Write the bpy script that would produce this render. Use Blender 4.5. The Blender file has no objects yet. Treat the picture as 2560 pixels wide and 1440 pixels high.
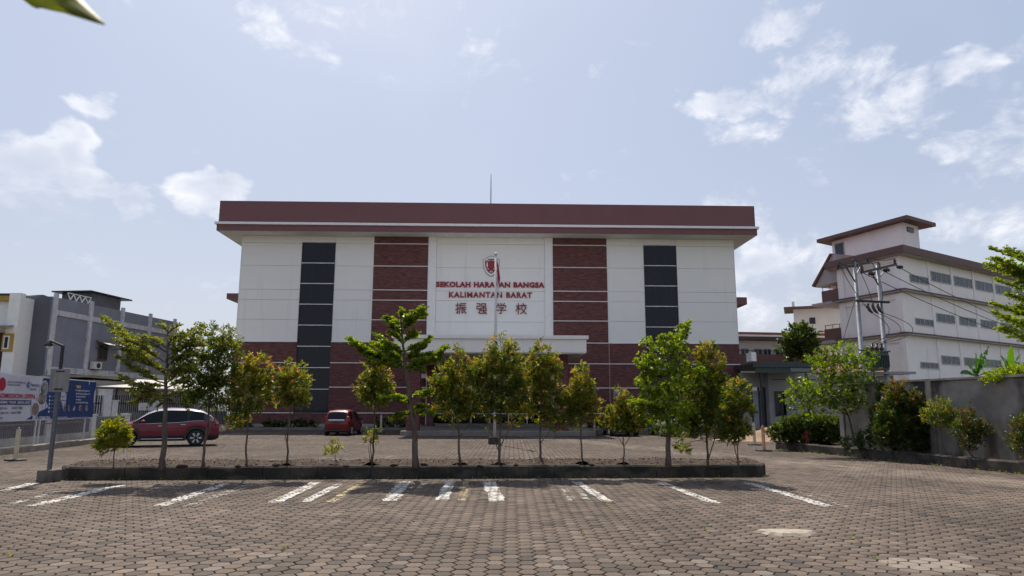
import bpy, bmesh, math, random
import numpy as np
from mathutils import Vector, Matrix, noise as mnoise

rad = math.radians
RNG = random.Random(7)
NP = np.random.default_rng(11)
SC = bpy.context.scene
COL = SC.collection

# ---------------------------------------------------------------- camera
FPX, HORIZON, CAMH, ROLL = 1750.0, 1018.0, 1.6, rad(.14)
_p = math.atan((HORIZON - 720) / FPX)
FWD = np.array([0, math.cos(_p), math.sin(_p)])
_u = np.array([0, -math.sin(_p), math.cos(_p)]); _r = np.array([1., 0, 0])
UP = _u * math.cos(ROLL) - _r * math.sin(ROLL)
RIGHT = _r * math.cos(ROLL) + _u * math.sin(ROLL)
CAM = np.array([0, 0, CAMH])
cd = bpy.data.cameras.new('camera'); cam = bpy.data.objects.new('camera', cd); COL.objects.link(cam)
cd.sensor_width = 36; cd.lens = 36 * FPX / 2560; cd.clip_start = .05; cd.clip_end = 3000
cam.matrix_world = Matrix((( RIGHT[0], UP[0], -FWD[0], 0), (RIGHT[1], UP[1], -FWD[1], 0), (RIGHT[2], UP[2], -FWD[2], CAMH), (0, 0, 0, 1)))
cd.dof.use_dof = True; cd.dof.focus_distance = 24; cd.dof.aperture_fstop = 10
SC.camera = cam

# ---------------------------------------------------------------- sun, sky, exposure
SUN_EL, SUN_AZ = rad(57), rad(16.5)          # azimuth measured from +Y towards -X
SC.view_settings.view_transform = 'Standard'; SC.view_settings.look = 'None'
SC.view_settings.exposure = 0.2; SC.view_settings.gamma = 1
sl = bpy.data.lights.new('sun', 'SUN'); sl.energy = 4.6; sl.angle = rad(.6); sl.color = (1, .92, .80)
so = bpy.data.objects.new('sun', sl); COL.objects.link(so)
_sd = Vector((-math.sin(SUN_AZ) * math.cos(SUN_EL), math.cos(SUN_AZ) * math.cos(SUN_EL), math.sin(SUN_EL)))
so.rotation_euler = _sd.to_track_quat('Z', 'Y').to_euler(); so.location = (0, 0, 60)

def ray(px, py): return FWD + RIGHT * (px - 1280) / FPX + UP * (720 - py) / FPX
def G(px, py, z=0.0):
    d = ray(px, py); return CAM + d * ((z - CAMH) / d[2])
def proj(p):
    q = np.array(p) - CAM; t = q @ FWD; return 1280 + FPX * (q @ RIGHT) / t, 720 - FPX * (q @ UP) / t
def P(px, py, Y):
    d = ray(px, py); return CAM + d * (Y / d[1])

world = bpy.data.worlds.new('World'); SC.world = world; world.use_nodes = True
def build_sky():
    nt = world.node_tree; N = nt.nodes; L = nt.links; N.clear()
    out = N.new('ShaderNodeOutputWorld'); bg = N.new('ShaderNodeBackground'); L.new(bg.outputs[0], out.inputs[0])
    STR = .1; bg.inputs[1].default_value = STR
    sky = N.new('ShaderNodeTexSky'); sky.sky_type = 'NISHITA'; sky.sun_disc = False
    sky.sun_elevation = SUN_EL; sky.sun_rotation = -SUN_AZ; sky.dust_density = 3.0; sky.air_density = 1.0; sky.ozone_density = 1.5
    tc = N.new('ShaderNodeTexCoord')
    sep = N.new('ShaderNodeSeparateXYZ'); L.new(tc.outputs['Generated'], sep.inputs[0])
    def m(op, a, b=None, c=None, clamp=False):
        n = N.new('ShaderNodeMath'); n.operation = op; n.use_clamp = clamp
        for i, v in enumerate((a, b, c)):
            if v is None: continue
            if isinstance(v, (int, float)): n.inputs[i].default_value = v
            else: L.new(v, n.inputs[i])
        return n.outputs[0]
    az = m('ARCTAN2', sep.outputs[0], sep.outputs[1])
    el = m('ARCSINE', sep.outputs[2])
    comb = N.new('ShaderNodeCombineXYZ'); L.new(az, comb.inputs[0]); L.new(m('MULTIPLY', el, 1.5), comb.inputs[1])
    # warp
    def noise(vec, scale, detail, rough=.6, off=0, dist=0):
        mp = N.new('ShaderNodeMapping'); mp.inputs['Location'].default_value = (off, off * .7, off * 1.3); L.new(vec, mp.inputs[0])
        n = N.new('ShaderNodeTexNoise'); n.inputs['Scale'].default_value = scale; n.inputs['Detail'].default_value = detail
        n.inputs['Roughness'].default_value = rough; n.inputs['Distortion'].default_value = dist
        L.new(mp.outputs[0], n.inputs['Vector']); return n.outputs['Fac']
    d3 = tc.outputs['Generated']
    big = noise(d3, 3.2, 3, .5, 2.3)
    fine = noise(comb.outputs[0], 10, 6, .62, 5.1, .3)
    wz1 = m('MULTIPLY', m('SUBTRACT', noise(comb.outputs[0], 11, 3, .6, 8.7), .5), .10)
    wz2 = m('MULTIPLY', m('SUBTRACT', noise(comb.outputs[0], 11, 3, .6, 3.1), .5), .10)
    azw = m('ADD', az, wz1); elw = m('ADD', el, wz2)
    # cumulus in view (azimuth, elevation, radii, weight) and thinner generic cover all round
    blobs = []
    def blob(px, py, rx, ry, w):
        d = ray(px, py); d = d / np.linalg.norm(d)
        blobs.append((math.atan2(d[0], d[1]), math.asin(d[2]), rx / FPX, ry / FPX, w))
    blob(55, 410, 125, 75, 1.0); blob(150, 375, 66, 62, .95); blob(205, 450, 78, 55, .95); blob(262, 490, 92, 55, 1.0); blob(330, 530, 72, 36, 1.0); blob(-90, 420, 160, 90, 1.0); blob(120, 500, 150, 55, .8)
    blob(505, 470, 95, 45, .95); blob(560, 500, 70, 30, .6)
    blob(215, 245, 75, 34, .7); blob(1950, 60, 100, 60, .75); blob(2090, 110, 120, 70, .50); blob(1990, 200, 130, 55, .66); blob(2150, 175, 110, 65, .52); blob(1810, 250, 125, 42, .85); blob(1870, 330, 110, 60, .52)
    blob(2190, 300, 150, 60, .74); blob(2270, 240, 100, 50, .52); blob(2040, 370, 140, 55, .46); blob(2385, 360, 100, 45, .66); blob(2440, 165, 70, 45, .7); blob(2420, 230, 80, 40, .42)
    blob(1905, 660, 95, 65, .95); blob(860, 40, 150, 70, .40); blob(640, 80, 90, 40, .42); blob(2430, 560, 120, 45, .42)
    blob(2700, 300, 220, 90, .7); blob(-400, 250, 200, 90, .7); blob(1300, -260, 300, 120, .6); blob(3100, 520, 200, 90, .8)
    dens = None; cw = N.new('ShaderNodeCombineXYZ'); L.new(azw, cw.inputs[0]); L.new(elw, cw.inputs[1])
    for (a0, e0, ra, re_, w) in blobs:
        va = N.new('ShaderNodeVectorMath'); va.operation = 'MULTIPLY_ADD'; L.new(cw.outputs[0], va.inputs[0]); va.inputs[1].default_value = (1 / ra, 1 / re_, 0); va.inputs[2].default_value = (-a0 / ra, -e0 / re_, 0)
        vd = N.new('ShaderNodeVectorMath'); vd.operation = 'DOT_PRODUCT'; L.new(va.outputs[0], vd.inputs[0]); L.new(va.outputs[0], vd.inputs[1])
        fo = m('MULTIPLY_ADD', vd.outputs['Value'], -.62 * w, w)
        dens = m('MAXIMUM', fo, 0.0) if dens is None else m('MAXIMUM', dens, fo)
    # generic cover behind and beside the view
    gen = m('MULTIPLY', m('SUBTRACT', big, .53, clamp=True), 3.0)
    dens = m('MAXIMUM', dens, gen)
    finer = noise(comb.outputs[0], 34, 4, .6, 9.4)
    shp = m('ADD', m('ADD', m('MULTIPLY', dens, .62), m('MULTIPLY', m('SUBTRACT', fine, .5), 1.35)), m('MULTIPLY', m('SUBTRACT', finer, .5), .30))
    mr = N.new('ShaderNodeMapRange'); mr.interpolation_type = 'SMOOTHSTEP'; L.new(shp, mr.inputs[0])
    mr.inputs[1].default_value = .15; mr.inputs[2].default_value = .60
    cover = mr.outputs[0]
    # thin veil of haze
    veil = noise(comb.outputs[0], 2.2, 3, .55, 1.7, .4)
    vr = N.new('ShaderNodeMapRange'); L.new(veil, vr.inputs[0]); vr.inputs[1].default_value = .3; vr.inputs[2].default_value = .75
    vr.inputs[3].default_value = .62; vr.inputs[4].default_value = .86
    sdn = N.new('ShaderNodeVectorMath'); sdn.operation = 'DOT_PRODUCT'; L.new(d3, sdn.inputs[0]); sdn.inputs[1].default_value = tuple(_sd)
    aur = m('POWER', m('MAXIMUM', m('DIVIDE', m('SUBTRACT', sdn.outputs['Value'], .55), .45), 0.0), 1.4)
    hz = N.new('ShaderNodeMix'); hz.data_type = 'RGBA'; L.new(m('MINIMUM', aur, 1.0), hz.inputs[0]); hz.inputs[6].default_value = (4.15, 4.95, 6.6, 1); hz.inputs[7].default_value = (4.8, 5.55, 7.2, 1)
    hf = m('POWER', m('SUBTRACT', 1.0, m('MAXIMUM', sep.outputs[2], 0.0)), 4.0)
    hz2 = N.new('ShaderNodeMix'); hz2.data_type = 'RGBA'; L.new(hf, hz2.inputs[0]); L.new(hz.outputs[2], hz2.inputs[6]); hz2.inputs[7].default_value = (6.6, 6.8, 7.5, 1); hz = hz2
    mixv = N.new('ShaderNodeMix'); mixv.data_type = 'RGBA'; L.new(vr.outputs[0], mixv.inputs[0]); L.new(sky.outputs[0], mixv.inputs[6])
    L.new(hz.outputs[2], mixv.inputs[7])
    # cloud colour: brighter tops, greyer thick bases
    lo = noise(comb.outputs[0], 9, 2, .6, 5.13)
    thick = m('MULTIPLY', m('SUBTRACT', m('ADD', dens, m('MULTIPLY', lo, .5)), .72, clamp=True), 1.6, clamp=True)
    for (px, py, rx, ry, w) in ((110, 525, 170, 46, 1.0), (-80, 510, 150, 50, 1.0), (160, 410, 34, 36, .5), (525, 492, 46, 26, .7), (1915, 690, 80, 40, .6)):
        d = ray(px, py); d = d / np.linalg.norm(d); ra, re_ = rx / FPX, ry / FPX; a0, e0 = math.atan2(d[0], d[1]), math.asin(d[2])
        va = N.new('ShaderNodeVectorMath'); va.operation = 'MULTIPLY_ADD'; L.new(cw.outputs[0], va.inputs[0]); va.inputs[1].default_value = (1 / ra, 1 / re_, 0); va.inputs[2].default_value = (-a0 / ra, -e0 / re_, 0)
        vd = N.new('ShaderNodeVectorMath'); vd.operation = 'DOT_PRODUCT'; L.new(va.outputs[0], vd.inputs[0]); L.new(va.outputs[0], vd.inputs[1])
        thick = m('MAXIMUM', thick, m('MULTIPLY_ADD', vd.outputs['Value'], -.7 * w, w))
    thick = m('MINIMUM', thick, 1.0)
    cm = N.new('ShaderNodeMix'); cm.data_type = 'RGBA'; L.new(thick, cm.inputs[0]); cm.inputs[6].default_value = (8.9, 9.0, 9.5, 1); cm.inputs[7].default_value = (5.3, 5.8, 7.0, 1)
    mixc = N.new('ShaderNodeMix'); mixc.data_type = 'RGBA'; L.new(m('MULTIPLY', cover, .95), mixc.inputs[0]); L.new(mixv.outputs[2], mixc.inputs[6]); L.new(cm.outputs[2], mixc.inputs[7])
    L.new(mixc.outputs[2], bg.inputs[0])
build_sky()

# ---------------------------------------------------------------- helpers
def tag(o, label=None, cat=None, group=None, kind=None):
    if label: o['label'] = label
    if cat: o['category'] = cat
    if group: o['group'] = group
    if kind: o['kind'] = kind
    return o
def empty(name, loc=(0, 0, 0), rz=0, parent=None):
    o = bpy.data.objects.new(name, None); COL.objects.link(o); o.location = loc; o.rotation_euler = (0, 0, rz); o.empty_display_size = .3
    if parent: o.parent = parent
    return o
def link(name, me, parent=None, loc=None, rot=None, scale=None):
    o = bpy.data.objects.new(name, me); COL.objects.link(o)
    if parent: o.parent = parent
    if loc is not None: o.location = loc
    if rot is not None: o.rotation_euler = rot
    if scale is not None: o.scale = scale
    return o

class MB:
    def __init__(s): s.v = []; s.f = []; s.m = []
    def quad(s, a, b, c, d, mi=0):
        n = len(s.v); s.v += [tuple(a), tuple(b), tuple(c), tuple(d)]; s.f.append((n, n + 1, n + 2, n + 3)); s.m.append(mi); return s
    def poly(s, pts, mi=0):
        n = len(s.v); s.v += [tuple(p) for p in pts]; s.f.append(tuple(range(n, n + len(pts)))); s.m.append(mi); return s
    def box(s, x0, x1, y0, y1, z0, z1, mi=0, rz=0, c=None):
        n = len(s.v)
        P8 = [(x0, y0, z0), (x1, y0, z0), (x1, y1, z0), (x0, y1, z0), (x0, y0, z1), (x1, y0, z1), (x1, y1, z1), (x0, y1, z1)]
        if rz:
            cx, cy = c if c else ((x0 + x1) / 2, (y0 + y1) / 2); ca, sa = math.cos(rz), math.sin(rz)
            P8 = [(cx + (x - cx) * ca - (y - cy) * sa, cy + (x - cx) * sa + (y - cy) * ca, z) for x, y, z in P8]
        s.v += P8
        for q in ((0, 3, 2, 1), (4, 5, 6, 7), (0, 1, 5, 4), (1, 2, 6, 5), (2, 3, 7, 6), (3, 0, 4, 7)):
            s.f.append(tuple(n + i for i in q)); s.m.append(mi)
        return s
    def bar(s, a, b, w, h=None, mi=0, up=(0, 0, 1)):
        h = h or w; a = Vector(a); b = Vector(b); d = (b - a).normalized(); u = Vector(up)
        if abs(d.dot(u)) > .98: u = Vector((0, 1, 0))
        sx = d.cross(u).normalized(); uz = sx.cross(d)
        n = len(s.v)
        for p in (a, b):
            for i, j in ((-1, -1), (1, -1), (1, 1), (-1, 1)): s.v.append(tuple(p + sx * (i * w / 2) + uz * (j * h / 2)))
        for q in ((0, 1, 2, 3), (7, 6, 5, 4), (0, 4, 5, 1), (1, 5, 6, 2), (2, 6, 7, 3), (3, 7, 4, 0)):
            s.f.append(tuple(n + i for i in q)); s.m.append(mi)
        return s
    def tube(s, pts, rads, seg=8, mi=0, cap=True):
        pts = [Vector(p) for p in pts]
        if isinstance(rads, (int, float)): rads = [rads] * len(pts)
        base = len(s.v); prev = None
        for i, p in enumerate(pts):
            d = (pts[min(i + 1, len(pts) - 1)] - pts[max(i - 1, 0)])
            d = d.normalized() if d.length > 1e-9 else Vector((0, 0, 1))
            if prev is None:
                prev = d.orthogonal().normalized()
            prev = (prev - d * prev.dot(d)); prev = prev.normalized() if prev.length > 1e-6 else d.orthogonal().normalized()
            b = d.cross(prev)
            for k in range(seg):
                a = 2 * math.pi * k / seg
                s.v.append(tuple(p + prev * (math.cos(a) * rads[i]) + b * (math.sin(a) * rads[i])))
        for i in range(len(pts) - 1):
            for k in range(seg):
                a = base + i * seg + k; c = base + i * seg + (k + 1) % seg
                s.f.append((a, c, c + seg, a + seg)); s.m.append(mi)
        if cap:
            s.f.append(tuple(base + k for k in reversed(range(seg)))); s.m.append(mi)
            t = base + (len(pts) - 1) * seg; s.f.append(tuple(t + k for k in range(seg))); s.m.append(mi)
        return s
    def lathe(s, prof, seg=16, origin=(0, 0, 0), axis='z', mi=0):
        base = len(s.v); ox, oy, oz = origin
        for (r, h) in prof:
            for k in range(seg):
                a = 2 * math.pi * k / seg; x, y = r * math.cos(a), r * math.sin(a)
                s.v.append((ox + x, oy + y, oz + h) if axis == 'z' else ((ox + x, oy + h, oz + y) if axis == 'y' else (ox + h, oy + x, oz + y)))
        for i in range(len(prof) - 1):
            for k in range(seg):
                a = base + i * seg + k; c = base + i * seg + (k + 1) % seg
                s.f.append((a, c, c + seg, a + seg)); s.m.append(mi)
        s.f.append(tuple(base + k for k in reversed(range(seg)))); s.m.append(mi)
        t = base + (len(prof) - 1) * seg; s.f.append(tuple(t + k for k in range(seg))); s.m.append(mi)
        return s
    def prism(s, poly, axis_fn, d0, d1, mi=0):
        """poly: 2D list; axis_fn(u,v,d)->xyz"""
        n = len(s.v); k = len(poly)
        s.v += [axis_fn(u, v, d0) for u, v in poly] + [axis_fn(u, v, d1) for u, v in poly]
        s.f.append(tuple(n + i for i in range(k))); s.m.append(mi)
        s.f.append(tuple(n + k + i for i in reversed(range(k)))); s.m.append(mi)
        for i in range(k):
            j = (i + 1) % k; s.f.append((n + j, n + i, n + k + i, n + k + j)); s.m.append(mi)
        return s
    def mesh(s, name, mats, smooth=False):
        me = bpy.data.meshes.new(name); me.from_pydata(s.v, [], s.f)
        if not isinstance(mats, (list, tuple)): mats = [mats]
        for mm in mats: me.materials.append(mm)
        if len(mats) > 1: me.polygons.foreach_set('material_index', s.m)
        bm = bmesh.new(); bm.from_mesh(me); bmesh.ops.recalc_face_normals(bm, faces=bm.faces); bm.to_mesh(me); bm.free()
        if smooth: me.shade_smooth()
        me.update(); return me
    def build(s, name, mats, parent=None, loc=None, rz=0, smooth=False, bevel=0):
        o = link(name, s.mesh(name, mats, smooth), parent, loc, (0, 0, rz) if rz else None)
        if bevel:
            b = o.modifiers.new('bevel', 'BEVEL'); b.width = bevel; b.segments = 2; b.limit_method = 'ANGLE'
        return o

class Fr:
    def __init__(s, o, deg):
        s.o = np.array(o, float); a = rad(deg); s.a = a
        s.ex = np.array([math.cos(a), math.sin(a), 0]); s.ey = np.array([-math.sin(a), math.cos(a), 0])
    def hit(s, px, py, yl=0.0):
        d = ray(px, py); t = (yl - (CAM - s.o) @ s.ey) / (d @ s.ey); p = CAM + d * t - s.o; return float(p @ s.ex), float(p[2])
    def hitx(s, px, py, xl=0.0):
        d = ray(px, py); t = (xl - (CAM - s.o) @ s.ex) / (d @ s.ex); p = CAM + d * t - s.o; return float(p @ s.ey), float(p[2])
    def world(s, x, y, z): return s.o + s.ex * x + s.ey * y + np.array([0, 0, z])
    def loc(s, p): q = np.array(p) - s.o; return float(q @ s.ex), float(q @ s.ey), float(q[2])

# ---------------------------------------------------------------- materials
MATS = {}
def mat(name, col, rough=.7, col2=None, scale=4, detail=5, bump=0, bscale=30, metal=0, spec=.5, lo=.35, hi=.65, stretch=None, coat=0, stain=None):
    if name in MATS: return MATS[name]
    M = bpy.data.materials.new(name); M.use_nodes = True; nt = M.node_tree; N = nt.nodes; L = nt.links
    b = N['Principled BSDF']; b.inputs['Roughness'].default_value = rough; b.inputs['Metallic'].default_value = metal; b.inputs['Specular IOR Level'].default_value = spec
    if coat: b.inputs['Coat Weight'].default_value = coat; b.inputs['Coat Roughness'].default_value = .04
    b.inputs['Base Color'].default_value = (*col, 1)
    tc = N.new('ShaderNodeTexCoord'); mp = N.new('ShaderNodeMapping'); L.new(tc.outputs['Object'], mp.inputs[0])
    if stretch: mp.inputs['Scale'].default_value = stretch
    last = None
    if col2:
        n = N.new('ShaderNodeTexNoise'); n.inputs['Scale'].default_value = scale; n.inputs['Detail'].default_value = detail; n.inputs['Roughness'].default_value = .6
        L.new(mp.outputs[0], n.inputs['Vector'])
        r = N.new('ShaderNodeMapRange'); r.inputs[1].default_value = lo; r.inputs[2].default_value = hi; L.new(n.outputs['Fac'], r.inputs[0])
        mx = N.new('ShaderNodeMix'); mx.data_type = 'RGBA'; mx.inputs[6].default_value = (*col, 1); mx.inputs[7].default_value = (*col2, 1); L.new(r.outputs[0], mx.inputs[0])
        last = mx.outputs[2]; L.new(last, b.inputs['Base Color'])
    if stain:   # (colour, scale, lo, hi, stretch): weather stains with a shape of their own
        mp2 = N.new('ShaderNodeMapping'); L.new(tc.outputs['Object'], mp2.inputs[0]); mp2.inputs['Scale'].default_value = stain[4]
        n = N.new('ShaderNodeTexNoise'); n.inputs['Scale'].default_value = stain[1]; n.inputs['Detail'].default_value = 7; L.new(mp2.outputs[0], n.inputs['Vector'])
        r = N.new('ShaderNodeMapRange'); r.inputs[1].default_value = stain[2]; r.inputs[2].default_value = stain[3]; L.new(n.outputs['Fac'], r.inputs[0])
        mx = N.new('ShaderNodeMix'); mx.data_type = 'RGBA'; L.new(r.outputs[0], mx.inputs[0])
        if last: L.new(last, mx.inputs[6])
        else: mx.inputs[6].default_value = (*col, 1)
        mx.inputs[7].default_value = (*stain[0], 1); L.new(mx.outputs[2], b.inputs['Base Color'])
    if bump:
        n2 = N.new('ShaderNodeTexNoise'); n2.inputs['Scale'].default_value = bscale; n2.inputs['Detail'].default_value = 4; L.new(mp.outputs[0], n2.inputs['Vector'])
        bp = N.new('ShaderNodeBump'); bp.inputs['Strength'].default_value = bump; bp.inputs['Distance'].default_value = .02; L.new(n2.outputs['Fac'], bp.inputs['Height']); L.new(bp.outputs[0], b.inputs['Normal'])
    MATS[name] = M; return M

def mat_brick(name, c1, c2, mortar, axis='x', bw=.24, bh=.065):
    M = bpy.data.materials.new(name); M.use_nodes = True; nt = M.node_tree; N = nt.nodes; L = nt.links
    b = N['Principled BSDF']; b.inputs['Roughness'].default_value = .75; b.inputs['Specular IOR Level'].default_value = .3
    tc = N.new('ShaderNodeTexCoord'); sp = N.new('ShaderNodeSeparateXYZ'); L.new(tc.outputs['Object'], sp.inputs[0])
    cb = N.new('ShaderNodeCombineXYZ')
    if axis == 'xy':
        ad = N.new('ShaderNodeMath'); L.new(sp.outputs[0], ad.inputs[0]); L.new(sp.outputs[1], ad.inputs[1]); L.new(ad.outputs[0], cb.inputs[0])
    else: L.new(sp.outputs[0], cb.inputs[0])
    L.new(sp.outputs[2], cb.inputs[1])
    br = N.new('ShaderNodeTexBrick'); br.inputs['Scale'].default_value = 1; br.inputs['Brick Width'].default_value = bw; br.inputs['Row Height'].default_value = bh
    br.inputs['Mortar Size'].default_value = .006; br.inputs['Color1'].default_value = (*c1, 1); br.inputs['Color2'].default_value = (*c2, 1); br.inputs['Mortar'].default_value = (*mortar, 1); br.inputs['Bias'].default_value = -.15
    L.new(cb.outputs[0], br.inputs['Vector'])
    mp = N.new('ShaderNodeMapping'); mp.inputs['Scale'].default_value = (.9, .9, 5.0); L.new(tc.outputs['Object'], mp.inputs[0])
    n = N.new('ShaderNodeTexNoise'); n.inputs['Scale'].default_value = 2.2; n.inputs['Detail'].default_value = 6; L.new(mp.outputs[0], n.inputs['Vector'])
    r = N.new('ShaderNodeMapRange'); r.inputs[1].default_value = .3; r.inputs[2].default_value = .7; r.inputs[3].default_value = .62; r.inputs[4].default_value = 1.38; L.new(n.outputs['Fac'], r.inputs[0])
    mx = N.new('ShaderNodeMix'); mx.data_type = 'RGBA'; mx.blend_type = 'MULTIPLY'; mx.inputs[0].default_value = 1; L.new(br.outputs[0], mx.inputs[6]); L.new(r.outputs[0], mx.inputs[7])
    L.new(mx.outputs[2], b.inputs['Base Color'])
    bp = N.new('ShaderNodeBump'); bp.inputs['Strength'].default_value = .5; bp.inputs['Distance'].default_value = .01; bp.invert = True; L.new(br.outputs['Fac'], bp.inputs['Height']); L.new(bp.outputs[0], b.inputs['Normal'])
    MATS[name] = M; return M

def mat_corr(name, col, pitch, rough=.5, axis=0, bump=.4, col2=None, stain=None):
    """sheet with fine ribs along one axis"""
    M = mat(name, col, rough, col2 or tuple(c * .9 for c in col), 1.2, 4, stain=stain); nt = M.node_tree; N = nt.nodes; L = nt.links; b = N['Principled BSDF']
    tc = N.new('ShaderNodeTexCoord'); sp = N.new('ShaderNodeSeparateXYZ'); L.new(tc.outputs['Object'], sp.inputs[0])
    mu = N.new('ShaderNodeMath'); mu.operation = 'MULTIPLY'; mu.inputs[1].default_value = 2 * math.pi / pitch; L.new(sp.outputs[axis], mu.inputs[0])
    sn = N.new('ShaderNodeMath'); sn.operation = 'SINE'; L.new(mu.outputs[0], sn.inputs[0])
    bp = N.new('ShaderNodeBump'); bp.inputs['Strength'].default_value = bump; bp.inputs['Distance'].default_value = .02; L.new(sn.outputs[0], bp.inputs['Height']); L.new(bp.outputs[0], b.inputs['Normal'])
    return M

def mat_leaf(name, stops, trans=.35, gloss=.35):
    """leaf colours by the per-leaf attribute 'tone' (0 old .. 1 young shoot; crown scatter also paints sun speckles)"""
    M = bpy.data.materials.new(name); M.use_nodes = True; nt = M.node_tree; N = nt.nodes; L = nt.links; N.clear()
    out = N.new('ShaderNodeOutputMaterial'); at = N.new('ShaderNodeAttribute'); at.attribute_name = 'tone'
    rp = N.new('ShaderNodeValToRGB'); cr = rp.color_ramp
    while len(cr.elements) < len(stops): cr.elements.new(.5)
    for e, (p_, c) in zip(cr.elements, stops): e.position = p_; e.color = (*c, 1)
    L.new(at.outputs['Fac'], rp.inputs[0])
    pb = N.new('ShaderNodeBsdfPrincipled'); pb.inputs['Roughness'].default_value = gloss; pb.inputs['Specular IOR Level'].default_value = .5; L.new(rp.outputs[0], pb.inputs['Base Color'])
    tr = N.new('ShaderNodeBsdfTranslucent')
    hs = N.new('ShaderNodeHueSaturation'); hs.inputs['Saturation'].default_value = 1.15; hs.inputs['Value'].default_value = 2.2; L.new(rp.outputs[0], hs.inputs['Color']); L.new(hs.outputs[0], tr.inputs['Color'])
    mx = N.new('ShaderNodeMixShader'); mx.inputs[0].default_value = trans; L.new(pb.outputs[0], mx.inputs[1]); L.new(tr.outputs[0], mx.inputs[2]); L.new(mx.outputs[0], out.inputs[0])
    MATS[name] = M; return M

def mat_glass(name, col, rough=.06, spec=.5):
    M = bpy.data.materials.new(name); M.use_nodes = True; nt = M.node_tree; N = nt.nodes; L = nt.links; b = N['Principled BSDF']
    b.inputs['Base Color'].default_value = (*col, 1); b.inputs['Roughness'].default_value = rough; b.inputs['Specular IOR Level'].default_value = spec
    tc = N.new('ShaderNodeTexCoord'); n = N.new('ShaderNodeTexNoise'); n.inputs['Scale'].default_value = .8; L.new(tc.outputs['Object'], n.inputs['Vector'])
    bp = N.new('ShaderNodeBump'); bp.inputs['Strength'].default_value = .04; bp.inputs['Distance'].default_value = .05; L.new(n.outputs['Fac'], bp.inputs['Height']); L.new(bp.outputs[0], b.inputs['Normal'])
    MATS[name] = M; return M

M_white = mat_corr('white_panel', (.86, .82, .765), .3, .55, 0, .0, (.84, .80, .75), ((.74, .70, .64), 1.2, .58, .82, (1.3, 1.3, .12)))
M_trim = mat('white_trim', (.86, .83, .79), .5, (.80, .77, .73), 3)
M_fascia = mat('brown_fascia', (.185, .070, .068), .5, (.17, .064, .064), .6, bump=.03, bscale=3)
M_soffit = mat_corr('white_soffit', (.70, .69, .66), .22, .6, 0, .5)
M_brick = mat_brick('red_brick', (.175, .060, .052), (.105, .042, .040), (.10, .062, .055))
M_brickc = mat_brick('red_brick_column', (.175, .058, .055), (.105, .040, .042), (.10, .062, .058), 'xy')
M_glass = mat_glass('dark_glass', (.004, .006, .012), .05, .30)
M_core = mat('grey_core', (.28, .28, .28), .9, (.24, .24, .24), 3)
M_letter = mat('red_letter', (.30, .012, .025), .35, (.26, .012, .022), 4)
M_conc = mat('concrete', (.22, .20, .175), .9, (.13, .12, .10), 2.5, 8, .35, 40)
M_kerb = mat('weathered_kerb', (.098, .078, .058), .92, (.028, .024, .019), 2.0, 9, .6, 30, lo=.3, hi=.58, stain=((.018, .018, .014), 1.3, .5, .62, (1, 1, 2.5)))
M_kerb2 = mat('pale_kerb', (.34, .29, .22), .9, (.22, .19, .15), 3, 8, .3, 40)
M_platform = mat('platform_stone', (.23, .20, .175), .85, (.17, .15, .13), 3, 6, .2, 40)
M_soil = mat('soil', (.065, .035, .021), .95, (.025, .016, .011), 6, 10, .9, 30)
M_sand = mat('sand', (.40, .26, .155), .95, (.30, .19, .11), 5, 8, .6, 60)
M_steel = mat('galvanised_steel', (.32, .335, .36), .6, (.24, .25, .27), 6, metal=.2)
M_dkmetal = mat('dark_metal', (.035, .036, .04), .5, (.02, .02, .023), 8, metal=.3)
M_paintw = mat('white_paint', (.72, .70, .68), .55, (.60, .58, .55), 5)
M_bark = mat('bark', (.16, .115, .08), .9, (.075, .055, .04), 14, 8, .7, 60, stretch=(1, 1, .25))
M_barkp = mat('pale_bark', (.15, .115, .088), .9, (.07, .054, .042), 12, 8, .6, 60, stretch=(1, 1, .3))
M_rubber = mat('rubber', (.016, .016, .017), .8, (.028, .027, .026), 8)
L_syz = mat_leaf('red_tip_leaves', [(0, (.028, .052, .010)), (.3, (.078, .108, .018)), (.6, (.19, .195, .030)), (.85, (.28, .20, .055)), (1, (.34, .155, .07))], .5)
L_term = mat_leaf('bright_leaves', [(0, (.050, .088, .012)), (.5, (.165, .225, .024)), (1, (.32, .35, .046))], .46)
L_termy = mat_leaf('yellowish_leaves', [(0, (.06, .075, .016)), (.5, (.155, .175, .03)), (1, (.28, .26, .06))], .42)
L_dark = mat_leaf('dark_leaves', [(0, (.018, .036, .009)), (.6, (.050, .080, .016)), (1, (.13, .16, .028))], .34)
L_shrub = mat_leaf('red_shrub_leaves', [(0, (.022, .042, .009)), (.35, (.050, .080, .013)), (.6, (.15, .13, .024)), (.8, (.27, .13, .045)), (1, (.33, .11, .055))], .42)
L_lime = mat_leaf('lime_leaves', [(0, (.06, .09, .012)), (.5, (.16, .18, .02)), (1, (.28, .25, .04))], .42)
L_litter = mat_leaf('dry_leaves', [(0, (.035, .017, .010)), (.5, (.075, .034, .018)), (1, (.15, .075, .037))], .1, .7)

# ---------------------------------------------------------------- ground and paving
def build_ground():
    m = MB(); m.quad((-700, -200, -.06), (700, -200, -.06), (700, 1200, -.06), (-700, 1200, -.06))
    tag(m.build('ground', mat('earth', (.13, .12, .07), .95, (.08, .09, .04), .4, 8, .3, 5)), kind='structure')
build_ground()

KA, KB = np.array([-16.2, 19.5]), np.array([-19.2, 38.0])        # left kerb line
def kerbL(Y): return KA[0] + (Y - KA[1]) / (KB[1] - KA[1]) * (KB[0] - KA[0])
RA, RB = np.array([13.9, 12.0]), np.array([10.35, 28.4])         # right planter kerb line
def kerbR(Y): return RA[0] + (Y - RA[1]) / (RB[1] - RA[1]) * (RB[0] - RA[0])
ISL_L, ISL_R = -10.08, 6.1
def islF(x): return 16.52 + .072 * x                             # front face of the island
ISL_W = 1.75

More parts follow.
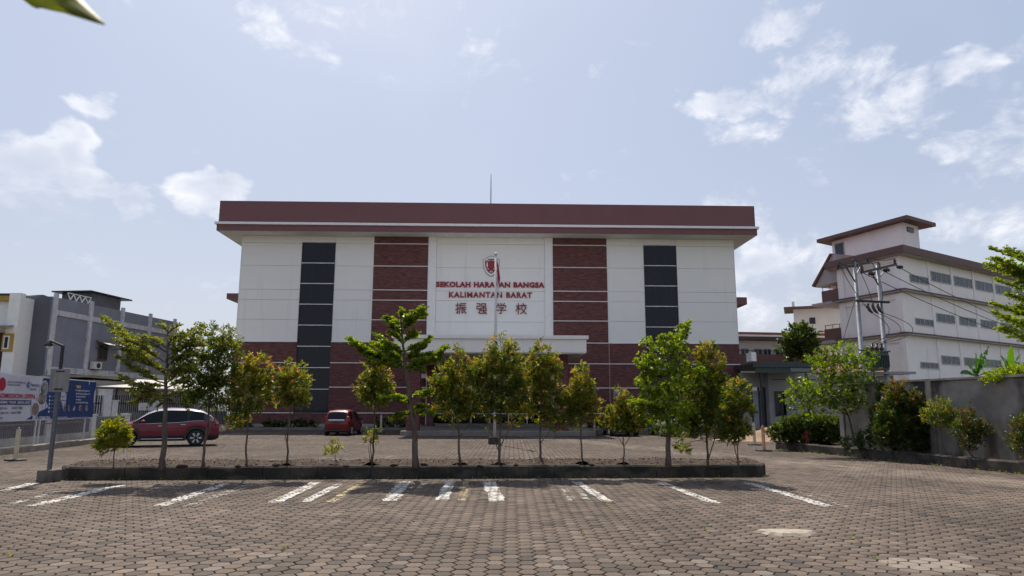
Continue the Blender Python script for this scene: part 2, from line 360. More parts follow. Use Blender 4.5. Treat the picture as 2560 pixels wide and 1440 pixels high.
COLP, ROWP = .166, .205
def paver_xy(i, j): return i * COLP, j * ROWP + (i % 2) * ROWP / 2
def hexpts(inset=.0095):
    hx = COLP * 2 / 3; hy = ROWP / 2
    return [(hx - inset, 0), (hx / 2 - inset * .5, hy - inset), (-hx / 2 + inset * .5, hy - inset), (-hx + inset, 0), (-hx / 2 + inset * .5, -hy + inset), (hx / 2 - inset * .5, -hy + inset)]
def mat_pavers():
    M = bpy.data.materials.new('concrete_paver'); M.use_nodes = True; nt = M.node_tree; N = nt.nodes; L = nt.links; b = N['Principled BSDF']
    b.inputs['Roughness'].default_value = .85; b.inputs['Specular IOR Level'].default_value = .3
    geo = N.new('ShaderNodeNewGeometry'); at = N.new('ShaderNodeAttribute'); at.attribute_name = 'tone'
    oi = N.new('ShaderNodeObjectInfo')
    ad = N.new('ShaderNodeMath'); ad.operation = 'ADD'; L.new(at.outputs['Fac'], ad.inputs[0]); 
    # single pavers have no attribute: their random object value stands in
    gt = N.new('ShaderNodeMath'); gt.operation = 'MULTIPLY'; L.new(oi.outputs['Random'], gt.inputs[0])
    ls = N.new('ShaderNodeMath'); ls.operation = 'LESS_THAN'; ls.inputs[1].default_value = .001; L.new(at.outputs['Fac'], ls.inputs[0]); L.new(ls.outputs[0], gt.inputs[1]); L.new(gt.outputs[0], ad.inputs[1])
    rp = N.new('ShaderNodeValToRGB'); cr = rp.color_ramp
    cols = [(0, (.060, .048, .042)), (.12, (.086, .066, .053)), (.5, (.126, .093, .071)), (.9, (.154, .114, .087)), (1, (.186, .141, .109))]
    while len(cr.elements) < 5: cr.elements.new(.5)
    for e, (p_, c) in zip(cr.elements, cols): e.position = p_; e.color = (*c, 1)
    L.new(ad.outputs[0], rp.inputs[0])
    def noise(scale, detail, stretch=(1, 1, 1), off=(0, 0, 0)):
        mp = N.new('ShaderNodeMapping'); mp.inputs['Scale'].default_value = stretch; mp.inputs['Location'].default_value = off; L.new(geo.outputs['Position'], mp.inputs[0])
        n = N.new('ShaderNodeTexNoise'); n.inputs['Scale'].default_value = scale; n.inputs['Detail'].default_value = detail; L.new(mp.outputs[0], n.inputs['Vector']); return n.outputs['Fac']
    def rng(v, a, b_, c=0, d=1):
        r = N.new('ShaderNodeMapRange'); r.inputs[1].default_value = a; r.inputs[2].default_value = b_; r.inputs[3].default_value = c; r.inputs[4].default_value = d; L.new(v, r.inputs[0]); return r.outputs[0]
    def mix(fac, a, bcol, bl='MIX'):
        x = N.new('ShaderNodeMix'); x.data_type = 'RGBA'; x.blend_type = bl
        if isinstance(fac, float): x.inputs[0].default_value = fac
        else: L.new(fac, x.inputs[0])
        L.new(a, x.inputs[6])
        if isinstance(bcol, tuple): x.inputs[7].default_value = (*bcol, 1)
        else: L.new(bcol, x.inputs[7])
        return x.outputs[2]
    c = rp.outputs[0]
    c = mix(1.0, c, rng(noise(38, 6), .3, .7, .72, 1.14), 'MULTIPLY')
    c = mix(1.0, c, rng(noise(.35, 5), .3, .7, .70, 1.25), 'MULTIPLY'); c = mix(1.0, c, rng(noise(1.6, 6, (1, .6, 1), (7, 1, 0)), .32, .68, .82, 1.14), 'MULTIPLY')
    # old tyre-swept dust on the drive at the right, and a sanded repair in the foreground
    sp = N.new('ShaderNodeSeparateXYZ'); L.new(geo.outputs['Position'], sp.inputs[0])
    def mm(op, a, b_):
        n = N.new('ShaderNodeMath'); n.operation = op
        for i, v in enumerate((a, b_)):
            if isinstance(v, (int, float)): n.inputs[i].default_value = v
            else: L.new(v, n.inputs[i])
        return n.outputs[0]
    drv = mm('ADD', mm('ADD', sp.outputs[0], mm('MULTIPLY', sp.outputs[1], .42)), mm('MULTIPLY', mm('SUBTRACT', noise(.5, 4), .5), 2.5))
    dd = mm('ABSOLUTE', mm('SUBTRACT', drv, 17.6), 0)
    dust = mm('MULTIPLY', rng(dd, .2, 1.3, 1, 0), rng(noise(2.0, 6, (1, .5, 1)), .35, .62, .1, .7))
    c = mix(dust, c, (.27, .215, .17))
    g = G(2310, 1412); dx = mm('DIVIDE', mm('SUBTRACT', sp.outputs[0], float(g[0])), .5); dy = mm('DIVIDE', mm('SUBTRACT', sp.outputs[1], float(g[1])), .42)
    rr = mm('ADD', mm('ADD', mm('MULTIPLY', dx, dx), mm('MULTIPLY', dy, dy)), mm('MULTIPLY', mm('SUBTRACT', noise(4, 4), .5), 1.8))
    c = mix(rng(rr, .2, 1.0, .22, 0), c, (.33, .28, .225))
    c = mix(rng(noise(1.3, 8, (1, 1, 1), (4, 2, 0)), .62, .72, 0, .55), c, (.10, .085, .06))
    L.new(c, b.inputs['Base Color'])
    bp = N.new('ShaderNodeBump'); bp.inputs['Strength'].default_value = .35; bp.inputs['Distance'].default_value = .01; L.new(noise(70, 5), bp.inputs['Height']); L.new(bp.outputs[0], b.inputs['Normal'])
    MATS['paver'] = M; return M
M_paver = mat_pavers()

def build_paving():
    m = MB(); x0, x1 = -32, 24
    m.quad((x0, -12, -.014), (x1, -12, -.014), (x1, 58, -.014), (x0, 58, -.014))
    pav = tag(m.build('pavement', mat('joint_dirt', (.030, .022, .016), .95, (.014, .011, .008), 3, 8, .4, 60)), kind='structure')
    hp = hexpts(); hin = [(x * .955, y * .955) for x, y in hp]
    # one mesh for a single paver (shared)
    def paver_mesh(nm):
        mb = MB(); n = 6
        v = [(x, y, 0) for x, y in hin] + [(x, y, -.004) for x, y in hp] + [(x, y, -.03) for x, y in hp]
        mb.v = v; mb.f = [tuple(range(6))] + [(k, 6 + k, 6 + (k + 1) % 6, (k + 1) % 6) for k in range(6)] + [(6 + k, 12 + k, 12 + (k + 1) % 6, 6 + (k + 1) % 6) for k in range(6)]
        mb.m = [0] * 13; return mb.mesh(nm, M_paver)
    pm = paver_mesh('paver'); pm2 = paver_mesh('paver'); pm2.materials[0] = mat('sanded_paver', (.27, .225, .18), .9, (.16, .128, .10), 16, 6, .3, 60, lo=.35, hi=.7); gs = G(2310, 1410); pm3 = paver_mesh('paver'); pm3.materials[0] = mat('new_paver', (.178, .145, .118), .85, (.14, .112, .09), 20, 6, .3, 60)
    ii = np.arange(int(-30 / COLP), int(22 / COLP)); jj = np.arange(int(-12 / ROWP), int(56 / ROWP))
    I, J = np.meshgrid(ii, jj, indexing='ij'); I = I.ravel(); J = J.ravel()
    X = I * COLP; Y = J * ROWP + (I % 2) * ROWP / 2
    half = Y * .80 + 2.2
    keep = (np.abs(X) < np.maximum(half, 11)) & (Y > -11) & (X > KA[0] + (Y - KA[1]) * (KB[0] - KA[0]) / (KB[1] - KA[1]) - (Y > 36) * 8 + .02)
    keep &= (X < RA[0] + (Y - RA[1]) * (RB[0] - RA[0]) / (RB[1] - RA[1]) + np.where(Y > 28.2, 6, 0))
    # not under the island, the platform
    isl = (X > ISL_L + .3) & (X < ISL_R - .3) & (Y > 16.52 + .072 * X + .3) & (Y < 16.52 + .072 * X + ISL_W - .3)
    keep &= ~isl
    X = X[keep]; Y = Y[keep]
    # the 300 that show largest: nearest, inside the picture
    tt = Y * FWD[1] + (0 - CAMH) * FWD[2]; pxs = 1280 + FPX * X / tt; pys = 720 - FPX * (Y * UP[1] + (0 - CAMH) * UP[2]) / tt
    inview = (Y > 5.6) & (pxs > -10) & (pxs < 2570) & (pys < 1436)
    order = np.argsort(np.where(inview, tt, 1e9))[:300]
    for k in order:
        es = ((X[k] - gs[0]) / .50) ** 2 + ((Y[k] - gs[1]) / .30) ** 2 + NP.uniform(-.6, .6)
        o = link('paver', pm2 if es < .9 else (pm3 if NP.random() < .03 else pm), pav, (X[k], Y[k], NP.normal(0, .0012)), (NP.normal(0, .006), NP.normal(0, .006), NP.normal(0, .012)), None)
    mask = np.ones(len(X), bool); mask[order] = False
    X = X[mask]; Y = Y[mask]; n = len(X)
    tone = np.clip(NP.normal(.5, .22, n), .01, 1)
    near = (Y < 22) & (Y > 5.4)
    def mass(sel, rings):
        x = X[sel]; y = Y[sel]; n = len(x); t = tone[sel]
        ring = np.array([(a, b, 0) for a, b in hin] + ([(a, b, -.004) for a, b in hp] + [(a, b, -.03) for a, b in hp] if rings else []))
        if not rings: ring = np.array([(a, b, 0) for a, b in hexpts(.016)])
        k = len(ring)
        tx = NP.normal(0, .006, n); ty = NP.normal(0, .006, n); dz = NP.normal(0, .0014, n)
        V = np.empty((n, k, 3)); V[:, :, 0] = x[:, None] + ring[None, :, 0]; V[:, :, 1] = y[:, None] + ring[None, :, 1]
        V[:, :, 2] = ring[None, :, 2] + dz[:, None] + tx[:, None] * ring[None, :, 0] + ty[:, None] * ring[None, :, 1]
        faces = [list(range(6))]
        if rings:
            faces += [[q, 6 + q, 6 + (q + 1) % 6, (q + 1) % 6] for q in range(6)] + [[6 + q, 12 + q, 12 + (q + 1) % 6, 6 + (q + 1) % 6] for q in range(6)]
        flat = np.concatenate([np.array(f) for f in faces]); lens = np.array([len(f) for f in faces])
        loops = (flat[None, :] + (np.arange(n) * k)[:, None]).ravel()
        tot = np.tile(lens, n); start = np.concatenate([[0], np.cumsum(tot)[:-1]])
        me = bpy.data.meshes.new('paver_mass'); me.vertices.add(n * k); me.vertices.foreach_set('co', V.ravel())
        me.loops.add(len(loops)); me.loops.foreach_set('vertex_index', loops.astype(np.int32))
        me.polygons.add(len(tot)); me.polygons.foreach_set('loop_start', start.astype(np.int32)); me.polygons.foreach_set('loop_total', tot.astype(np.int32))
        at = me.attributes.new('tone', 'FLOAT', 'FACE'); at.data.foreach_set('value', np.repeat(t, len(faces)).astype(np.float32))
        me.materials.append(M_paver); me.update(); me.validate(); return me
    a = mass(near, True); b = mass(~near, False)
    # join both into one mass part
    bm = bmesh.new(); bm.from_mesh(a); bm.from_mesh(b); me = bpy.data.meshes.new('pavers'); bm.to_mesh(me); bm.free(); me.materials.append(M_paver)
    tag(link('paver_field', me, pav), kind='stuff')
    return pav
PAV = build_paving()

# painted parking lines: paint on the paver tops only, cut by the joints
def clip(poly, a, b, c):
    out = []
    for i in range(len(poly)):
        p, q = poly[i], poly[(i + 1) % len(poly)]
        dp = a * p[0] + b * p[1] - c; dq = a * q[0] + b * q[1] - c
        if dp <= 0: out.append(p)
        if (dp < 0 < dq) or (dq < 0 < dp):
            t = dp / (dp - dq); out.append((p[0] + (q[0] - p[0]) * t, p[1] + (q[1] - p[1]) * t))
    return out
def mat_paint(nm, c, thr):
    M = mat(nm, c, .7, tuple(v * .8 for v in c), 8); nt = M.node_tree; N = nt.nodes; L = nt.links; b = N['Principled BSDF']
    geo = N.new('ShaderNodeNewGeometry'); n = N.new('ShaderNodeTexNoise'); n.inputs['Scale'].default_value = 14; n.inputs['Detail'].default_value = 8; n.inputs['Roughness'].default_value = .7; L.new(geo.outputs['Position'], n.inputs['Vector'])
    n2 = N.new('ShaderNodeTexNoise'); n2.inputs['Scale'].default_value = 3.2; n2.inputs['Detail'].default_value = 4; L.new(geo.outputs['Position'], n2.inputs['Vector']); av = N.new('ShaderNodeMix'); av.inputs[0].default_value = .45; L.new(n.outputs['Fac'], av.inputs[2]); L.new(n2.outputs['Fac'], av.inputs[3])
    r = N.new('ShaderNodeMapRange'); r.inputs[1].default_value = thr - .05; r.inputs[2].default_value = thr + .06; L.new(av.outputs[0], r.inputs[0]); L.new(r.outputs[0], b.inputs['Alpha']); return M
M_pw = mat_paint('road_paint_white', (.62, .59, .54), .455); M_pwf = mat_paint('road_paint_worn', (.48, .45, .40), .53); M_py = mat_paint('road_paint_yellow', (.52, .41, .21), .50)
def paint_line(p0, p1, w, mt, label, drop=.08, cat='parking line', name='parking_line'):
    a = G(*p0)[:2]; b = G(*p1)[:2]; d = (b - a); Ln = np.linalg.norm(d); d = d / Ln; nrm = np.array([-d[1], d[0]])
    hp = [(x * .955, y * .955) for x, y in hexpts()]
    mb = MB(); lo = np.minimum(a, b) - w - .2; hi = np.maximum(a, b) + w + .2
    r = random.Random(hash(p0) & 0xffff)
    for i in range(int(lo[0] / COLP) - 1, int(hi[0] / COLP) + 2):
        for j in range(int(lo[1] / ROWP) - 1, int(hi[1] / ROWP) + 2):
            cx, cy = paver_xy(i, j)
            r.random()
            ww = w * r.uniform(.8, 1.25); ea = r.uniform(-.06, .06)
            pl = [(cx + x, cy + y) for x, y in hp]
            pl = clip(pl, nrm[0], nrm[1], nrm @ a + ww / 2); 
            if len(pl) > 2: pl = clip(pl, -nrm[0], -nrm[1], -(nrm @ a) + ww / 2)
            if len(pl) > 2: pl = clip(pl, d[0], d[1], d @ b + ea)
            if len(pl) > 2: pl = clip(pl, -d[0], -d[1], -(d @ a) + ea)
            if len(pl) > 2: mb.poly([(x, y, .005) for x, y in pl])
    if mb.f: tag(mb.build(name, mt), label, cat, 'painted lines of the front parking bays')
LINES = [
 ((5, 1228), (80, 1209), .20, M_pw, 'short white bay line at the far left behind the sign post block', .1),
 ((0, 1268), (150, 1228), .18, M_pwf, 'faint worn bay line at the left edge below the sign post block', .12),
 ((85, 1264), (300, 1214), .24, M_pw, 'long white bay line meeting the kerb near the island left end', .06),
 ((402, 1264), (565, 1210), .22, M_pw, 'bright white bay line below the sparse layered tree', .06),
 ((462, 1270), (622, 1213), .20, M_pwf, 'worn white and yellow bay line beside the line below the sparse tree', .2),
 ((685, 1257), (792, 1206), .22, M_pw, 'white bay line below the fifth island tree', .06),
 ((765, 1254), (848, 1210), .17, M_pw, 'narrow white bay line between the white and the yellowish one', .15),
 ((825, 1256), (910, 1206), .15, M_py, 'yellowish worn bay line pointing at the small sapling', .2),
 ((975, 1253), (1012, 1204), .26, M_pw, 'broad white bay line below the leaning green tree', .05),
 ((1105, 1251), (1126, 1203), .22, M_pw, 'white bay line left of the short yellow mark', .08),
 ((1154, 1251), (1167, 1205), .13, M_py, 'short yellow mark right beside a white bay line', .15),
 ((1243, 1253), (1222, 1205), .26, M_pw, 'white bay line in the middle below the flagpole', .08),
 ((1432, 1253), (1405, 1216), .14, M_pwf, 'worn short bay line, first of the three below the right trees', .3),
 ((1470, 1254), (1434, 1212), .14, M_pwf, 'worn bay line, middle of the three below the right trees', .25),
 ((1520, 1254), (1442, 1205), .19, M_pw, 'bay line, rightmost and whitest of the three below the right trees', .1),
 ((1788, 1258), (1652, 1206), .20, M_pw, 'white bay line below the bright green tree', .06),
 ((2070, 1266), (1868, 1207), .22, M_pw, 'long white bay line running out from the island right end', .08),
 ((2118, 1268), (1935, 1211), .09, M_pwf, 'thin outer line beside the long line at the island right end', .12),
]
for l in LINES: paint_line(*l)

# ---------------------------------------------------------------- planting island with kerb stones
KH = .285
def kerb_run(parent, pts, w, h, ln, mt, jit=.006, z0=0, inward=1, name='kerb_stone'):
    for a, b in zip(pts[:-1], pts[1:]):
        a = Vector((*a, 0)); b = Vector((*b, 0)); L = (b - a).length; n = max(1, round(L / ln)); d = (b - a) / L; nr = Vector((-d.y, d.x, 0)) * inward
        for k in range(n):
            s0 = L * k / n + .004; s1 = L * (k + 1) / n - .004
            mb = MB(); p = a + d * s0; q = a + d * s1; c = .035
            prof = [(0, z0 - .03), (0, z0 + h - c), (c, z0 + h), (w, z0 + h), (w, z0 - .03)]
            mb.prism(prof, lambda u, v, dd: tuple((p if dd == 0 else q) + nr * u + Vector((0, 0, v))), 0, 1)
            o = mb.build(name, mt, parent); o.location = (RNG.gauss(0, jit * .5), RNG.gauss(0, jit * .5), RNG.gauss(0, jit))
def build_island():
    isl = tag(empty('planting_island'), kind='structure')
    c = .35
    def fp(x, d): return (x, islF(x) + d)
    out = [fp(ISL_L + c, 0), fp(ISL_R - c, 0), fp(ISL_R, c), fp(ISL_R, ISL_W - c), fp(ISL_R - c, ISL_W), fp(ISL_L + c, ISL_W), fp(ISL_L, ISL_W - c), fp(ISL_L, c), fp(ISL_L + c, 0)]
    kerb_run(isl, out, .14, KH, .6, M_kerb)
    # soil
    nx, ny = 260, 26; mb = MB(); V = []
    for i in range(nx + 1):
        for j in range(ny + 1):
            x = ISL_L + .13 + (ISL_R - ISL_L - .26) * i / nx; t = j / ny; y = islF(x) + .13 + (ISL_W - .26) * t
            e = min(t, 1 - t) * 2; e = min(1, e * 1.6)
            z = KH - .06 + .09 * e + .05 * e * (mnoise.noise(Vector((x * .8, y * .8, 3))) + .5) + .028 * mnoise.noise(Vector((x * 5, y * 5, 0))) + .012 * mnoise.noise(Vector((x * 17, y * 17, 0)))
            for (bx, by) in MOUNDS:
                r2 = ((x - bx) ** 2 + (y - by) ** 2) / .09
                z += .13 * math.exp(-r2 * 1.5) * (1 + .5 * mnoise.noise(Vector((x * 7, y * 7, 5))))
            V.append((x, y, z))
    mb.v = V; mb.f = [(i * (ny + 1) + j, (i + 1) * (ny + 1) + j, (i + 1) * (ny + 1) + j + 1, i * (ny + 1) + j + 1) for i in range(nx) for j in range(ny)]; mb.m = [0] * len(mb.f)
    mb.build('soil', M_soil, isl, smooth=True)
    return isl

# ---------------------------------------------------------------- foliage
def leaf_mesh(name, C, A, L, W, tone, mt, droop=.12):
    """C base points, A unit axes, sizes and tones: one folded leaf blade of two triangles pairs each"""
    n = len(C)
    R = NP.normal(size=(n, 3)); S = np.cross(A, R); S /= np.linalg.norm(S, axis=1)[:, None] + 1e-9
    Nn = np.cross(S, A)
    up = np.sign(Nn[:, 2:3] + 1e-6); Nn = Nn * up
    b = C; mid = C + A * (L * .5)[:, None]; l = mid + S * (W / 2)[:, None] + Nn * (L * .06)[:, None]; r = mid - S * (W / 2)[:, None] + Nn * (L * .06)[:, None]
    t = C + A * L[:, None] - Nn * (L * droop)[:, None]
    V = np.stack([b, l, t, r], 1).reshape(-1, 3)
    base = (np.arange(n) * 4)[:, None]
    F = np.concatenate([base + np.array([0, 2, 1]), base + np.array([0, 3, 2])], 1).reshape(-1, 3)
    me = bpy.data.meshes.new(name); me.vertices.add(n * 4); me.vertices.foreach_set('co', V.ravel())
    me.loops.add(len(F) * 3); me.loops.foreach_set('vertex_index', F.ravel().astype(np.int32))
    me.polygons.add(len(F)); me.polygons.foreach_set('loop_start', (np.arange(len(F)) * 3).astype(np.int32)); me.polygons.foreach_set('loop_total', np.full(len(F), 3, np.int32))
    at = me.attributes.new('tone', 'FLOAT', 'FACE'); at.data.foreach_set('value', np.repeat(np.clip(tone, 0.002, 1), 2).astype(np.float32))
    me.materials.append(mt); me.update(); return me

def tufts_to_leaves(Pt, D, ptone, per, L, W, spread=(.5, 1.3), axis_len=.07):
    n = len(Pt); k = n * per
    C = np.repeat(Pt, per, 0); Dx = np.repeat(D, per, 0); T = np.repeat(ptone, per)
    R = NP.normal(size=(k, 3)); S = np.cross(Dx, R); S /= np.linalg.norm(S, axis=1)[:, None] + 1e-9
    ang = NP.uniform(spread[0], spread[1], k)
    A = Dx * np.cos(ang)[:, None] + S * np.sin(ang)[:, None]
    C = C + Dx * (NP.uniform(0, axis_len, k))[:, None]
    LL = L * NP.uniform(.65, 1.25, k); WW = W * NP.uniform(.7, 1.2, k)
    return C, A, LL, WW, np.clip(T + NP.normal(0, .15, k), 0, 1)  # wide per-leaf scatter also paints sunlit speckles into the leaf colour

def crown_points(lobes, Y0, n, scale_px, gap=.0, hollow=.45, depth=.85):
    """lobes are (px, py, rx, ry[, dy]) ellipsoids standing at distance Y0: returns tuft positions, outward axes, height rank"""
    E = []
    for lb in lobes:
        c = P(lb[0], lb[1], Y0 + (lb[4] if len(lb) > 4 else 0)); E.append((c, lb[2] / scale_px, lb[3] / scale_px))
    vol = np.array([e[1] * e[1] * e[2] for e in E]) ** .75; vol /= vol.sum()
    pts = []; axs = []; rk = []
    zmin = min(e[0][2] - e[2] for e in E); zmax = max(e[0][2] + e[2] for e in E)
    tries = 0
    while len(pts) < n and tries < n * 8:
        tries += 1
        e = E[NP.choice(len(E), p=vol)]; d = NP.normal(size=3); d /= np.linalg.norm(d)
        r = max(hollow, 0) + (1 - hollow) * NP.random() ** .7; r *= NP.uniform(.86, 1.1) if NP.random() > .1 else NP.uniform(1.05, 1.28)
        p = e[0] + d * r * np.array([e[1], e[1] * depth, e[2]])
        if gap and mnoise.noise(Vector(p * 5.5)) < gap - .42: continue
        pts.append(p); a = d * np.array([1, 1, .8]) + np.array([0, 0, .75]) + NP.normal(0, .28, 3); axs.append(a / np.linalg.norm(a)); rk.append((p[2] - zmin) / (zmax - zmin))
    return np.array(pts), np.array(axs), np.array(rk)

def trunk_mesh(paths, pts=None, stem=None, nb=0, mt=None, twig=.008):
    mb = MB()
    for path, r0, r1 in paths:
        k = len(path); out = [Vector(path[0])]; rs = [r0 * 1.25]
        for i in range(1, k):
            a = Vector(path[i - 1]); b = Vector(path[i])
            for s in (.33, .66, 1):
                q = a.lerp(b, s) + Vector((RNG.gauss(0, 1), RNG.gauss(0, 1), 0)) * min(r0 * .35, .008); out.append(q); rs.append(r0 + (r1 - r0) * ((i - 1 + s) / (k - 1)))
        mb.tube(out, rs, 8)
    if pts is not None and nb:
        sel = NP.choice(len(pts), min(nb, len(pts)), replace=False)
        st = [Vector(q) for q in stem]
        for s in sel:
            p = Vector(pts[s]); cands = [q for q in st if q.z < p.z + .05] or [st[0]]
            q = max(cands, key=lambda v: v.z - .6 * (v - p).length)
            q2 = q + (p - q) * .5 + Vector((0, 0, .06 * (p - q).length)); mb.tube([q, q2, p], [twig * 1.3, twig, twig * .45], 5)
    return mb

def px_path(pp, Y0, dy=None): return [tuple(P(x, y, Y0 + (dy[i] if dy else 0))) for i, (x, y) in enumerate(pp)]
def dens(path, n=5):
    out = []
    for a, b in zip(path[:-1], path[1:]):
        for k in range(n): out.append(tuple(Vector(a).lerp(Vector(b), k / n)))
    out.append(path[-1]); return out

def bushy_tree(name, label, cat, base_px, trunk, lobes, ntuft, mt=None, per=9, L=.075, W=.026, z0=.33, r=(.022, .008), tone=(.28, .16), tip=.5, gap=.28, extra=None, group=None, spread=(.35, 1.15), base=None, bark=None, nb=26, depth=.85, hollow=.3, axis_len=.13):
    slim = .95 if group == GT else 1; lobes = [(l[0], l[1], l[2] * slim, l[3] * (slim + .04)) for l in lobes]; ntuft = int(ntuft * (1.0 if group == GT else 1)); tone = (tone[0] + (.02 if group == GT else 0), tone[1]); L *= 1.2; W *= 1.12
    b = G(*base_px, z0) if base is None else np.array(base); Y0 = b[1]; s = FPX / (Y0 * FWD[1])
    root = tag(empty(name, tuple(b)), label, cat, group)
    inv = -Vector(b)
    path = [tuple(b - np.array([0, 0, .05]))] + px_path(trunk, Y0)
    pts, ax, rk = crown_points(lobes, Y0, ntuft, s, gap, hollow, depth)
    stems = [(path, r[0], r[1])]
    for e in (extra or []): stems.append((px_path(e[0], Y0), e[1], e[2]))
    tm = trunk_mesh(stems, pts, dens(path), nb, twig=.006).mesh('trunk', bark or M_bark, True)
    o = link('trunk', tm, root, inv)
    pt = np.clip(tone[0] + NP.normal(0, tone[1], len(pts)) + np.clip(rk - .45, 0, 1) * tip * NP.random(len(pts)) + (NP.random(len(pts)) < .12 * tip * 2) * .35, 0, 1)
    C, A, LL, WW, T = tufts_to_leaves(pts, ax, pt, per, L, W, spread, axis_len)
    link('crown', leaf_mesh('crown', C, A, LL, WW, T, mt or L_syz), root, inv)
    return root

def tier_tree(name, label, cat, base_px, trunk, limbs, mt, z0=.33, r=(.05, .012), per=7, L=.055, W=.032, step=.045, side=.26, group=None, lobes=None, nlobe=0, bark=None, tone=(.45, .2), base=None, fill=1.0, Yo=0):
    """tree with near-level limbs carrying rosettes of small leaves"""
    b = G(*base_px, z0) if base is None else np.array(base); Y0 = b[1]; s = FPX / (Y0 * FWD[1])
    root = tag(empty(name, tuple(b)), label, cat, group); inv = -Vector(b)
    path = [tuple(b - np.array([0, 0, .05]))] + px_path(trunk, Y0); mb = trunk_mesh([(path, r[0], r[1])])
    pts = []; axs = []
    for (x0, y0, x1, y1) in limbs:
        dy = RNG.uniform(-.45, .45) * abs(x1 - x0) / s
        a = Vector(P(x0, y0, Y0)); e = Vector(P(x1, y1, Y0 + dy)); Ln = (e - a).length; n = max(4, int(Ln / .08))
        pl = []
        for k in range(n + 1):
            t = k / n; q = a.lerp(e, t); q.z += .10 * Ln * math.sin(math.pi * t) * (1 if e.z < a.z + .3 else -.5); q += Vector((RNG.gauss(0, .008), RNG.gauss(0, .012), RNG.gauss(0, .006))); pl.append(q)
        mb.tube(pl, [max(.004, .016 * (1 - k / n) + .004) for k in range(n + 1)], 6)
        d = (e - a).normalized(); sd = d.cross(Vector((0, 0, 1))).normalized()
        t = .22
        while t < 1.0:
            k = min(n - 1, int(t * n)); q = pl[k].lerp(pl[k + 1], t * n - k)
            w = side * (1 - abs(t - .5) * 1.1) * min(1, Ln / .7)
            for sg in (-1, 1):
                ln = w * RNG.uniform(.5, 1.1); te = q + sd * (sg * ln) + d * (ln * .55) + Vector((0, 0, RNG.uniform(-.03, .07)))
                mb.tube([q, te], [.005, .003], 4)
                m_ = max(1, int(ln / step * fill))
                for j in range(m_ + 1):
                    pp = q.lerp(te, (j + .4) / (m_ + .4)) + Vector((RNG.gauss(0, .015), RNG.gauss(0, .015), RNG.gauss(0, .012))); pts.append(pp); axs.append(Vector((RNG.gauss(0, .35), RNG.gauss(0, .35), 1)).normalized())
            pts.append(q + Vector((0, 0, .015))); axs.append(Vector((d.x * .5, d.y * .5, .9)).normalized())
            t += step * 1.5 / Ln
        pts.append(e); axs.append((d + Vector((0, 0, .6))).normalized())
    pts = np.array([tuple(p) for p in pts]).reshape(-1, 3); axs = np.array([tuple(a) for a in axs]).reshape(-1, 3)
    if lobes:
        p2, a2, _ = crown_points(lobes, Y0, nlobe, s, .38, .25)
        pts = np.vstack([pts, p2]) if len(pts) else p2; axs = np.vstack([axs, a2]) if len(axs) else a2
        st = [Vector(q) for q in dens(path)]
        for k in NP.choice(len(p2), min(40, len(p2)), replace=False):
            p = Vector(p2[k]); q = max([v for v in st if v.z < p.z] or [st[-1]], key=lambda v: v.z - .7 * (v - p).length)
            mb.tube([q, q.lerp(p, .5) + Vector((0, 0, .03)), p], [.010, .007, .003], 5)
    link('trunk', mb.mesh('trunk', bark or M_barkp, True), root, inv)
    pt = np.clip(tone[0] + NP.normal(0, tone[1], len(pts)), 0, 1)
    C, A, LL, WW, T = tufts_to_leaves(pts, axs, pt, per, L, W, (.75, 1.45), .02)
    link('crown', leaf_mesh('crown', C, A, LL, WW, T, mt, .05), root, inv)
    return root

GT = 'young trees planted along the kerbed island'
TREE_BASES = [(284, 1166), (406, 1168), (508, 1162), (617, 1161), (719, 1158), (838, 1160), (930, 1158), (1040, 1163), (1150, 1158), (1247, 1157), (1350, 1154), (1455, 1156), (1560, 1157), (1670, 1160), (1770, 1158), (1846, 1167)]
MOUNDS = [tuple(G(x, y, .33)[:2]) for x, y in TREE_BASES]
ISLAND = build_island()

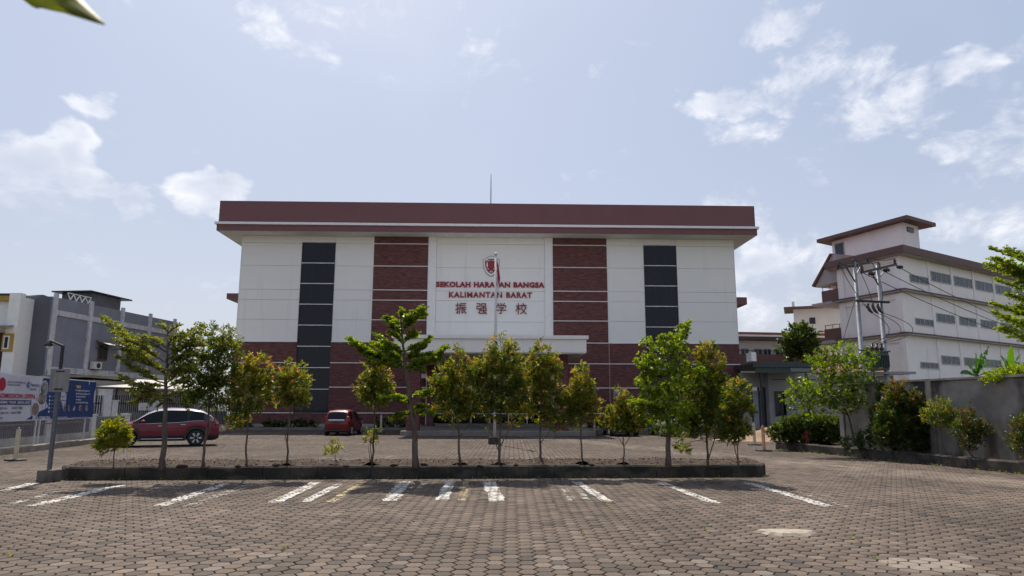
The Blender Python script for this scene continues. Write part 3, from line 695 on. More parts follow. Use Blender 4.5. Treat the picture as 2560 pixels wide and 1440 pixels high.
def build_island_trees():
    S = dict(group=GT)
    bushy_tree('round_shrub', 'low round yellow-green shrub at the left end of the island', 'shrub', (284, 1166), [(284, 1140), (285, 1120), (284, 1095)], [(285, 1092, 34, 38), (270, 1105, 22, 24), (303, 1100, 20, 24)], 300, L_lime, 9, .085, .024, r=(.014, .007), tone=(.5, .2), tip=.2, gap=.2, nb=30, depth=.95, **S)
    tier_tree('layered_tree', 'sparse yellowish tree with long level branches in front of the red SUV', 'tree', (406, 1168), [(411, 1090), (413, 1000), (416, 930), (418, 870), (420, 825)],
      [(414, 935, 262, 792), (415, 905, 300, 820), (416, 900, 505, 815), (416, 930, 490, 850), (414, 960, 298, 895), (415, 960, 470, 905), (414, 985, 300, 945), (413, 1000, 352, 1000), (414, 990, 455, 985), (418, 870, 360, 845), (418, 860, 470, 840), (420, 830, 395, 812), (420, 835, 450, 815), (413, 1005, 395, 1022), (414, 985, 370, 1020), (416, 930, 340, 880), (415, 940, 385, 915), (413, 1000, 440, 1010), (415, 965, 330, 985), (417, 880, 315, 855), (417, 890, 505, 865), (416, 915, 495, 890), (415, 945, 485, 925), (418, 865, 485, 828), (415, 970, 480, 960), (416, 925, 300, 870), (414, 990, 330, 1010)],
      L_termy, r=(.066, .006), per=7, L=.055, W=.032, side=.30, fill=1.3, tone=(.5, .25), **S)
    bushy_tree('red_tip_tree', 'tall dense red-tipped tree right of the sparse layered tree', 'tree', (508, 1162), [(512, 1110), (520, 1060), (526, 1000), (530, 920), (535, 850)], [(545, 845, 42, 36), (528, 885, 58, 45), (570, 885, 38, 42), (515, 935, 72, 50), (565, 945, 45, 45), (478, 960, 40, 42), (540, 985, 62, 40), (585, 1000, 22, 25), (500, 1005, 45, 25)], 1050, tone=(.16, .15), tip=.6, r=(.034, .012), nb=45, extra=[([(514, 1100), (540, 1040), (548, 980)], .014, .007)], **S)
    bushy_tree('red_tip_tree', 'slim red-tipped tree with orange shoots, left of the red hatchback, taller one', 'tree', (617, 1161), [(616, 1110), (620, 1050), (628, 980), (634, 920)], [(640, 910, 30, 26), (632, 940, 46, 38), (655, 965, 26, 35), (618, 980, 42, 32), (640, 1000, 40, 22), (600, 1040, 26, 22), (625, 1030, 24, 18), (585, 1060, 16, 16)], 560, tone=(.3, .17), tip=.8, r=(.026, .009), **S)
    bushy_tree('red_tip_tree', 'red-tipped tree with oval crown standing just left of the red hatchback', 'tree', (719, 1158), [(718, 1110), (722, 1060), (728, 1010), (730, 960)], [(728, 930, 34, 24), (738, 958, 38, 28), (705, 965, 26, 30), (735, 985, 42, 22), (702, 1010, 20, 16), (752, 1000, 20, 22), (728, 1010, 26, 14)], 420, tone=(.36, .17), tip=.7, r=(.026, .009), extra=[([(718, 1105), (710, 1080), (708, 1070)], .012, .006)], **S)
    bushy_tree('sapling', 'tiny yellow-green sapling in the gap in front of the hatchback', 'sapling', (838, 1160), [(839, 1140), (842, 1120)], [(829, 1130, 9, 7), (841, 1118, 5, 9)], 26, L_lime, 8, .075, .022, r=(.009, .004), tone=(.6, .2), tip=.1, gap=0, nb=8, extra=[([(838, 1150), (833, 1135)], .005, .003)], **S)
    bushy_tree('red_tip_tree', 'narrow brownish red-tipped tree left of the leaning green tree, with leafy basal shoots', 'tree', (930, 1158), [(933, 1110), (937, 1060), (938, 1000), (936, 930)], [(935, 922, 24, 32), (948, 945, 26, 34), (920, 970, 30, 28), (950, 975, 34, 28), (936, 1000, 40, 18), (933, 1080, 9, 14), (926, 1100, 10, 22)], 470, tone=(.33, .15), tip=.45, r=(.024, .009), extra=[([(928, 1156), (926, 1110), (932, 1080)], .012, .005), ([(926, 1156), (920, 1110)], .008, .004)], **S)
    tier_tree('leaning_tree', 'leaning green tree with flat layered crown reaching above the entrance canopy', 'tree', (1040, 1163), [(1036, 1090), (1030, 1030), (1020, 960), (1012, 900), (1006, 850), (1002, 800)],
      [(1012, 915, 874, 850), (1012, 920, 1116, 872), (1013, 925, 900, 880), (1013, 925, 1092, 905), (1011, 905, 945, 862), (1011, 900, 1072, 850), (1014, 930, 930, 912), (1014, 930, 1062, 930), (1011, 900, 1040, 890), (1010, 890, 975, 872), (1007, 860, 980, 838), (1007, 860, 1042, 836), (1003, 815, 1058, 776), (1003, 815, 962, 800), (1003, 810, 1030, 792), (1002, 800, 1005, 778), (1004, 830, 1035, 808), (1012, 915, 890, 862), (1013, 920, 1100, 890), (1013, 925, 960, 900), (1013, 925, 1040, 912), (1009, 880, 1060, 870), (1009, 880, 950, 845), (1005, 840, 975, 815),
       (1026, 1000, 958, 1002), (1026, 1000, 1078, 985), (1030, 1035, 985, 1052), (1030, 1035, 1082, 1038), (1030, 1025, 1062, 1018), (1028, 1015, 1000, 1005)],
      L_term, r=(.072, .016), per=9, L=.068, W=.044, side=.44, fill=1.9, tone=(.45, .24), **S)
    bushy_tree('red_tip_tree', 'orange-tipped bushy tree right of the leaning green tree', 'tree', (1150, 1158), [(1148, 1110), (1144, 1060), (1140, 1000), (1140, 930)], [(1142, 895, 14, 26), (1166, 905, 18, 26), (1145, 930, 34, 32), (1112, 955, 40, 32), (1165, 965, 40, 45), (1092, 985, 28, 40), (1130, 1000, 48, 35), (1170, 1010, 32, 32), (1140, 1035, 42, 18), (1178, 1045, 14, 14)], 900, tone=(.36, .17), tip=.65, r=(.03, .01), nb=40, extra=[([(1150, 1090), (1172, 1060), (1180, 1020)], .012, .006)], **S)
    bushy_tree('red_tip_tree', 'tallest red-tipped tree in the middle, its crown hiding the flagpole', 'tree', (1247, 1157), [(1249, 1110), (1252, 1060), (1254, 990), (1256, 900)], [(1253, 865, 28, 26), (1256, 895, 44, 34), (1230, 925, 38, 38), (1283, 925, 34, 42), (1255, 955, 58, 42), (1205, 945, 24, 30), (1215, 990, 32, 36), (1295, 985, 28, 40), (1255, 1005, 50, 34), (1228, 1040, 22, 24), (1285, 1045, 24, 26)], 1150, tone=(.30, .17), tip=.6, r=(.034, .012), nb=50, extra=[([(1248, 1120), (1275, 1070), (1285, 1020)], .014, .007), ([(1248, 1130), (1225, 1080), (1222, 1030)], .012, .006)], **S)
    bushy_tree('red_tip_tree', 'yellow-green red-tipped tree under the right end of the entrance canopy', 'tree', (1350, 1154), [(1351, 1110), (1352, 1060), (1354, 1000), (1356, 920)], [(1356, 880, 16, 24), (1348, 900, 30, 28), (1372, 905, 24, 34), (1355, 935, 48, 36), (1388, 950, 22, 26), (1335, 965, 38, 36), (1365, 985, 38, 30), (1340, 1015, 34, 30), (1368, 1045, 22, 22), (1325, 1040, 20, 18)], 850, tone=(.38, .17), tip=.5, r=(.030, .01), nb=40, extra=[([(1350, 1110), (1375, 1075), (1372, 1050)], .010, .005)], **S)
    bushy_tree('red_tip_tree', 'conical red-tipped tree right of the entrance, with a low left side branch', 'tree', (1455, 1156), [(1454, 1110), (1452, 1060), (1452, 1000), (1452, 950)], [(1452, 935, 15, 22), (1456, 962, 26, 28), (1452, 990, 40, 26), (1430, 1012, 34, 26), (1474, 1015, 24, 30), (1458, 1040, 36, 24), (1402, 1030, 24, 30), (1395, 1060, 20, 22), (1425, 1050, 24, 20)], 720, tone=(.36, .17), tip=.7, r=(.024, .009), nb=36, **S)
    bushy_tree('red_tip_tree', 'short pyramid-shaped red-tipped tree below the blue parking sign', 'tree', (1560, 1157), [(1560, 1120), (1556, 1080), (1554, 1040)], [(1553, 995, 16, 22), (1556, 1018, 28, 22), (1545, 1040, 34, 22), (1568, 1048, 38, 24), (1535, 1062, 28, 16), (1590, 1062, 26, 18), (1558, 1068, 38, 12)], 520, tone=(.38, .17), tip=.6, r=(.018, .008), extra=[([(1560, 1115), (1580, 1085), (1580, 1060)], .008, .005), ([(1559, 1115), (1540, 1085)], .007, .004)], **S)
    tier_tree('bright_tree', 'bright green dense tree with straight pale trunk, right half of the island', 'tree', (1670, 1160), [(1670, 1090), (1672, 1000), (1672, 920), (1678, 850)],
      [(1674, 900, 1718, 810), (1672, 950, 1590, 905), (1672, 960, 1760, 930), (1672, 1000, 1590, 960), (1672, 1000, 1765, 970), (1672, 1040, 1585, 1010), (1672, 1050, 1745, 1040)],
      L_term, r=(.066, .018), per=8, L=.064, W=.044, side=.3, tone=(.55, .24), lobes=[(1706, 825, 16, 18), (1668, 850, 34, 22), (1625, 862, 24, 18), (1690, 875, 42, 24), (1622, 895, 34, 22), (1650, 925, 48, 26), (1705, 915, 34, 26), (1625, 950, 38, 28), (1690, 965, 48, 26), (1640, 990, 48, 28), (1745, 935, 26, 16), (1610, 1015, 28, 24), (1680, 1020, 56, 28), (1640, 1050, 46, 24), (1715, 1050, 38, 24), (1670, 1072, 48, 14)], nlobe=1900, **S)
    bushy_tree('red_tip_tree', 'tall drooping red-tipped tree beside the bright green tree, with a hanging low branch', 'tree', (1770, 1158), [(1768, 1120), (1766, 1060), (1768, 980), (1770, 920)], [(1768, 885, 22, 24), (1774, 915, 32, 30), (1768, 950, 42, 36), (1795, 985, 36, 38), (1755, 990, 42, 40), (1780, 1030, 48, 36), (1745, 1040, 34, 34), (1765, 1075, 42, 24), (1712, 1075, 26, 28), (1705, 1130, 15, 20), (1795, 1085, 24, 20), (1728, 1105, 10, 12)], 1050, tone=(.24, .15), tip=.6, r=(.028, .011), nb=46, per=9, L=.09, W=.022, extra=[([(1770, 1150), (1785, 1100), (1790, 1050)], .016, .007), ([(1752, 1100), (1725, 1105), (1706, 1120)], .006, .003)], **S)
    bushy_tree('red_tip_tree', 'last red-tipped tree at the right end of the island, with twin thin stems', 'tree', (1846, 1167), [(1843, 1120), (1846, 1080), (1846, 1020)], [(1846, 975, 22, 22), (1846, 1005, 30, 30), (1860, 1035, 20, 34), (1830, 1045, 32, 32), (1842, 1075, 32, 26), (1822, 1090, 26, 18)], 560, tone=(.27, .16), tip=.7, r=(.016, .007), per=9, L=.085, W=.022, extra=[([(1846, 1165), (1836, 1110), (1834, 1070)], .012, .006)], **S)
build_island_trees()

def litter():
    n = 3400; x = NP.uniform(ISL_L + .2, ISL_R - .2, n); y = 16.52 + .072 * x + NP.uniform(.14, ISL_W - .15, n)
    z = KH + .03 + NP.uniform(0, .05, n)
    keep = NP.random(n) < .9
    # rest on the soil surface
    soil = next(o for o in ISLAND.children if o.name.startswith('soil'))
    from mathutils.bvhtree import BVHTree
    bv = BVHTree.FromPolygons([v.co for v in soil.data.vertices], [p.vertices for p in soil.data.polygons])
    for i in range(n):
        h = bv.ray_cast(Vector((x[i], y[i], 2)), Vector((0, 0, -1)))[0]
        if h: z[i] = h.z + .004
    C = np.stack([x, y, z], 1); a = NP.uniform(0, 6.28, n); A = np.stack([np.cos(a), np.sin(a), NP.normal(.12, .2, n)], 1); A /= np.linalg.norm(A, axis=1)[:, None]
    me = leaf_mesh('leaf_litter', C, A, NP.uniform(.03, .075, n), NP.uniform(.015, .032, n), NP.random(n), L_litter)
    tag(link('leaf_litter', me), 'dry brown fallen leaves scattered over the island soil', kind='stuff')
    # fallen scraps on the paving
    n = 900; x = NP.uniform(-14, 13, n); y = NP.uniform(6.5, 24, n); ok = ~((x > ISL_L - .1) & (x < ISL_R + .1) & (y > 16.52 + .072 * x - .05) & (y < 16.52 + .072 * x + ISL_W + .05)) & (x > -.8 * y) & (x < kerbR(24) + (24 - y) * .2)
    x, y = x[ok], y[ok]; n = len(x); C = np.stack([x, y, np.full(n, .008)], 1); a = NP.uniform(0, 6.28, n); A = np.stack([np.cos(a), np.sin(a), NP.uniform(0, .3, n)], 1); A /= np.linalg.norm(A, axis=1)[:, None]
    me = leaf_mesh('fallen_leaves', C, A, NP.uniform(.015, .05, n), NP.uniform(.01, .022, n), NP.random(n), L_litter)
    tag(link('fallen_leaves', me), 'small dry leaves and chips strewn over the paving', kind='stuff')
litter()
def clods():
    spots = [(865, 1162, .06), (595, 1163, .05), (1060, 1158, .07), (455, 1162, .10), (690, 1160, .07), (985, 1160, .07), (1290, 1160, .05), (1200, 1163, .06), (1790, 1165, .10), (1480, 1160, .05)]
    for k, (px, py, r) in enumerate(spots):
        g = G(px, py, .36); bm = bmesh.new(); bmesh.ops.create_icosphere(bm, subdivisions=2, radius=r)
        for v in bm.verts: v.co *= 1 + .35 * mnoise.noise(v.co * 14 + Vector((k * 3, 0, 0))); v.co.z *= .55; v.co.x *= 1.3
        me = bpy.data.meshes.new('earth_clod'); bm.to_mesh(me); bm.free(); me.materials.append(M_soil); me.shade_smooth()
        where = ['left of the brown narrow tree', 'left of the slim tree', 'at the foot of the leaning tree', 'between the sparse tree and the tall dense tree', 'left of the oval crowned tree', 'right of the brown narrow tree', 'right of the tallest tree', 'left of the tallest tree', 'right of the drooping tree', 'right of the conical tree'][k]
        tag(link('earth_clod', me, None, (g[0], g[1], .335)), 'lump of earth on the island soil ' + where, 'clod', 'lumps of earth on the island')
clods()

# ---------------------------------------------------------------- text and marks
def text_mesh(s, width=None, height=None, extrude=.03, bold=.0, spacing=1.0, align='CENTER'):
    cu = bpy.data.curves.new('t', 'FONT'); cu.body = s; cu.size = 1; cu.extrude = 0; cu.offset = bold; cu.space_character = spacing; cu.resolution_u = 3
    ob = bpy.data.objects.new('t', cu); COL.objects.link(ob)
    me = bpy.data.meshes.new_from_object(ob); COL.objects.unlink(ob); bpy.data.objects.remove(ob); bpy.data.curves.remove(cu)
    V = np.array([v.co[:] for v in me.vertices]); F = [tuple(p.vertices) for p in me.polygons]; bpy.data.meshes.remove(me)
    mn = V.min(0); mx = V.max(0); V = V - np.array([(mn[0] + mx[0]) / 2 if align == 'CENTER' else mn[0], mn[1], 0])
    w0 = mx[0] - mn[0]; h0 = mx[1] - mn[1]
    sx = width / w0 if width else height / h0; sy = height / h0 if height else sx
    V[:, 0] *= sx; V[:, 1] *= sy
    return V, F
def islands(V, F):
    par = list(range(len(V)))
    def find(a):
        while par[a] != a: par[a] = par[par[a]]; a = par[a]
        return a
    for f in F:
        for a in f[1:]: par[find(a)] = find(f[0])
    g = {}
    for f in F: g.setdefault(find(f[0]), []).append(f)
    return list(g.values())
def letters(parent, V, F, fn, mt, depth, name='letter'):
    """extrude every glyph into an object of its own; fn(u, v, d) places it"""
    for fs in islands(V, F):
        idx = sorted({i for f in fs for i in f}); mp = {i: k for k, i in enumerate(idx)}; n = len(idx)
        edges = {}
        for f in fs:
            for a, b in zip(f, f[1:] + f[:1]): edges[(a, b)] = 1
        mb = MB(); mb.v = [tuple(fn(V[i][0], V[i][1], 0)) for i in idx] + [tuple(fn(V[i][0], V[i][1], depth)) for i in idx]
        mb.f = [tuple(mp[i] for i in f) for f in fs] + [tuple(mp[i] + n for i in reversed(f)) for f in fs]
        if depth: mb.f += [(mp[b], mp[a], mp[a] + n, mp[b] + n) for (a, b) in edges if (b, a) not in edges]
        mb.m = [0] * len(mb.f); mb.build(name, mt, parent)

# ---------------------------------------------------------------- main school building
BF = Fr((0, 53, 0), 1.55)
def build_school():
    B = tag(empty('school_building', tuple(BF.o), BF.a), 'large white and red-brick school hall with brown flat roof fascia', 'building')
    H = BF.hit
    xL = H(597, 720)[0]; xR = H(1842, 760)[0]; z = lambda py, px=700: H(px, py)[1]
    zs = z(586); zb = z(854)                           # soffit height, top of brick base
    zs = H(1000, 592)[1]
    rows = [zb, z(798.5), z(749), z(723.5), z(663.5), z(607.5), zs]
    brows = [.30, z(1032), H(880, 968)[1], z(906.5), zb]
    sl0, sl1 = H(757, 607)[0], H(839, 607)[0]; sr0, sr1 = H(1609, 617)[0], H(1689, 617)[0]
    bl0, bl1 = H(935, 600)[0], H(1073, 600)[0]; br0, br1 = H(1380, 600)[0], H(1517, 600)[0]
    ztop_w = H(800, 607)[1]; zbot_w = z(1031)
    D = 34
    # body behind the cladding
    m = MB(); m.box(xL + .06, xR - .06, .10, D, 0, zs - .02); m.build('core_wall', M_core, B)
    m = MB(); m.box(xL, xL + .06, .0, D, 0, zs - .02); m.build('side_wall', M_white, B)
    m = MB(); m.box(xR - .06, xR, .0, D, 0, zs - .02); m.build('side_wall', M_white, B)
    g = .010
    def panel(x0, x1, z0, z1, mt, y0=0.0, name='wall_panel'):
        m = MB(); m.box(x0 + g, x1 - g, y0, y0 + .09, z0 + g, z1 - g); m.build(name, mt, B)
    for (a, b) in ((xL + .062, sl0), (sl1, bl0), (br1, sr0), (sr1, xR - .062)):
        for z0, z1 in zip(rows[:-1], rows[1:]): panel(a, b, z0, z1, M_white)
    # strip above the tall windows
    for a, b in ((sl0, sl1), (sr0, sr1)): panel(a, b, ztop_w + .03, zs, M_white)
    # brick columns
    for a, b in ((bl0, bl1), (br0, br1)):
        for z0, z1 in zip(rows[:-1], rows[1:]): panel(a, b, z0, z1, M_brick, -.06, 'brick_panel')
        for zz in rows[1:-1]:
            m = MB(); m.box(a, b, -.10, -.055, zz - .026, zz + .026); m.build('trim_strip', M_trim, B)
        for xx in (a, b):
            m = MB(); m.box(xx - .04, xx + .04, -.08, .02, zb, zs - .01); m.build('edge_strip', M_trim, B)
    # brick base
    segs = [(xL + .0, sl0), (sl1, bl0), (bl0, bl1), (br0, br1), (br1, sr0), (sr1, xR)]
    for a, b in segs:
        for z0, z1 in zip(brows[:-1], brows[1:]): panel(a, b, z0, z1, M_brick, -.05, 'brick_panel')
    for zz in brows[1:]:
        for a, b in ((xL, sl0 - .02), (sl1 + .02, bl1), (br0, sr0 - .02), (sr1 + .02, xR)):
            m = MB(); m.box(a, b, -.09, -.045, zz - .028, zz + .028); m.build('trim_strip', M_trim, B)
    xv = H(1523, 900)[0]; m = MB(); m.box(xv - .03, xv + .03, -.088, -.046, .3, zb - .05); m.build('edge_strip', mat('reddish_trim', (.35, .24, .23), .6, (.3, .2, .2), 4), B)
    # under each window strip
    for a, b in ((sl0, sl1), (sr0, sr1)): panel(a, b, .3, zbot_w - .05, M_brick, -.05, 'brick_panel')
    # centre panel with frame
    c0, c1 = H(1090, 700)[0], H(1362, 700)[0]; crows = [z(838, 1228), H(1228, 805)[1], H(1228, 752)[1], H(1228, 728)[1], H(1228, 670)[1], H(1228, 611)[1], zs]
    for z0, z1 in zip(crows[:-1], crows[1:]): panel(c0, c1, z0, z1, M_white)
    for a, b in ((bl1 + .04, c0 + .0), (c1, br0 - .04)):
        m = MB(); m.box(a, b, -.16, .08, crows[0] - .4, zs - .012); m.build('pilaster', M_trim, B)
    # tall window strips
    ph = (ztop_w - zbot_w) / 8.07
    for (a, b) in ((sl0, sl1), (sr0, sr1)):
        w = empty('window_strip', (0, 0, 0), 0, B)
        zt = ztop_w
        for k in range(8):
            zb_ = ztop_w - ph * (k + 1) if k < 7 else zbot_w
            m = MB(); mid = (a + b) / 2
            m.box(a + .05, b - .05, .03, .05, zb_ + .02, zt - .02); m.build('pane', M_glass, w)
            if k < 7:
                m = MB(); m.box(a, b, -.05, .03, zb_ - .026, zb_ + .026); m.build('mullion', M_trim, w)
            zt = zb_
        for s in (a, b):
            m = MB(); m.box(s - .03, s + .03, -.02, .06, zbot_w, ztop_w); m.build('frame_jamb', M_dkmetal, w)
        for s in (a + (b - a) / 3, a + 2 * (b - a) / 3):
            m = MB(); m.box(s - .012, s + .012, .015, .03, zbot_w, ztop_w); m.build('frame_jamb', mat('glazing_joint', (.02, .022, .03), .4, (.015, .016, .02), 5), w)
    # roof: fascia, gutter line, lower fascia, soffit
    OV = 1.42
    fL, fR = H(545, 520, -OV)[0], H(1890, 530, -OV)[0]; ft = H(1228, 508, -OV)[1]; f1 = H(1228, 561, -OV)[1]; f2 = H(1228, 566.5, -OV)[1]; f3 = H(1228, 582, -OV)[1]
    r = empty('roof', (0, 0, 0), 0, B)
    m = MB(); m.box(fL + .1, fR - .1, -OV + .05, D, f1, ft); m.build('upper_fascia', M_fascia, r)
    m = MB(); m.box(fL - .12, fR + .12, -OV - .14, D + .1, f1 - .18, f1 - .002); m.build('gutter', M_trim, r)
    m = MB(); m.box(fL, fR, -OV, D, f3, f1 - .182); m.build('lower_fascia', M_fascia, r)
    m = MB(); m.box(fL + .05, fR - .05, -OV + .05, D - .1, zs + .0, f3 - .004); m.build('soffit', M_soffit, r)
    m = MB(); m.tube([(H(1227, 470)[0], 3, ft - .1), (H(1227, 470)[0], 3, H(1227, 470, 3)[1]), (H(1227, 470)[0], 3, H(1227, 434, 3)[1])], [.045, .035, .02], 6); m.build('lightning_rod', M_dkmetal, r)
    # eaves at the sides, further back
    for px0, px1, py0, py1, sg in ((567, 592, 733, 752, -1), (1867, 1843, 743, 766, 1)):
        x0 = H(px0, py0, 9)[0]; zt = H(px0, py0, 9)[1]; zb_ = H(px0, py1 - 5, 9)[1]; xw = xL if sg < 0 else xR
        m = MB(); m.box(min(x0, xw), max(x0, xw), 9, 24, zb_, zt); m.build('side_eave', M_fascia, B)
    # entrance canopy (beam box on two brick columns)
    can = empty('entrance_canopy', (0, 0, 0), 0, B)
    cy0 = -13.3 + .35
    cr = H(1466, 860, cy0)[0]; cl = H(985, 860, cy0)[0]; ct = H(1228, 838, cy0)[1]; cm_ = H(1228, 847, cy0)[1]; cb = H(1228, 881, cy0)[1]
    m = MB(); m.box(cl - .12, cr + .12, cy0 - .12, -.17, cm_ + .004, ct); m.build('canopy_coping', M_trim, can)
    m = MB(); m.box(cl, cr, cy0, -.165, cb + .012, cm_); m.build('canopy_fascia', M_white, can)
    m = MB(); m.box(cl + .06, cr - .06, cy0 + .06, -.17, cb - .05, cb + .008); m.build('canopy_soffit', M_soffit, can)
    yc = cy0 + .9
    for a, b in ((1019, 1050), (1391, 1421)):
        x0 = H(a, 960, yc)[0]; x1 = H(b, 960, yc)[0]
        m = MB(); m.box(x0, x1, yc, yc + .7, .27, cb - .052); m.build('canopy_column', M_brickc, can)
        x0b = H(a, 960, yc)[0]
        m = MB(); m.box(x0 + .1, x1 - .1, -1.2, -.5, .27, cb - .052); m.build('canopy_column', M_brickc, can)
    # brick behind the canopy
    e0, e1 = H(1052, 1000)[0], H(1386, 1000)[0]; ze = H(1100, 935)[1]; zc0 = H(1228, 838)[1]
    for z0, z1 in ((ze, brows[3]), (brows[3], zc0 - .1)):
        if z1 > z0: panel(bl1, br0, z0, z1, M_brick, -.05, 'brick_panel')
    for a, b in ((bl1, e0), (e1, br0)):
        for z0, z1 in ((.3, brows[1]), (brows[1], brows[2]), (brows[2], ze)): panel(a, b, z0, z1, M_brick, -.05, 'brick_panel')
    # entrance glazing
    en = empty('entrance', (0, 0, 0), 0, B); zbot = .32
    m = MB(); m.box(e0, e1, -.45, -.06, ze - .32, ze); m.build('lintel', M_trim, en)
    w0, w1 = H(1066, 1000)[0], H(1085, 1000)[0]; w2, w3 = H(1364, 1000)[0], H(1384, 1000)[0]
    for a, b in ((w0, w1), (w2, w3)):
        m = MB(); m.box(a, b, -.5, -.06, zbot, ze - .325); m.build('jamb_pier', M_trim, en)
    ga, gb = w1 + .01, w2 - .01; zt = ze - .33; n = 6; zl = [zbot + .06, H(1100, 1034)[1], H(1100, 1005)[1], zt]
    for k in range(n):
        a = ga + (gb - ga) * k / n; b = ga + (gb - ga) * (k + 1) / n
        door = k in (2, 3)
        for z0, z1 in (((zl[0], zl[2]), (zl[2], zl[3])) if door else zip(zl[:-1], zl[1:])):
            m = MB(); m.box(a + .03, b - .03, -.17, -.15, z0 + .03, z1 - .03); m.build('door_pane' if door and z0 == zl[0] else 'pane', M_glass, en)
    for k in range(n + 1):
        a = ga + (gb - ga) * k / n; m = MB(); m.box(a - .035, a + .035, -.21, -.12, zbot, zt); m.build('mullion', M_trim, en)
    for zz in (zl[0], zl[1], zl[2]):
        m = MB(); m.box(ga + .04, gb - .04, -.205, -.125, zz - .035, zz + .035); m.build('mullion', M_trim, en)
    m = MB(); x_, z_ = H(1150, 1013); m.box(x_ - .12, x_ + .12, -.19, -.172, z_ - .2, z_ + .2); m.build('notice_sheet', M_paintw, en)
    x_, z_ = H(1373, 993); m = MB(); m.lathe([(.02, -.56), (.26, -.56), (.26, -.51), (.02, -.51)], 20, (x_, 0, z_), 'y'); m.build('round_blue_sign', mat('sign_blue', (.03, .07, .30), .4, (.025, .06, .26), 5), en)
    # name letters
    nm = empty('name_lettering', (0, 0, 0), 0, B)
    def place(cx, zb_): return lambda u, v, d: (cx + u, -.075 + d, zb_ + v)
    for s, px0, px1, pt, pb, bold in (('SEKOLAH HARAPAN BANGSA', 1090.5, 1361, 705, 719, .05), ('KALIMANTAN BARAT', 1122.5, 1330, 730.5, 744.5, .036)):
        x0, x1 = H(px0, pt)[0], H(px1, pt)[0]; z0 = H(1228, pb)[1]; z1 = H(1228, pt)[1]
        V, F = text_mesh(s, x1 - x0, z1 - z0, 0, bold, 1.16 if s[0] == 'K' else 1.1); letters(nm, V, F, place((x0 + x1) / 2, z0), M_letter, .07)
    # the four characters, stroke by stroke on a 0..100 grid
    G4 = {
     1: [((5, 78), (38, 78)), ((22, 98), (22, 8), (12, 12)), ((4, 38), (38, 52)), ((46, 92), (96, 92)), ((46, 92), (46, 50), (36, 4)), ((54, 74), (90, 74)), ((48, 56), (97, 56)), ((62, 56), (62, 10), (74, 18)), ((70, 50), (97, 4)), ((92, 44), (76, 32))],
     2: [((6, 92), (36, 92), (36, 70), (8, 70), (8, 46), (36, 46), (34, 10), (22, 12)), ((50, 92), (90, 92), (90, 70), (50, 70), (50, 92)), ((46, 54), (94, 54), (94, 30), (46, 30), (46, 54)), ((70, 70), (70, 6)), ((42, 6), (94, 8)), ((82, 20), (97, 2))],
     3: [((22, 96), (30, 80)), ((48, 98), (52, 82)), ((82, 98), (68, 80)), ((8, 58), (8, 76), (94, 76), (90, 60)), ((26, 58), (74, 58), (54, 44)), ((52, 44), (52, 6), (36, 8)), ((4, 36), (97, 36))],
     4: [((4, 74), (42, 74)), ((24, 98), (24, 2)), ((23, 70), (4, 30)), ((25, 60), (42, 42)), ((66, 98), (72, 86)), ((46, 80), (97, 80)), ((60, 72), (48, 54)), ((80, 72), (95, 54)), ((86, 52), (74, 28), (44, 4)), ((56, 50), (70, 26), (97, 4))]}
    for k, (px0, px1) in enumerate(((1138, 1166), (1190, 1217), (1239, 1266), (1289, 1317))):
        x0, x1 = H(px0, 770)[0], H(px1, 770)[0]; z0, z1 = H(1228, 785.5)[1], H(1228, 757.5)[1]; m = MB(); q = 0
        for st in G4[k + 1]:
            for a, b in zip(st[:-1], st[1:]):
                q += 1; A = Vector((x0 + (x1 - x0) * a[0] / 100, -.04 - .0006 * q, z0 + (z1 - z0) * a[1] / 100)); Bv = Vector((x0 + (x1 - x0) * b[0] / 100, -.04 - .0006 * q, z0 + (z1 - z0) * b[1] / 100)); d = (Bv - A).normalized() * .02
                m.bar(A - d, Bv + d, .065, .06, up=(0, 1, 0))
        m.build('character', mat('dark_red_letter', (.20, .014, .022), .4, (.17, .012, .02), 4), nm)
    # shield emblem
    sh = empty('shield_emblem', (0, 0, 0), 0, B)
    x0, x1 = H(1208.5, 660)[0], H(1247.5, 660)[0]; z0, z1 = H(1228, 690.5)[1], H(1228, 641.5)[1]
    half = [(.0, 1.0), (.16, .985), (.26, .90), (.38, .85), (.5, .83), (.49, .60), (.44, .40), (.33, .20), (.16, .06), (0, 0)]
    out = half + [(-u, v) for u, v in reversed(half[1:-1])]
    cx = (x0 + x1) / 2; wd = x1 - x0; ht = z1 - z0
    def shp(s, d0, d1, mt, nme, pts=out, c=.53):
        m = MB(); m.prism([(u * s, c + (v - c) * s) for u, v in pts], lambda u, v, d: (cx + u * wd, d, z0 + v * ht), d0, d1); m.build(nme, mt, sh)
    shp(1.06, -.06, -.03, mat('shield_edge', (.16, .16, .18), .5, (.13, .13, .15), 5), 'rim_plate'); shp(1.0, -.10, -.061, M_trim, 'border'); shp(.80, -.125, -.101, M_letter, 'field')  # dark grey plate, slightly larger, behind the shield border
    def bit(pts, nme='mark', mt=M_trim): 
        m = MB(); m.prism(pts, lambda u, v, d: (cx + u * wd, d, z0 + v * ht), -.14, -.126); m.build(nme, mt, sh)
    for s in (-1, 1):
        bit([(s * .28, .70), (s * .24, .70), (s * .21, .56), (s * .22, .44), (s * .27, .42), (s * .30, .55)])
        bit([(s * .30, .77), (s * .05, .80), (s * .05, .775), (s * .30, .745)])
        bit([(s * .29, .37), (s * .24, .37), (s * .24, .33), (s * .29, .33)]); bit([(s * .20, .37), (s * .15, .37), (s * .15, .33), (s * .20, .33)])
        bit([(s * .09, .24), (s * .03, .27), (s * .03, .15), (s * .06, .17)])
    bit([(-.10, .90), (.10, .90), (.14, .86), (-.14, .86)])
    # forecourt platform, kerb and planting bed along the wall are separate
    return B, dict(xL=xL, xR=xR, cl=cl, cr=cr, cy0=cy0, H=H)
SCHOOL, SD = build_school()

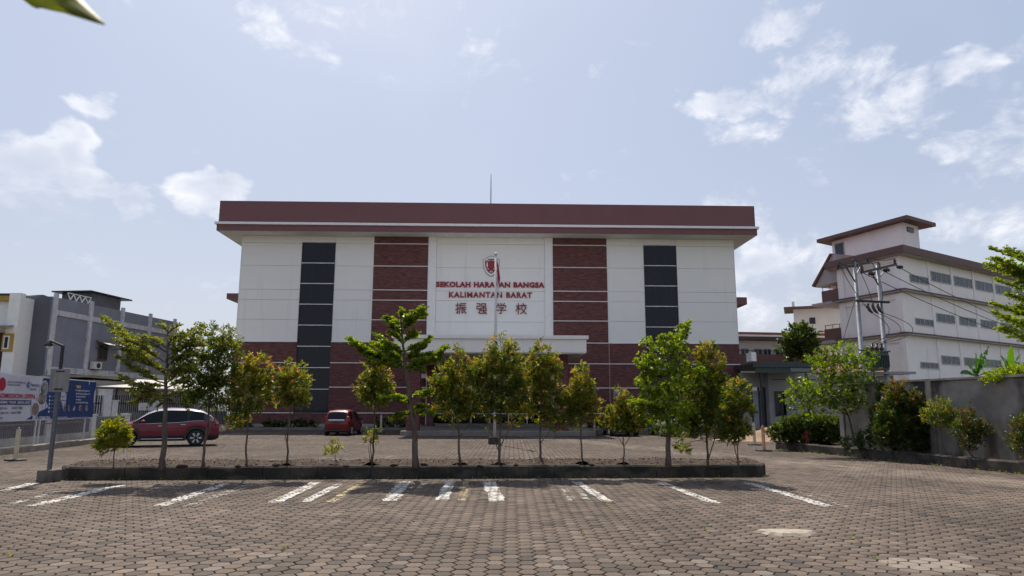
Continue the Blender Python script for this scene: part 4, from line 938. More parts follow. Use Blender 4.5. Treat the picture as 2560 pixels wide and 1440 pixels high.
def build_forecourt():
    H = BF.hit
    st = tag(empty('entrance_platform', tuple(BF.o), BF.a), kind='structure')
    yf = -12.45; a, b = H(1000, 1090, yf)[0], H(1490, 1090, yf)[0]
    m = MB(); m.box(a + .2, b - .2, yf + .2, -.6, -.02, .262); m.build('platform_slab', M_platform, st)
    kerb_run(st, [(a, yf), (b, yf)], .2, .27, 1.0, M_platform, .003)
    kerb_run(st, [(b, yf + .2), (b, -.6)], .2, .27, 1.0, M_platform, .003); kerb_run(st, [(a, yf + .2), (a, -.6)], .2, .27, 1.0, M_platform, .003, inward=-1)
    m = MB(); m.box(a + 1.2, b - 1.4, -2.6, -.55, .263, .42); m.build('step', M_platform, st)
    bed = tag(empty('wall_bed', tuple(BF.o), BF.a), kind='structure')
    for x0, x1 in ((SD['xL'] - 2, a - .05), (b + .05, SD['xR'] + .5)):
        m = MB(); m.box(x0, x1, -2.9, -.06, -.02, .14); m.build('bed_soil', M_soil, bed)
        kerb_run(bed, [(x0, -3.05), (x1, -3.05)], .14, .17, 1.2, M_conc, .003)
        m = MB(); m.box(x0 + .3, x1, -.32, -.055, .12, .36); m.build('wall_footing', mat('pale_footing', (.42, .39, .34), .85, (.30, .27, .23), 3), bed)
build_forecourt()
def far_lines():
    k = 0
    names = ['left of all behind the slim trees', 'left of the red hatchback, nearer one', 'just left of the red hatchback', 'right of the red hatchback', 'left of the canopy column', 'right of the entrance platform', 'below the blue parking sign', 'between the two cars at the right', 'right of the white car']
    for p0, p1 in (((560, 1088), (604, 1083)), ((662, 1091), (714, 1083)), ((770, 1089), (800, 1083)), ((884, 1087), (920, 1079)), ((1000, 1087), (1017, 1078)), ((1428, 1078), (1440, 1088)), ((1520, 1080), (1552, 1090)), ((1630, 1082), (1662, 1091)), ((1738, 1084), (1770, 1093))):
        a = G(*p0, .006); b = G(*p1, .006); d = (b - a) / np.linalg.norm(b - a); n = np.array([-d[1], d[0], 0]) * .05
        m = MB(); m.quad(a - n, b - n, b + n, a + n); tag(m.build('parking_line', M_pwf), 'thin white bay line on the shaded paving, ' + names[k], 'parking line', 'painted lines of the rear parking bays'); k += 1
far_lines()

# ---------------------------------------------------------------- flagpole with flag
def build_flag():
    g = G(1236, 1111); Y = g[1]; s = FPX / (Y * .986)
    fp = tag(empty('flagpole', (g[0], g[1], 0)), 'tall white flagpole on a dark concrete block in front of the entrance', 'flagpole')
    top = P(1226, 640, Y + .25)[2]
    m = MB(); m.box(-.27, .27, 0, .5, 0, .31); o = m.build('base_block', M_kerb, fp, bevel=.02)
    m = MB(); m.tube([(0, .25, .30), (0, .25, 2.6), (0, .25, 5.5), (0, .25, top)], [.062, .058, .05, .04], 12); m.build('pole', M_paintw, fp, smooth=True)
    m = MB(); m.lathe([(.01, 0), (.06, .03), (.085, .09), (.06, .15), (.01, .18)], 12, (0, .25, top)); m.build('finial', M_paintw, fp, smooth=True)
    m = MB(); m.tube([(.07, .22, top - .1), (.075, .20, 1.3)], .006, 5); m.build('halyard', M_dkmetal, fp)
    # limp flag
    m = MB(); nU, nV = 9, 14; z1 = P(1228, 641, Y + .25)[2] - .05; 
    zr0 = P(1228, 648, Y)[2]; V = []
    Hh = .95; 
    for i in range(nU + 1):
        for j in range(nV + 1):
            u = i / nU; v = j / nV
            drop = u * 1.0
            x = .06 + u * .15 * (1 - .2 * v) + .02 * math.sin(v * 5 + u * 3); y = .25 - .1 * math.sin(u * 9 + v * 1.5) * u * .9
            V.append((x, y, zr0 - v * Hh - drop * (.55 + .35 * math.sin(u * 2.2))))
    m.v = V
    for i in range(nU):
        for j in range(nV):
            m.f.append((i * (nV + 1) + j, (i + 1) * (nV + 1) + j, (i + 1) * (nV + 1) + j + 1, i * (nV + 1) + j + 1)); m.m.append(0 if j < nV / 2 else 1)
    fl = m.build('flag', [mat('flag_red', (.42, .015, .03), .8, (.38, .013, .026), 6), mat('flag_white', (.75, .75, .78), .8, (.70, .70, .74), 6)], None, (g[0], g[1], 0), smooth=True)
    s_ = fl.modifiers.new('t', 'SOLIDIFY'); s_.thickness = .003
    tag(fl, 'limp red and white flag hanging at the top of the white flagpole', 'flag')
build_flag()

# ---------------------------------------------------------------- cars
def paint(nm, c): return mat(nm, c, .4, tuple(v * .94 for v in c), 2, coat=.5, spec=.3)
M_cglass = mat_glass('car_glass', (.006, .007, .009), .05, .22)
M_clad = mat('black_cladding', (.018, .018, .019), .6, (.026, .026, .027), 10)
M_rim = mat('alloy', (.62, .62, .63), .35, (.52, .52, .53), 9, metal=.3)
M_tail = mat('tail_lamp', (.30, .01, .012), .15, (.22, .008, .01), 14, coat=1)
M_head = mat('head_lamp', (.55, .56, .58), .12, (.4, .4, .42), 14, coat=1)
def interp(tab, x):
    xs = [t[0] for t in tab]; ys = [t[1] for t in tab]; return float(np.interp(x, xs, ys))
def smooth_tab(tab, x, h=.06):
    return sum(interp(tab, x + d) for d in (-h, -h / 2, 0, h / 2, h)) / 5
def make_car(name, label, loc, rz, spec, paint_mat, group=None):
    L, W = spec['L'], spec['W'] / 2; root = tag(empty(name, loc, rz), label, 'car', group)
    n = 110; xs = [-L / 2 + L * i / n for i in range(n + 1)]
    wr = spec['wr']; ra = wr + spec.get('gap', .055); xf, xr = spec['xf'], spec['xr']; gc = spec['clear']
    roof, belt, wroof = spec['roof'], spec['belt'], spec['wroof']
    g0, g1 = spec['green']                                # greenhouse extent along x
    R = []
    for x in xs:
        e = abs(x) / (L / 2); w = W * (1 - .16 * e ** 7 - .05 * e ** 2.5)
        zb = gc + (.10 * max(0, (e - .88) / .12) ** 2)
        for xw in (xf, xr):
            if abs(x - xw) < ra: zb = max(zb, wr + math.sqrt(ra * ra - (x - xw) ** 2) * .98)
        zl = smooth_tab(belt, x); zr = smooth_tab(roof, x, .09); gh = zr - zl
        zl = min(zl, zr - .02); zb = min(zb, zl - .04)
        h = zl - zb
        yr = w * interp(wroof, x)
        cr = .03
        R.append([(0, zb), (w * .80, zb), (w * .955, zb + h * .06), (w * .99, zb + h * .30), (w, zb + h * .58), (w * .985, zb + h * .82), (w * .945, zl), (yr + (w * .945 - yr) * .12, zl + (zr - zl) * .86 ), (yr * .92, zr - .012 if gh > .1 else zr - .004), (yr * .5, zr + cr * .7), (0, zr + cr)])
    K = len(R[0])
    def vid(i, k, s): return (xs[i], s * R[i][k][0], R[i][k][1])
    parts = {}
    def cls(i, k):
        xm = (xs[i] + xs[i + 1]) / 2; zl = R[i][6][1]; gh = R[i][8][1] - zl
        if k in (6,) and gh > .12:
            for nm, a, b in spec['side']:
                if a < xm < b: return nm
            return 'pillar'
        if k in (7, 8, 9):
            a, b = spec['wind']; 
            if a < xm < b and k in (8, 9): return 'windshield'
            a, b = spec['rear']
            if a < xm < b and k in (8, 9): return 'rear_window'
        if k == 7 and gh > .12: return 'roof_rail'
        if k >= 8 and g0 < xm < g1: return 'roof_panel'
        if k <= 2 and spec.get('clad'): return 'lower_cladding'
        return 'body'
    for s in (-1, 1):
        for i in range(n):
            for k in range(K - 1):
                c = cls(i, k); key = c if not (c.startswith('side_window')) else c + ('_l' if s > 0 else '_r')
                parts.setdefault(key, MB()).quad(vid(i, k, s), vid(i + 1, k, s), vid(i + 1, k + 1, s), vid(i, k + 1, s))
    for i in (0, n):
        mb = parts['body']
        for s in (-1, 1):
            for k in range(1, K - 2): mb.poly([(xs[i], 0, R[i][0][1]), vid(i, k, s), vid(i, k + 1, s)] if k < K - 1 else [])
            mb.poly([(xs[i], 0, R[i][0][1]), vid(i, K - 2, s), (xs[i], 0, R[i][K - 1][1])])
    col = {'body': paint_mat, 'pillar': spec.get('pillar') or paint_mat, 'roof_rail': spec.get('rail') or paint_mat, 'roof_panel': spec.get('roofmat') or paint_mat, 'windshield': M_cglass, 'rear_window': M_cglass, 'lower_cladding': M_clad}
    for key, mb in parts.items():
        nm = 'side_window' if key.startswith('side_window') else key
        me = mb.mesh(nm, col.get(key, M_cglass)); bm = bmesh.new(); bm.from_mesh(me); bmesh.ops.remove_doubles(bm, verts=bm.verts, dist=.0005); bmesh.ops.recalc_face_normals(bm, faces=bm.faces); bm.to_mesh(me); bm.free(); me.shade_smooth()
        link(nm, me, root)
    # inside, so the glass is not hollow
    m = MB(); m.box(-L * .36, L * .2, -W * .8, W * .8, gc + .05, 1.0); m.build('interior', M_clad, root)
    # wheels
    def wheel(x, y):
        w = empty('wheel', (x, y, wr), 0, root); o = math.copysign(1, y)
        m = MB(); m.lathe([(wr * .62, -.10), (wr * .93, -.105), (wr, -.07), (wr, .07), (wr * .93, .105), (wr * .62, .10)], 28, axis='y'); m.build('tyre', M_rubber, w, smooth=True)
        m = MB(); m.lathe([(.02, -.085), (wr * .63, -.085), (wr * .63, .085), (.02, .085)], 24, axis='y'); m.build('wheel_disc', M_clad, w)
        m = MB(); nsp = spec.get('spokes', 6)
        for k in range(nsp):
            a = 2 * math.pi * k / nsp; r0, r1 = wr * .18, wr * .66
            def pt(r, da): return (r * math.cos(a + da), o * .112, r * math.sin(a + da))
            pl = [pt(r0, -.25), pt(r1, -.20), pt(r1, .20), pt(r0, .25)]; m.poly(pl); m.poly([(p[0], o * .08, p[2]) for p in reversed(pl)])
            for q in range(4):
                p1, p2 = pl[q], pl[(q + 1) % 4]; m.quad(p1, p2, (p2[0], o * .08, p2[2]), (p1[0], o * .08, p1[2]))
        m.build('rim', M_rim, w)
    for x in (xf, xr):
        for s in (-1, 1): wheel(x, s * (W - .125))
    # arch cladding
    if spec.get('clad'):
        for x in (xf, xr):
            for s in (-1, 1):
                m = MB(); N_ = 22
                for k in range(N_):
                    a0 = math.pi * (k / N_) * 1.16 - .25; a1 = math.pi * ((k + 1) / N_) * 1.16 - .25
                    def q(a, r, yy): return (x + r * math.cos(a), s * yy, wr + r * math.sin(a))
                    m.quad(q(a0, ra - .02, W * 1.0 + .012), q(a1, ra - .02, W * 1.0 + .012), q(a1, ra + .075, W * .995 + .012), q(a0, ra + .075, W * .995 + .012)); m.quad(q(a0, ra + .075, W * .995 + .012), q(a1, ra + .075, W * .995 + .012), q(a1, ra + .085, W * .9), q(a0, ra + .085, W * .9)); m.quad(q(a0, ra - .02, W * 1.0 + .012), q(a1, ra - .02, W * 1.0 + .012), q(a1, ra - .02, W * .8), q(a0, ra - .02, W * .8))
                m.build('wheel_arch', M_clad, root)
        for s in (-1, 1):
            m = MB(); m.box(xr + ra + .1, xf - ra - .1, s * (W * .985) - .02, s * (W * .985) + .02, gc + .09, gc + .125); m.build('sill_strip', M_rim, root)
            bl = [x for x in xs if spec['side'][0][1] - .02 < x < spec['side'][-1][2]]
            m = MB()
            for xa, xb in zip(bl[:-1], bl[1:]):
                ia, ib = xs.index(xa), xs.index(xb); m.bar((xa, s * (R[ia][6][0] + .004), R[ia][6][1]), (xb, s * (R[ib][6][0] + .004), R[ib][6][1]), .02, .022)
            m.build('belt_strip', M_rim, root)
    # mirrors, lamps, handles, plate
    xm = spec['mirror']; zm = smooth_tab(belt, xm) + .10
    for s in (-1, 1):
        m = MB(); m.lathe([(.01, -.12), (.07, -.10), (.085, 0), (.07, .09), (.01, .11)], 10, axis='y'); o = m.build('mirror', spec.get('mirror_mat') or paint_mat, root, smooth=True); o.location = (xm, s * (W + .06), zm); o.scale = (1.3, .85, .9)
        for hx in spec['handles']:
            m = MB(); m.box(hx - .1, hx + .1, s * (W * .99) - .025, s * (W * .99) + .025, smooth_tab(belt, hx) - .13, smooth_tab(belt, hx) - .10); m.build('door_handle', spec.get('handle_mat') or paint_mat, root)
        for dx in spec.get('seams', []):
            m = MB(); i0 = min(range(n + 1), key=lambda i: abs(xs[i] - dx)); pts = [(xs[i0], s * (R[i0][k][0] + .002), R[i0][k][1]) for k in range(3, 7)]; m.tube(pts, .006, 4); m.build('door_seam', M_clad, root)
    for lp in spec['lamps']:
        x, y, z, dx, dy, dz, mt, nm = lp
        for s in (-1, 1):
            m = MB(); m.box(-dx, dx, -dy, dy, -dz, dz); o = m.build(nm, mt, root, bevel=min(dx, dy, dz) * .5); o.location = (x, s * y, z)
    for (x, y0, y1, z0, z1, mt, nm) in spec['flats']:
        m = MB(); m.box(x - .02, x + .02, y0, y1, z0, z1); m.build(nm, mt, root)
    return root
M_plate = mat('dark_plate', (.03, .03, .035), .5, (.05, .05, .055), 12)
SUV = dict(L=4.6, W=1.89, wr=.365, xf=1.37, xr=-1.34, clear=.24, gap=.06, clad=True,
  roof=[(-2.3, .98), (-2.22, 1.12), (-1.95, 1.36), (-1.55, 1.58), (-1.0, 1.67), (-.2, 1.69), (.25, 1.66), (.6, 1.53), (1.15, 1.14), (1.3, 1.07), (1.9, .99), (2.18, .90), (2.28, .72), (2.3, .6)],
  belt=[(-2.3, .95), (-2.1, 1.12), (-1.3, 1.13), (-.6, 1.06), (.4, 1.02), (1.15, 1.0), (1.3, .99), (1.9, .95), (2.2, .84), (2.3, .6)],
  wroof=[(-2.3, .75), (-1.9, .72), (-1.2, .70), (.2, .72), (1.1, .84), (1.4, .88), (2.3, .8)],
  green=(-1.8, .45), wind=(.45, 1.15), rear=(-2.1, -1.72), side=[('side_window_a', -1.62, -1.02), ('side_window_b', -.95, -.06), ('side_window_c', .02, .98)],
  pillar=M_clad, rail=M_rim, mirror=.82, handles=[-.78, .1], seams=[-.02, -.98, 1.02], spokes=6, handle_mat=M_rim,
  lamps=[(-2.19, .72, .98, .06, .17, .05, M_tail, 'tail_lamp'), (2.17, .70, .82, .06, .16, .05, M_head, 'headlight')],
  flats=[(2.28, -.45, .45, .42, .62, M_clad, 'grille'), (-2.26, -.26, .26, .62, .73, M_plate, 'number_plate')])
HAT = dict(L=3.75, W=1.68, wr=.295, xf=1.22, xr=-1.25, clear=.19, gap=.045,
  roof=[(-1.88, .80), (-1.83, 1.0), (-1.72, 1.22), (-1.55, 1.43), (-1.2, 1.51), (-.4, 1.53), (.2, 1.50), (.5, 1.40), (1.05, 1.02), (1.2, .95), (1.6, .86), (1.82, .72), (1.88, .5)],
  belt=[(-1.88, .78), (-1.78, .96), (-1.3, .97), (-.5, .95), (.6, .90), (1.1, .88), (1.6, .80), (1.85, .62), (1.88, .5)],
  wroof=[(-1.88, .86), (-1.6, .80), (-1.2, .76), (.2, .76), (1.1, .86), (1.88, .8)],
  green=(-1.6, .4), wind=(.4, 1.03), rear=(-1.84, -1.58), side=[('side_window_a', -1.38, -1.05), ('side_window_b', -1.0, -.22), ('side_window_c', -.15, .8)],
  mirror=.7, mirror_mat=M_clad, handles=[-.85, -.05], seams=[-.18, -1.0, .85], spokes=8,
  lamps=[(-1.74, .68, .99, .05, .08, .15, M_tail, 'tail_lamp'), (1.72, .62, .72, .06, .14, .07, M_head, 'headlight')],
  flats=[(-1.865, -.48, .48, .90, .965, M_trim, 'chrome_strip'), (-1.875, -.24, .24, .70, .82, M_plate, 'number_plate'), (1.86, -.4, .4, .38, .55, M_clad, 'grille'), (-1.87, -.62, .62, .27, .36, M_clad, 'bumper_vent')])  # white on the chrome strip stands in for its sky reflection
def build_cars():
    f = G(325, 1119.5); r = G(487, 1113.5); mid = (f + r) / 2; 
    v = mid[:2] / np.linalg.norm(mid[:2]); hd = np.array([-v[1], v[0]]); near = mid[:2] + v * .75 + hd * .06
    sv = make_car('parked_car', 'dark red SUV with silver roof rails parked by the left fence', (near[0], near[1], 0), math.atan2(hd[1], hd[0]), SUV, paint('suv_red', (.17, .007, .022)))
    sv.scale = (.915, .915, .90); g = G(838, 1089); Lh = HAT['L'] / 2
    hb = make_car('parked_car', 'red hatchback seen from behind, parked against the brick wall', (g[0] + .1, g[1] + Lh - .3, 0), rad(89), HAT, paint('hatch_red', (.16, .006, .010)))
    hb.scale = (.93, .93, .93); g = G(1560, 1091)
    make_car('parked_car', 'dark green hatchback half hidden behind the short pyramid-shaped tree', (g[0], g[1] + Lh - .3, 0), rad(91), HAT, paint('dark_green_paint', (.10, .12, .05)))
    g = G(1690, 1092)
    make_car('parked_car', 'silver-white hatchback half hidden behind the bright green tree', (g[0], g[1] + Lh - .3, 0), rad(91), HAT, paint('silver_paint', (.55, .56, .58)))
build_cars()

# ---------------------------------------------------------------- left boundary: kerb, low fence, banner
FOFF = .62
def fpt(Y, off=FOFF): return np.array([kerbL(Y) - off, Y])
def line_px(px, off, py=1060):
    """where the left boundary line (shifted by off) crosses a picture column"""
    lo, hi = 14., 60.
    for _ in range(50):
        Y = (lo + hi) / 2; x = 1280 + FPX * ((kerbL(Y) - off)) / (Y * .986)
        if x < px: lo = Y
        else: hi = Y
    return Y
M_fgrey = mat('fence_grey', (.24, .245, .27), .5, (.18, .18, .20), 6, metal=.2)
M_fblack = mat('fence_black', (.03, .031, .036), .5, (.022, .022, .026), 6, metal=.2)
M_basew = mat('base_wall_white', (.55, .53, .50), .8, (.38, .36, .33), 2, 7, .15, 30)
def build_left_boundary():
    kb = tag(empty('left_kerb'), kind='structure')
    kerb_run(kb, [(kerbL(14), 14), (kerbL(34), 34)], .18, .22, 1.0, M_kerb2, .004)
    m = MB(); a = (kerbL(14), 14); b = (kerbL(34), 34)
    m.poly([(a[0] - .17, a[1], .20), (b[0] - .17, b[1], .20), (b[0] - 3.2, b[1], .20), (a[0] - 3.2, a[1], .20)]); m.build('verge', M_soil, kb)
    fe = tag(empty('boundary_fence', (*fpt(19), 0)), 'low grey picket fence with white pillars behind the banner', 'fence')
    inv = Vector((-fpt(19)[0], -fpt(19)[1], 0))
    Y0, Y1 = 17.0, line_px(326, FOFF)
    m = MB(); p, q = fpt(Y0), fpt(Y1); m.bar((p[0], p[1], .30), (q[0], q[1], .30), .2, .36); m.build('base_wall', M_basew, fe, inv)
    ys = [line_px(x, FOFF) for x in (120, 232, 318)]; d = ys[1] - ys[0]; ys = [ys[0] - 2 * d, ys[0] - d] + ys
    for y in ys:
        p = fpt(y); m = MB(); m.box(p[0] - .15, p[0] + .15, p[1] - .15, p[1] + .15, .2, 1.17); m.box(p[0] - .18, p[0] + .18, p[1] - .18, p[1] + .18, 1.172, 1.24); m.build('pillar', M_paintw, fe, inv)
    for z in (.58, 1.02):
        m = MB(); p, q = fpt(Y0), fpt(Y1); m.bar((p[0], p[1], z), (q[0], q[1], z), .03, .05); m.build('rail', M_fgrey, fe, inv)
    pm = MB(); pm.box(-.022, .022, -.045, .045, .47, 1.12); pm.v = [(x, y, z + (.05 if z > 1 and abs(y) < .01 else 0)) for x, y, z in pm.v]; pmesh = pm.mesh('picket', M_fgrey)
    y = Y0 + .3
    while y < Y1:
        if min(abs(y - v) for v in ys) > .2:
            p = fpt(y, FOFF - .03); link('picket', pmesh, fe, (p[0] + inv[0], p[1] + inv[1], 0), (0, 0, rad(9)))
        y += .135
    # banner on its own frame, standing on the kerb
    off = .10; yr = line_px(234, off); yl = line_px(-120, off)
    pr = fpt(yr, off); pl_ = fpt(yl, off); dv = (pr - pl_); Ln = np.linalg.norm(dv); dv = dv / Ln; nv = np.array([dv[1], -dv[0]])   # towards the yard
    zb, zt = 1.12, 2.64
    bn = tag(empty('admission_banner', (pr[0], pr[1], 0)), 'long white and blue printed admission banner on a thin white frame', 'banner')
    binv = Vector((-pr[0], -pr[1], 0))
    def bp(s, z, d=0):   # s metres from the right end to the left
        q = pr - dv * s + nv * d; return (q[0], q[1], z)
    def wave(s, z): return .03 * math.sin(s * 1.7 + z) + .018 * math.sin(s * 4.1 - z * 2)
    def spx(px): return (yr - line_px(px, off)) / abs(dv[1])
    def bz(px, py):
        Y = line_px(px, off); return float(P(px, py, Y)[2])
    m = MB(); nS = 60
    for k in range(nS):
        s0 = Ln * k / nS; s1 = Ln * (k + 1) / nS
        for j in range(4):
            z0 = zb + (zt - zb) * j / 4; z1 = zb + (zt - zb) * (j + 1) / 4
            m.quad(bp(s0, z0, wave(s0, z0)), bp(s1, z0, wave(s1, z0)), bp(s1, z1, wave(s1, z1)), bp(s0, z1, wave(s0, z1)))
    o = m.build('banner_sheet', mat('banner_white', (.62, .62, .66), .6, (.54, .54, .59), 1.5), bn, binv, smooth=True)
    M_blue = mat('banner_blue', (.018, .055, .17), .5, (.014, .045, .14), 1.5); M_navy = mat('banner_navy', (.02, .04, .13), .5, (.016, .035, .11), 2)
    M_bred = mat('banner_red', (.42, .01, .045), .5, (.38, .01, .04), 3); M_bw = mat('banner_print_white', (.75, .75, .78), .6, (.7, .7, .73), 4); M_dk = mat('banner_print_dark', (.05, .05, .08), .6, (.04, .04, .07), 4); M_yel = mat('banner_yellow', (.62, .36, .05), .6, (.55, .32, .05), 4)
    def sheet(pts, mt, d, nm):   # polygon in (s,z), draped on the banner in strips
        m = MB(); poly = [(p[0], p[1]) for p in pts]; smin = min(p[0] for p in poly); smax = max(p[0] for p in poly); n = max(1, int((smax - smin) / .2))
        for k in range(n):
            a = smin + (smax - smin) * k / n; b = smin + (smax - smin) * (k + 1) / n
            c = clip(poly, 1, 0, b); c = clip(c, -1, 0, -a) if len(c) > 2 else c
            if len(c) > 2: m.poly([bp(s, z, wave(s, z) + d) for s, z in c])
        m.build(nm, mt, bn, binv)
    s1 = spx(97); s2 = spx(70)
    sheet([(0.02, zb + .01), (s2, zb + .01), (s1 * .86, zb + .45), (s1, zt - .4), (s1 * .97, zt - .01), (.02, zt - .01)], M_blue, .012, 'blue_field')
    def word(t, px0, px1, py0, py1, mt, nm='lettering', d=.024, bold=.01):
        sa, sb = spx(px0), spx(px1); za, zb2 = bz((px0 + px1) / 2, py1), bz((px0 + px1) / 2, py0)
        V, F = text_mesh(t, sa - sb, zb2 - za, 0, bold)
        m = MB(); m.v = [bp((sa + sb) / 2 - x, za + y, wave((sa + sb) / 2 - x, za + y) + d) for x, y, _ in V]; m.f = F; m.m = [0] * len(F); m.build(nm, mt, bn, binv)
    def rect(px0, px1, py0, py1, mt, nm, d=.018):
        sa, sb = spx(px0), spx(px1); pc = (px0 + px1) / 2; sheet([(sb, bz(pc, py1)), (sa, bz(pc, py1)), (sa, bz(pc, py0)), (sb, bz(pc, py0))], mt, d, nm)
    word('ADMISSION OPEN', -14, 87, 984, 996, M_bred, bold=.02)
    rect(-40, 80, 999.5, 1011.5, M_navy, 'title_band'); word('ACADEMIC YEAR 2026-2027', -30, 77, 1002, 1009, M_bw)
    word('SEKOLAH HARAPAN BANGSA', 10, 57, 953.5, 958, M_dk); word('KALIMANTAN BARAT', 10, 43, 960, 964, M_dk)
    word('Pearson', 73, 93, 958, 966.5, M_navy); word('Edexcel', 72, 88, 969, 976, M_dk)
    word('Playgroup', -16, 16, 1017, 1024, M_dk); word('- Junior High', 28, 58, 1016, 1024, M_dk); word('Kindergarten', -22, 22, 1028.5, 1036, M_dk); word('- Senior High', 27, 56, 1027.5, 1036, M_dk); word('Primary', -18, 7, 1041.5, 1049, M_dk)
    def disc(px, py, r, mt, nm, d=.026, ring=None):
        s = spx(px); z = bz(px, py); pts = [(s + r * math.cos(2 * math.pi * k / 20), z + r * math.sin(2 * math.pi * k / 20)) for k in range(20)]
        if ring: sheet([(s + (p[0] - s) * 1.14, z + (p[1] - z) * 1.14) for p in pts], ring, d - .006, nm + '_ring')
        sheet(pts, mt, d, nm)
    disc(66.5, 962, .115, mat('mark_blue', (.02, .16, .38), .5, (.02, .14, .34), 4), 'round_mark'); word('P', 65.5, 69, 959, 966, M_bw, d=.034, bold=.02)
    disc(-4, 960, .22, M_bred, 'red_crest')
    ph = [mat('printed_photo_a', (.35, .36, .36), .6, (.05, .06, .05), 5, 3), mat('printed_photo_b', (.40, .30, .26), .6, (.07, .09, .05), 5, 3), mat('printed_photo_c', (.16, .11, .08), .6, (.30, .22, .17), 6, 3)]
    for (x, y), mt in zip(((105, 970), (102, 996), (90, 1023)), ph): disc(x, y, .24, mt, 'printed_photo', .030, M_bw)
    rect(121, 131, 959, 969, M_yel, 'heading_band'); rect(172, 198, 963, 970, M_yel, 'heading_band')
    for t, x1, y in (('Fully Air-conditioned Classroom', 221, 977), ('Spacious Auditorium and Classroom', 222, 985), ('Modern Laboratory & Library', 212, 992), ('Outdoor Green Space', 201, 999.5), ('Semi-olympic Swimming Pool, etc.', 219, 1007)):
        word(t, 174, x1, y - 3.2, y + 2.6, M_bw, bold=.02)
    for x1, y in ((156, 991), (161, 1001), (155, 1010), (150, 1019.5), (143, 1029)):      # rows of print too small to read
        rect(124, x1, y - 1.2, y + 1.2, mat('print_haze', (.35, .38, .46), .6, (.02, .06, .17), 60, 2, lo=.4, hi=.6), 'small_print'); disc(119.5, y, .045, M_bw, 'bullet', .024)
    ic = [mat('icon_%d' % k, c, .6, (.06, .05, .05), 9, 3) for k, c in enumerate([(.2, .2, .2), (.5, .2, .2), (.45, .45, .45), (.4, .2, .12), (.35, .26, .1)])]
    for k, x in enumerate((160, 173.5, 187.5, 201, 216)): disc(x, 1020.5, .105, ic[k], 'icon', .030, M_bw)
    word('0822-5386764', 85, 124, 1041, 1048.5, M_bw, bold=.02)
    rect(134, 172, 1042, 1047, mat('print_haze2', (.55, .58, .64), .6, (.02, .06, .17), 50, 2, lo=.45, hi=.6), 'small_print'); rect(183, 223, 1042.5, 1046, mat('print_haze3', (.4, .43, .5), .6, (.02, .06, .17), 60, 2, lo=.45, hi=.6), 'small_print')
    # frame
    for px in (98, 107, 219, 0):
        s = spx(px); m = MB(); a = bp(s, .0, .13); b = bp(s, zt + .05, -.03); a2 = bp(s, .0, .05)
        m.bar((b[0], b[1], .0), b, .045); m.build('frame_post', M_paintw, bn, binv)
    for z in (zb - .02, zt + .02, .95):
        m = MB(); m.bar(bp(0, z, -.045), bp(Ln, z, -.045), .04); m.build('frame_rail', M_paintw if z != .95 else M_fgrey, bn, binv)
build_left_boundary()

def build_lamp_sign():
    g = G(115, 1206); c = (g[0] - .06, g[1] + .18)
    l = tag(empty('lamp_post', (*c, 0)), 'grey post with hooded lamp arm and blank sign back at the island left end', 'lamp post')
    m = MB(); m.box(-.17, .17, -.17, .17, 0, .25); m.build('base_block', mat('old_block', (.17, .15, .125), .92, (.08, .07, .058), 4, 8, .4, 40), l, bevel=.015)
    Y = c[1]; zt = P(156, 864, Y)[2]; off = P(122, 1186, Y)[0] - c[0] 
    m = MB(); m.bar((off, 0, .2), (off, 0, P(150, 924, Y)[2] - .0), .068); m.build('post', mat('post_grey', (.14, .15, .17), .5, (.11, .11, .125), 6, metal=.3), l)
    m = MB(); z0 = P(150, 924, Y)[2]; m.bar((off, .0, z0 - .02), (off, 0, zt), .05); e = P(125, 852, Y); m.bar((off, 0, zt - .01), (e[0] - c[0], 0, e[2]), .045); m.build('lamp_arm', M_dkmetal, l)
    hx = e[0] - c[0]; hz = P(121, 862, Y)[2]
    m = MB(); m.lathe([(.02, .10), (.04, .06), (.085, .02), (.10, -.01), (.09, -.02)], 14, (hx - .02, 0, hz)); m.build('lamp_hood', M_dkmetal, l, smooth=True)
    m = MB(); m.lathe([(.02, -.075), (.045, -.06), (.05, -.01)], 12, (hx - .02, 0, hz - .01)); m.build('lamp_glass', M_paintw, l, smooth=True)
    x0 = P(130, 950, Y)[0] - c[0]; x1 = P(178, 950, Y)[0] - c[0]; za = P(150, 980, Y)[2]; zb = P(150, 923, Y)[2]
    m = MB(); m.box(x0, x1, -.075, -.06, za, zb); o = m.build('sign_plate', mat('bare_aluminium', (.30, .28, .27), .5, (.20, .18, .175), 3, 7, metal=.5, stretch=(4, 1, .6)), l)
    for z in (za + .06, zb - .05):
        m = MB(); m.box(x0 + .09, x1 - .09, -.06, -.036, z - .012, z + .012); m.build('sign_bracket', M_dkmetal, l); m = MB(); m.box(x0 + .12, x1 - .12, -.09, -.076, z - .015, z + .015); m.build('sign_bracket', M_dkmetal, l)
build_lamp_sign()

def bollard(px, py, ptop, label, col):
    g = G(px, py); b = tag(empty('bollard', (g[0], g[1], 0), RNG.uniform(-.3, .3)), label, 'bollard', 'portable post bollards around the yard')
    z = P(px, ptop, g[1])[2]
    m = MB(); m.box(-.26, .26, -.16, .16, 0, .05); m.build('foot', M_clad, b, bevel=.015)
    m = MB(); m.lathe([(.062, .045), (.062, z - .07), (.055, z - .05), (.02, z - .05)], 14); m.build('post', col, b, smooth=False)
    m = MB(); m.lathe([(.015, z - .055), (.028, z - .045), (.034, z - .02), (.02, z), (.005, z + .005)], 10); m.build('cap', M_steel, b, smooth=True)
    for zz in (z * .36, z * .68):
        m = MB(); m.lathe([(.0635, zz - .05), (.0640, zz - .05), (.0640, zz + .05), (.0635, zz + .05)], 14); m.build('band', mat('band_' + col.name, tuple(col.node_tree.nodes['Principled BSDF'].inputs['Base Color'].default_value[:3]), .5, (.6, .5, .35), 4), b)
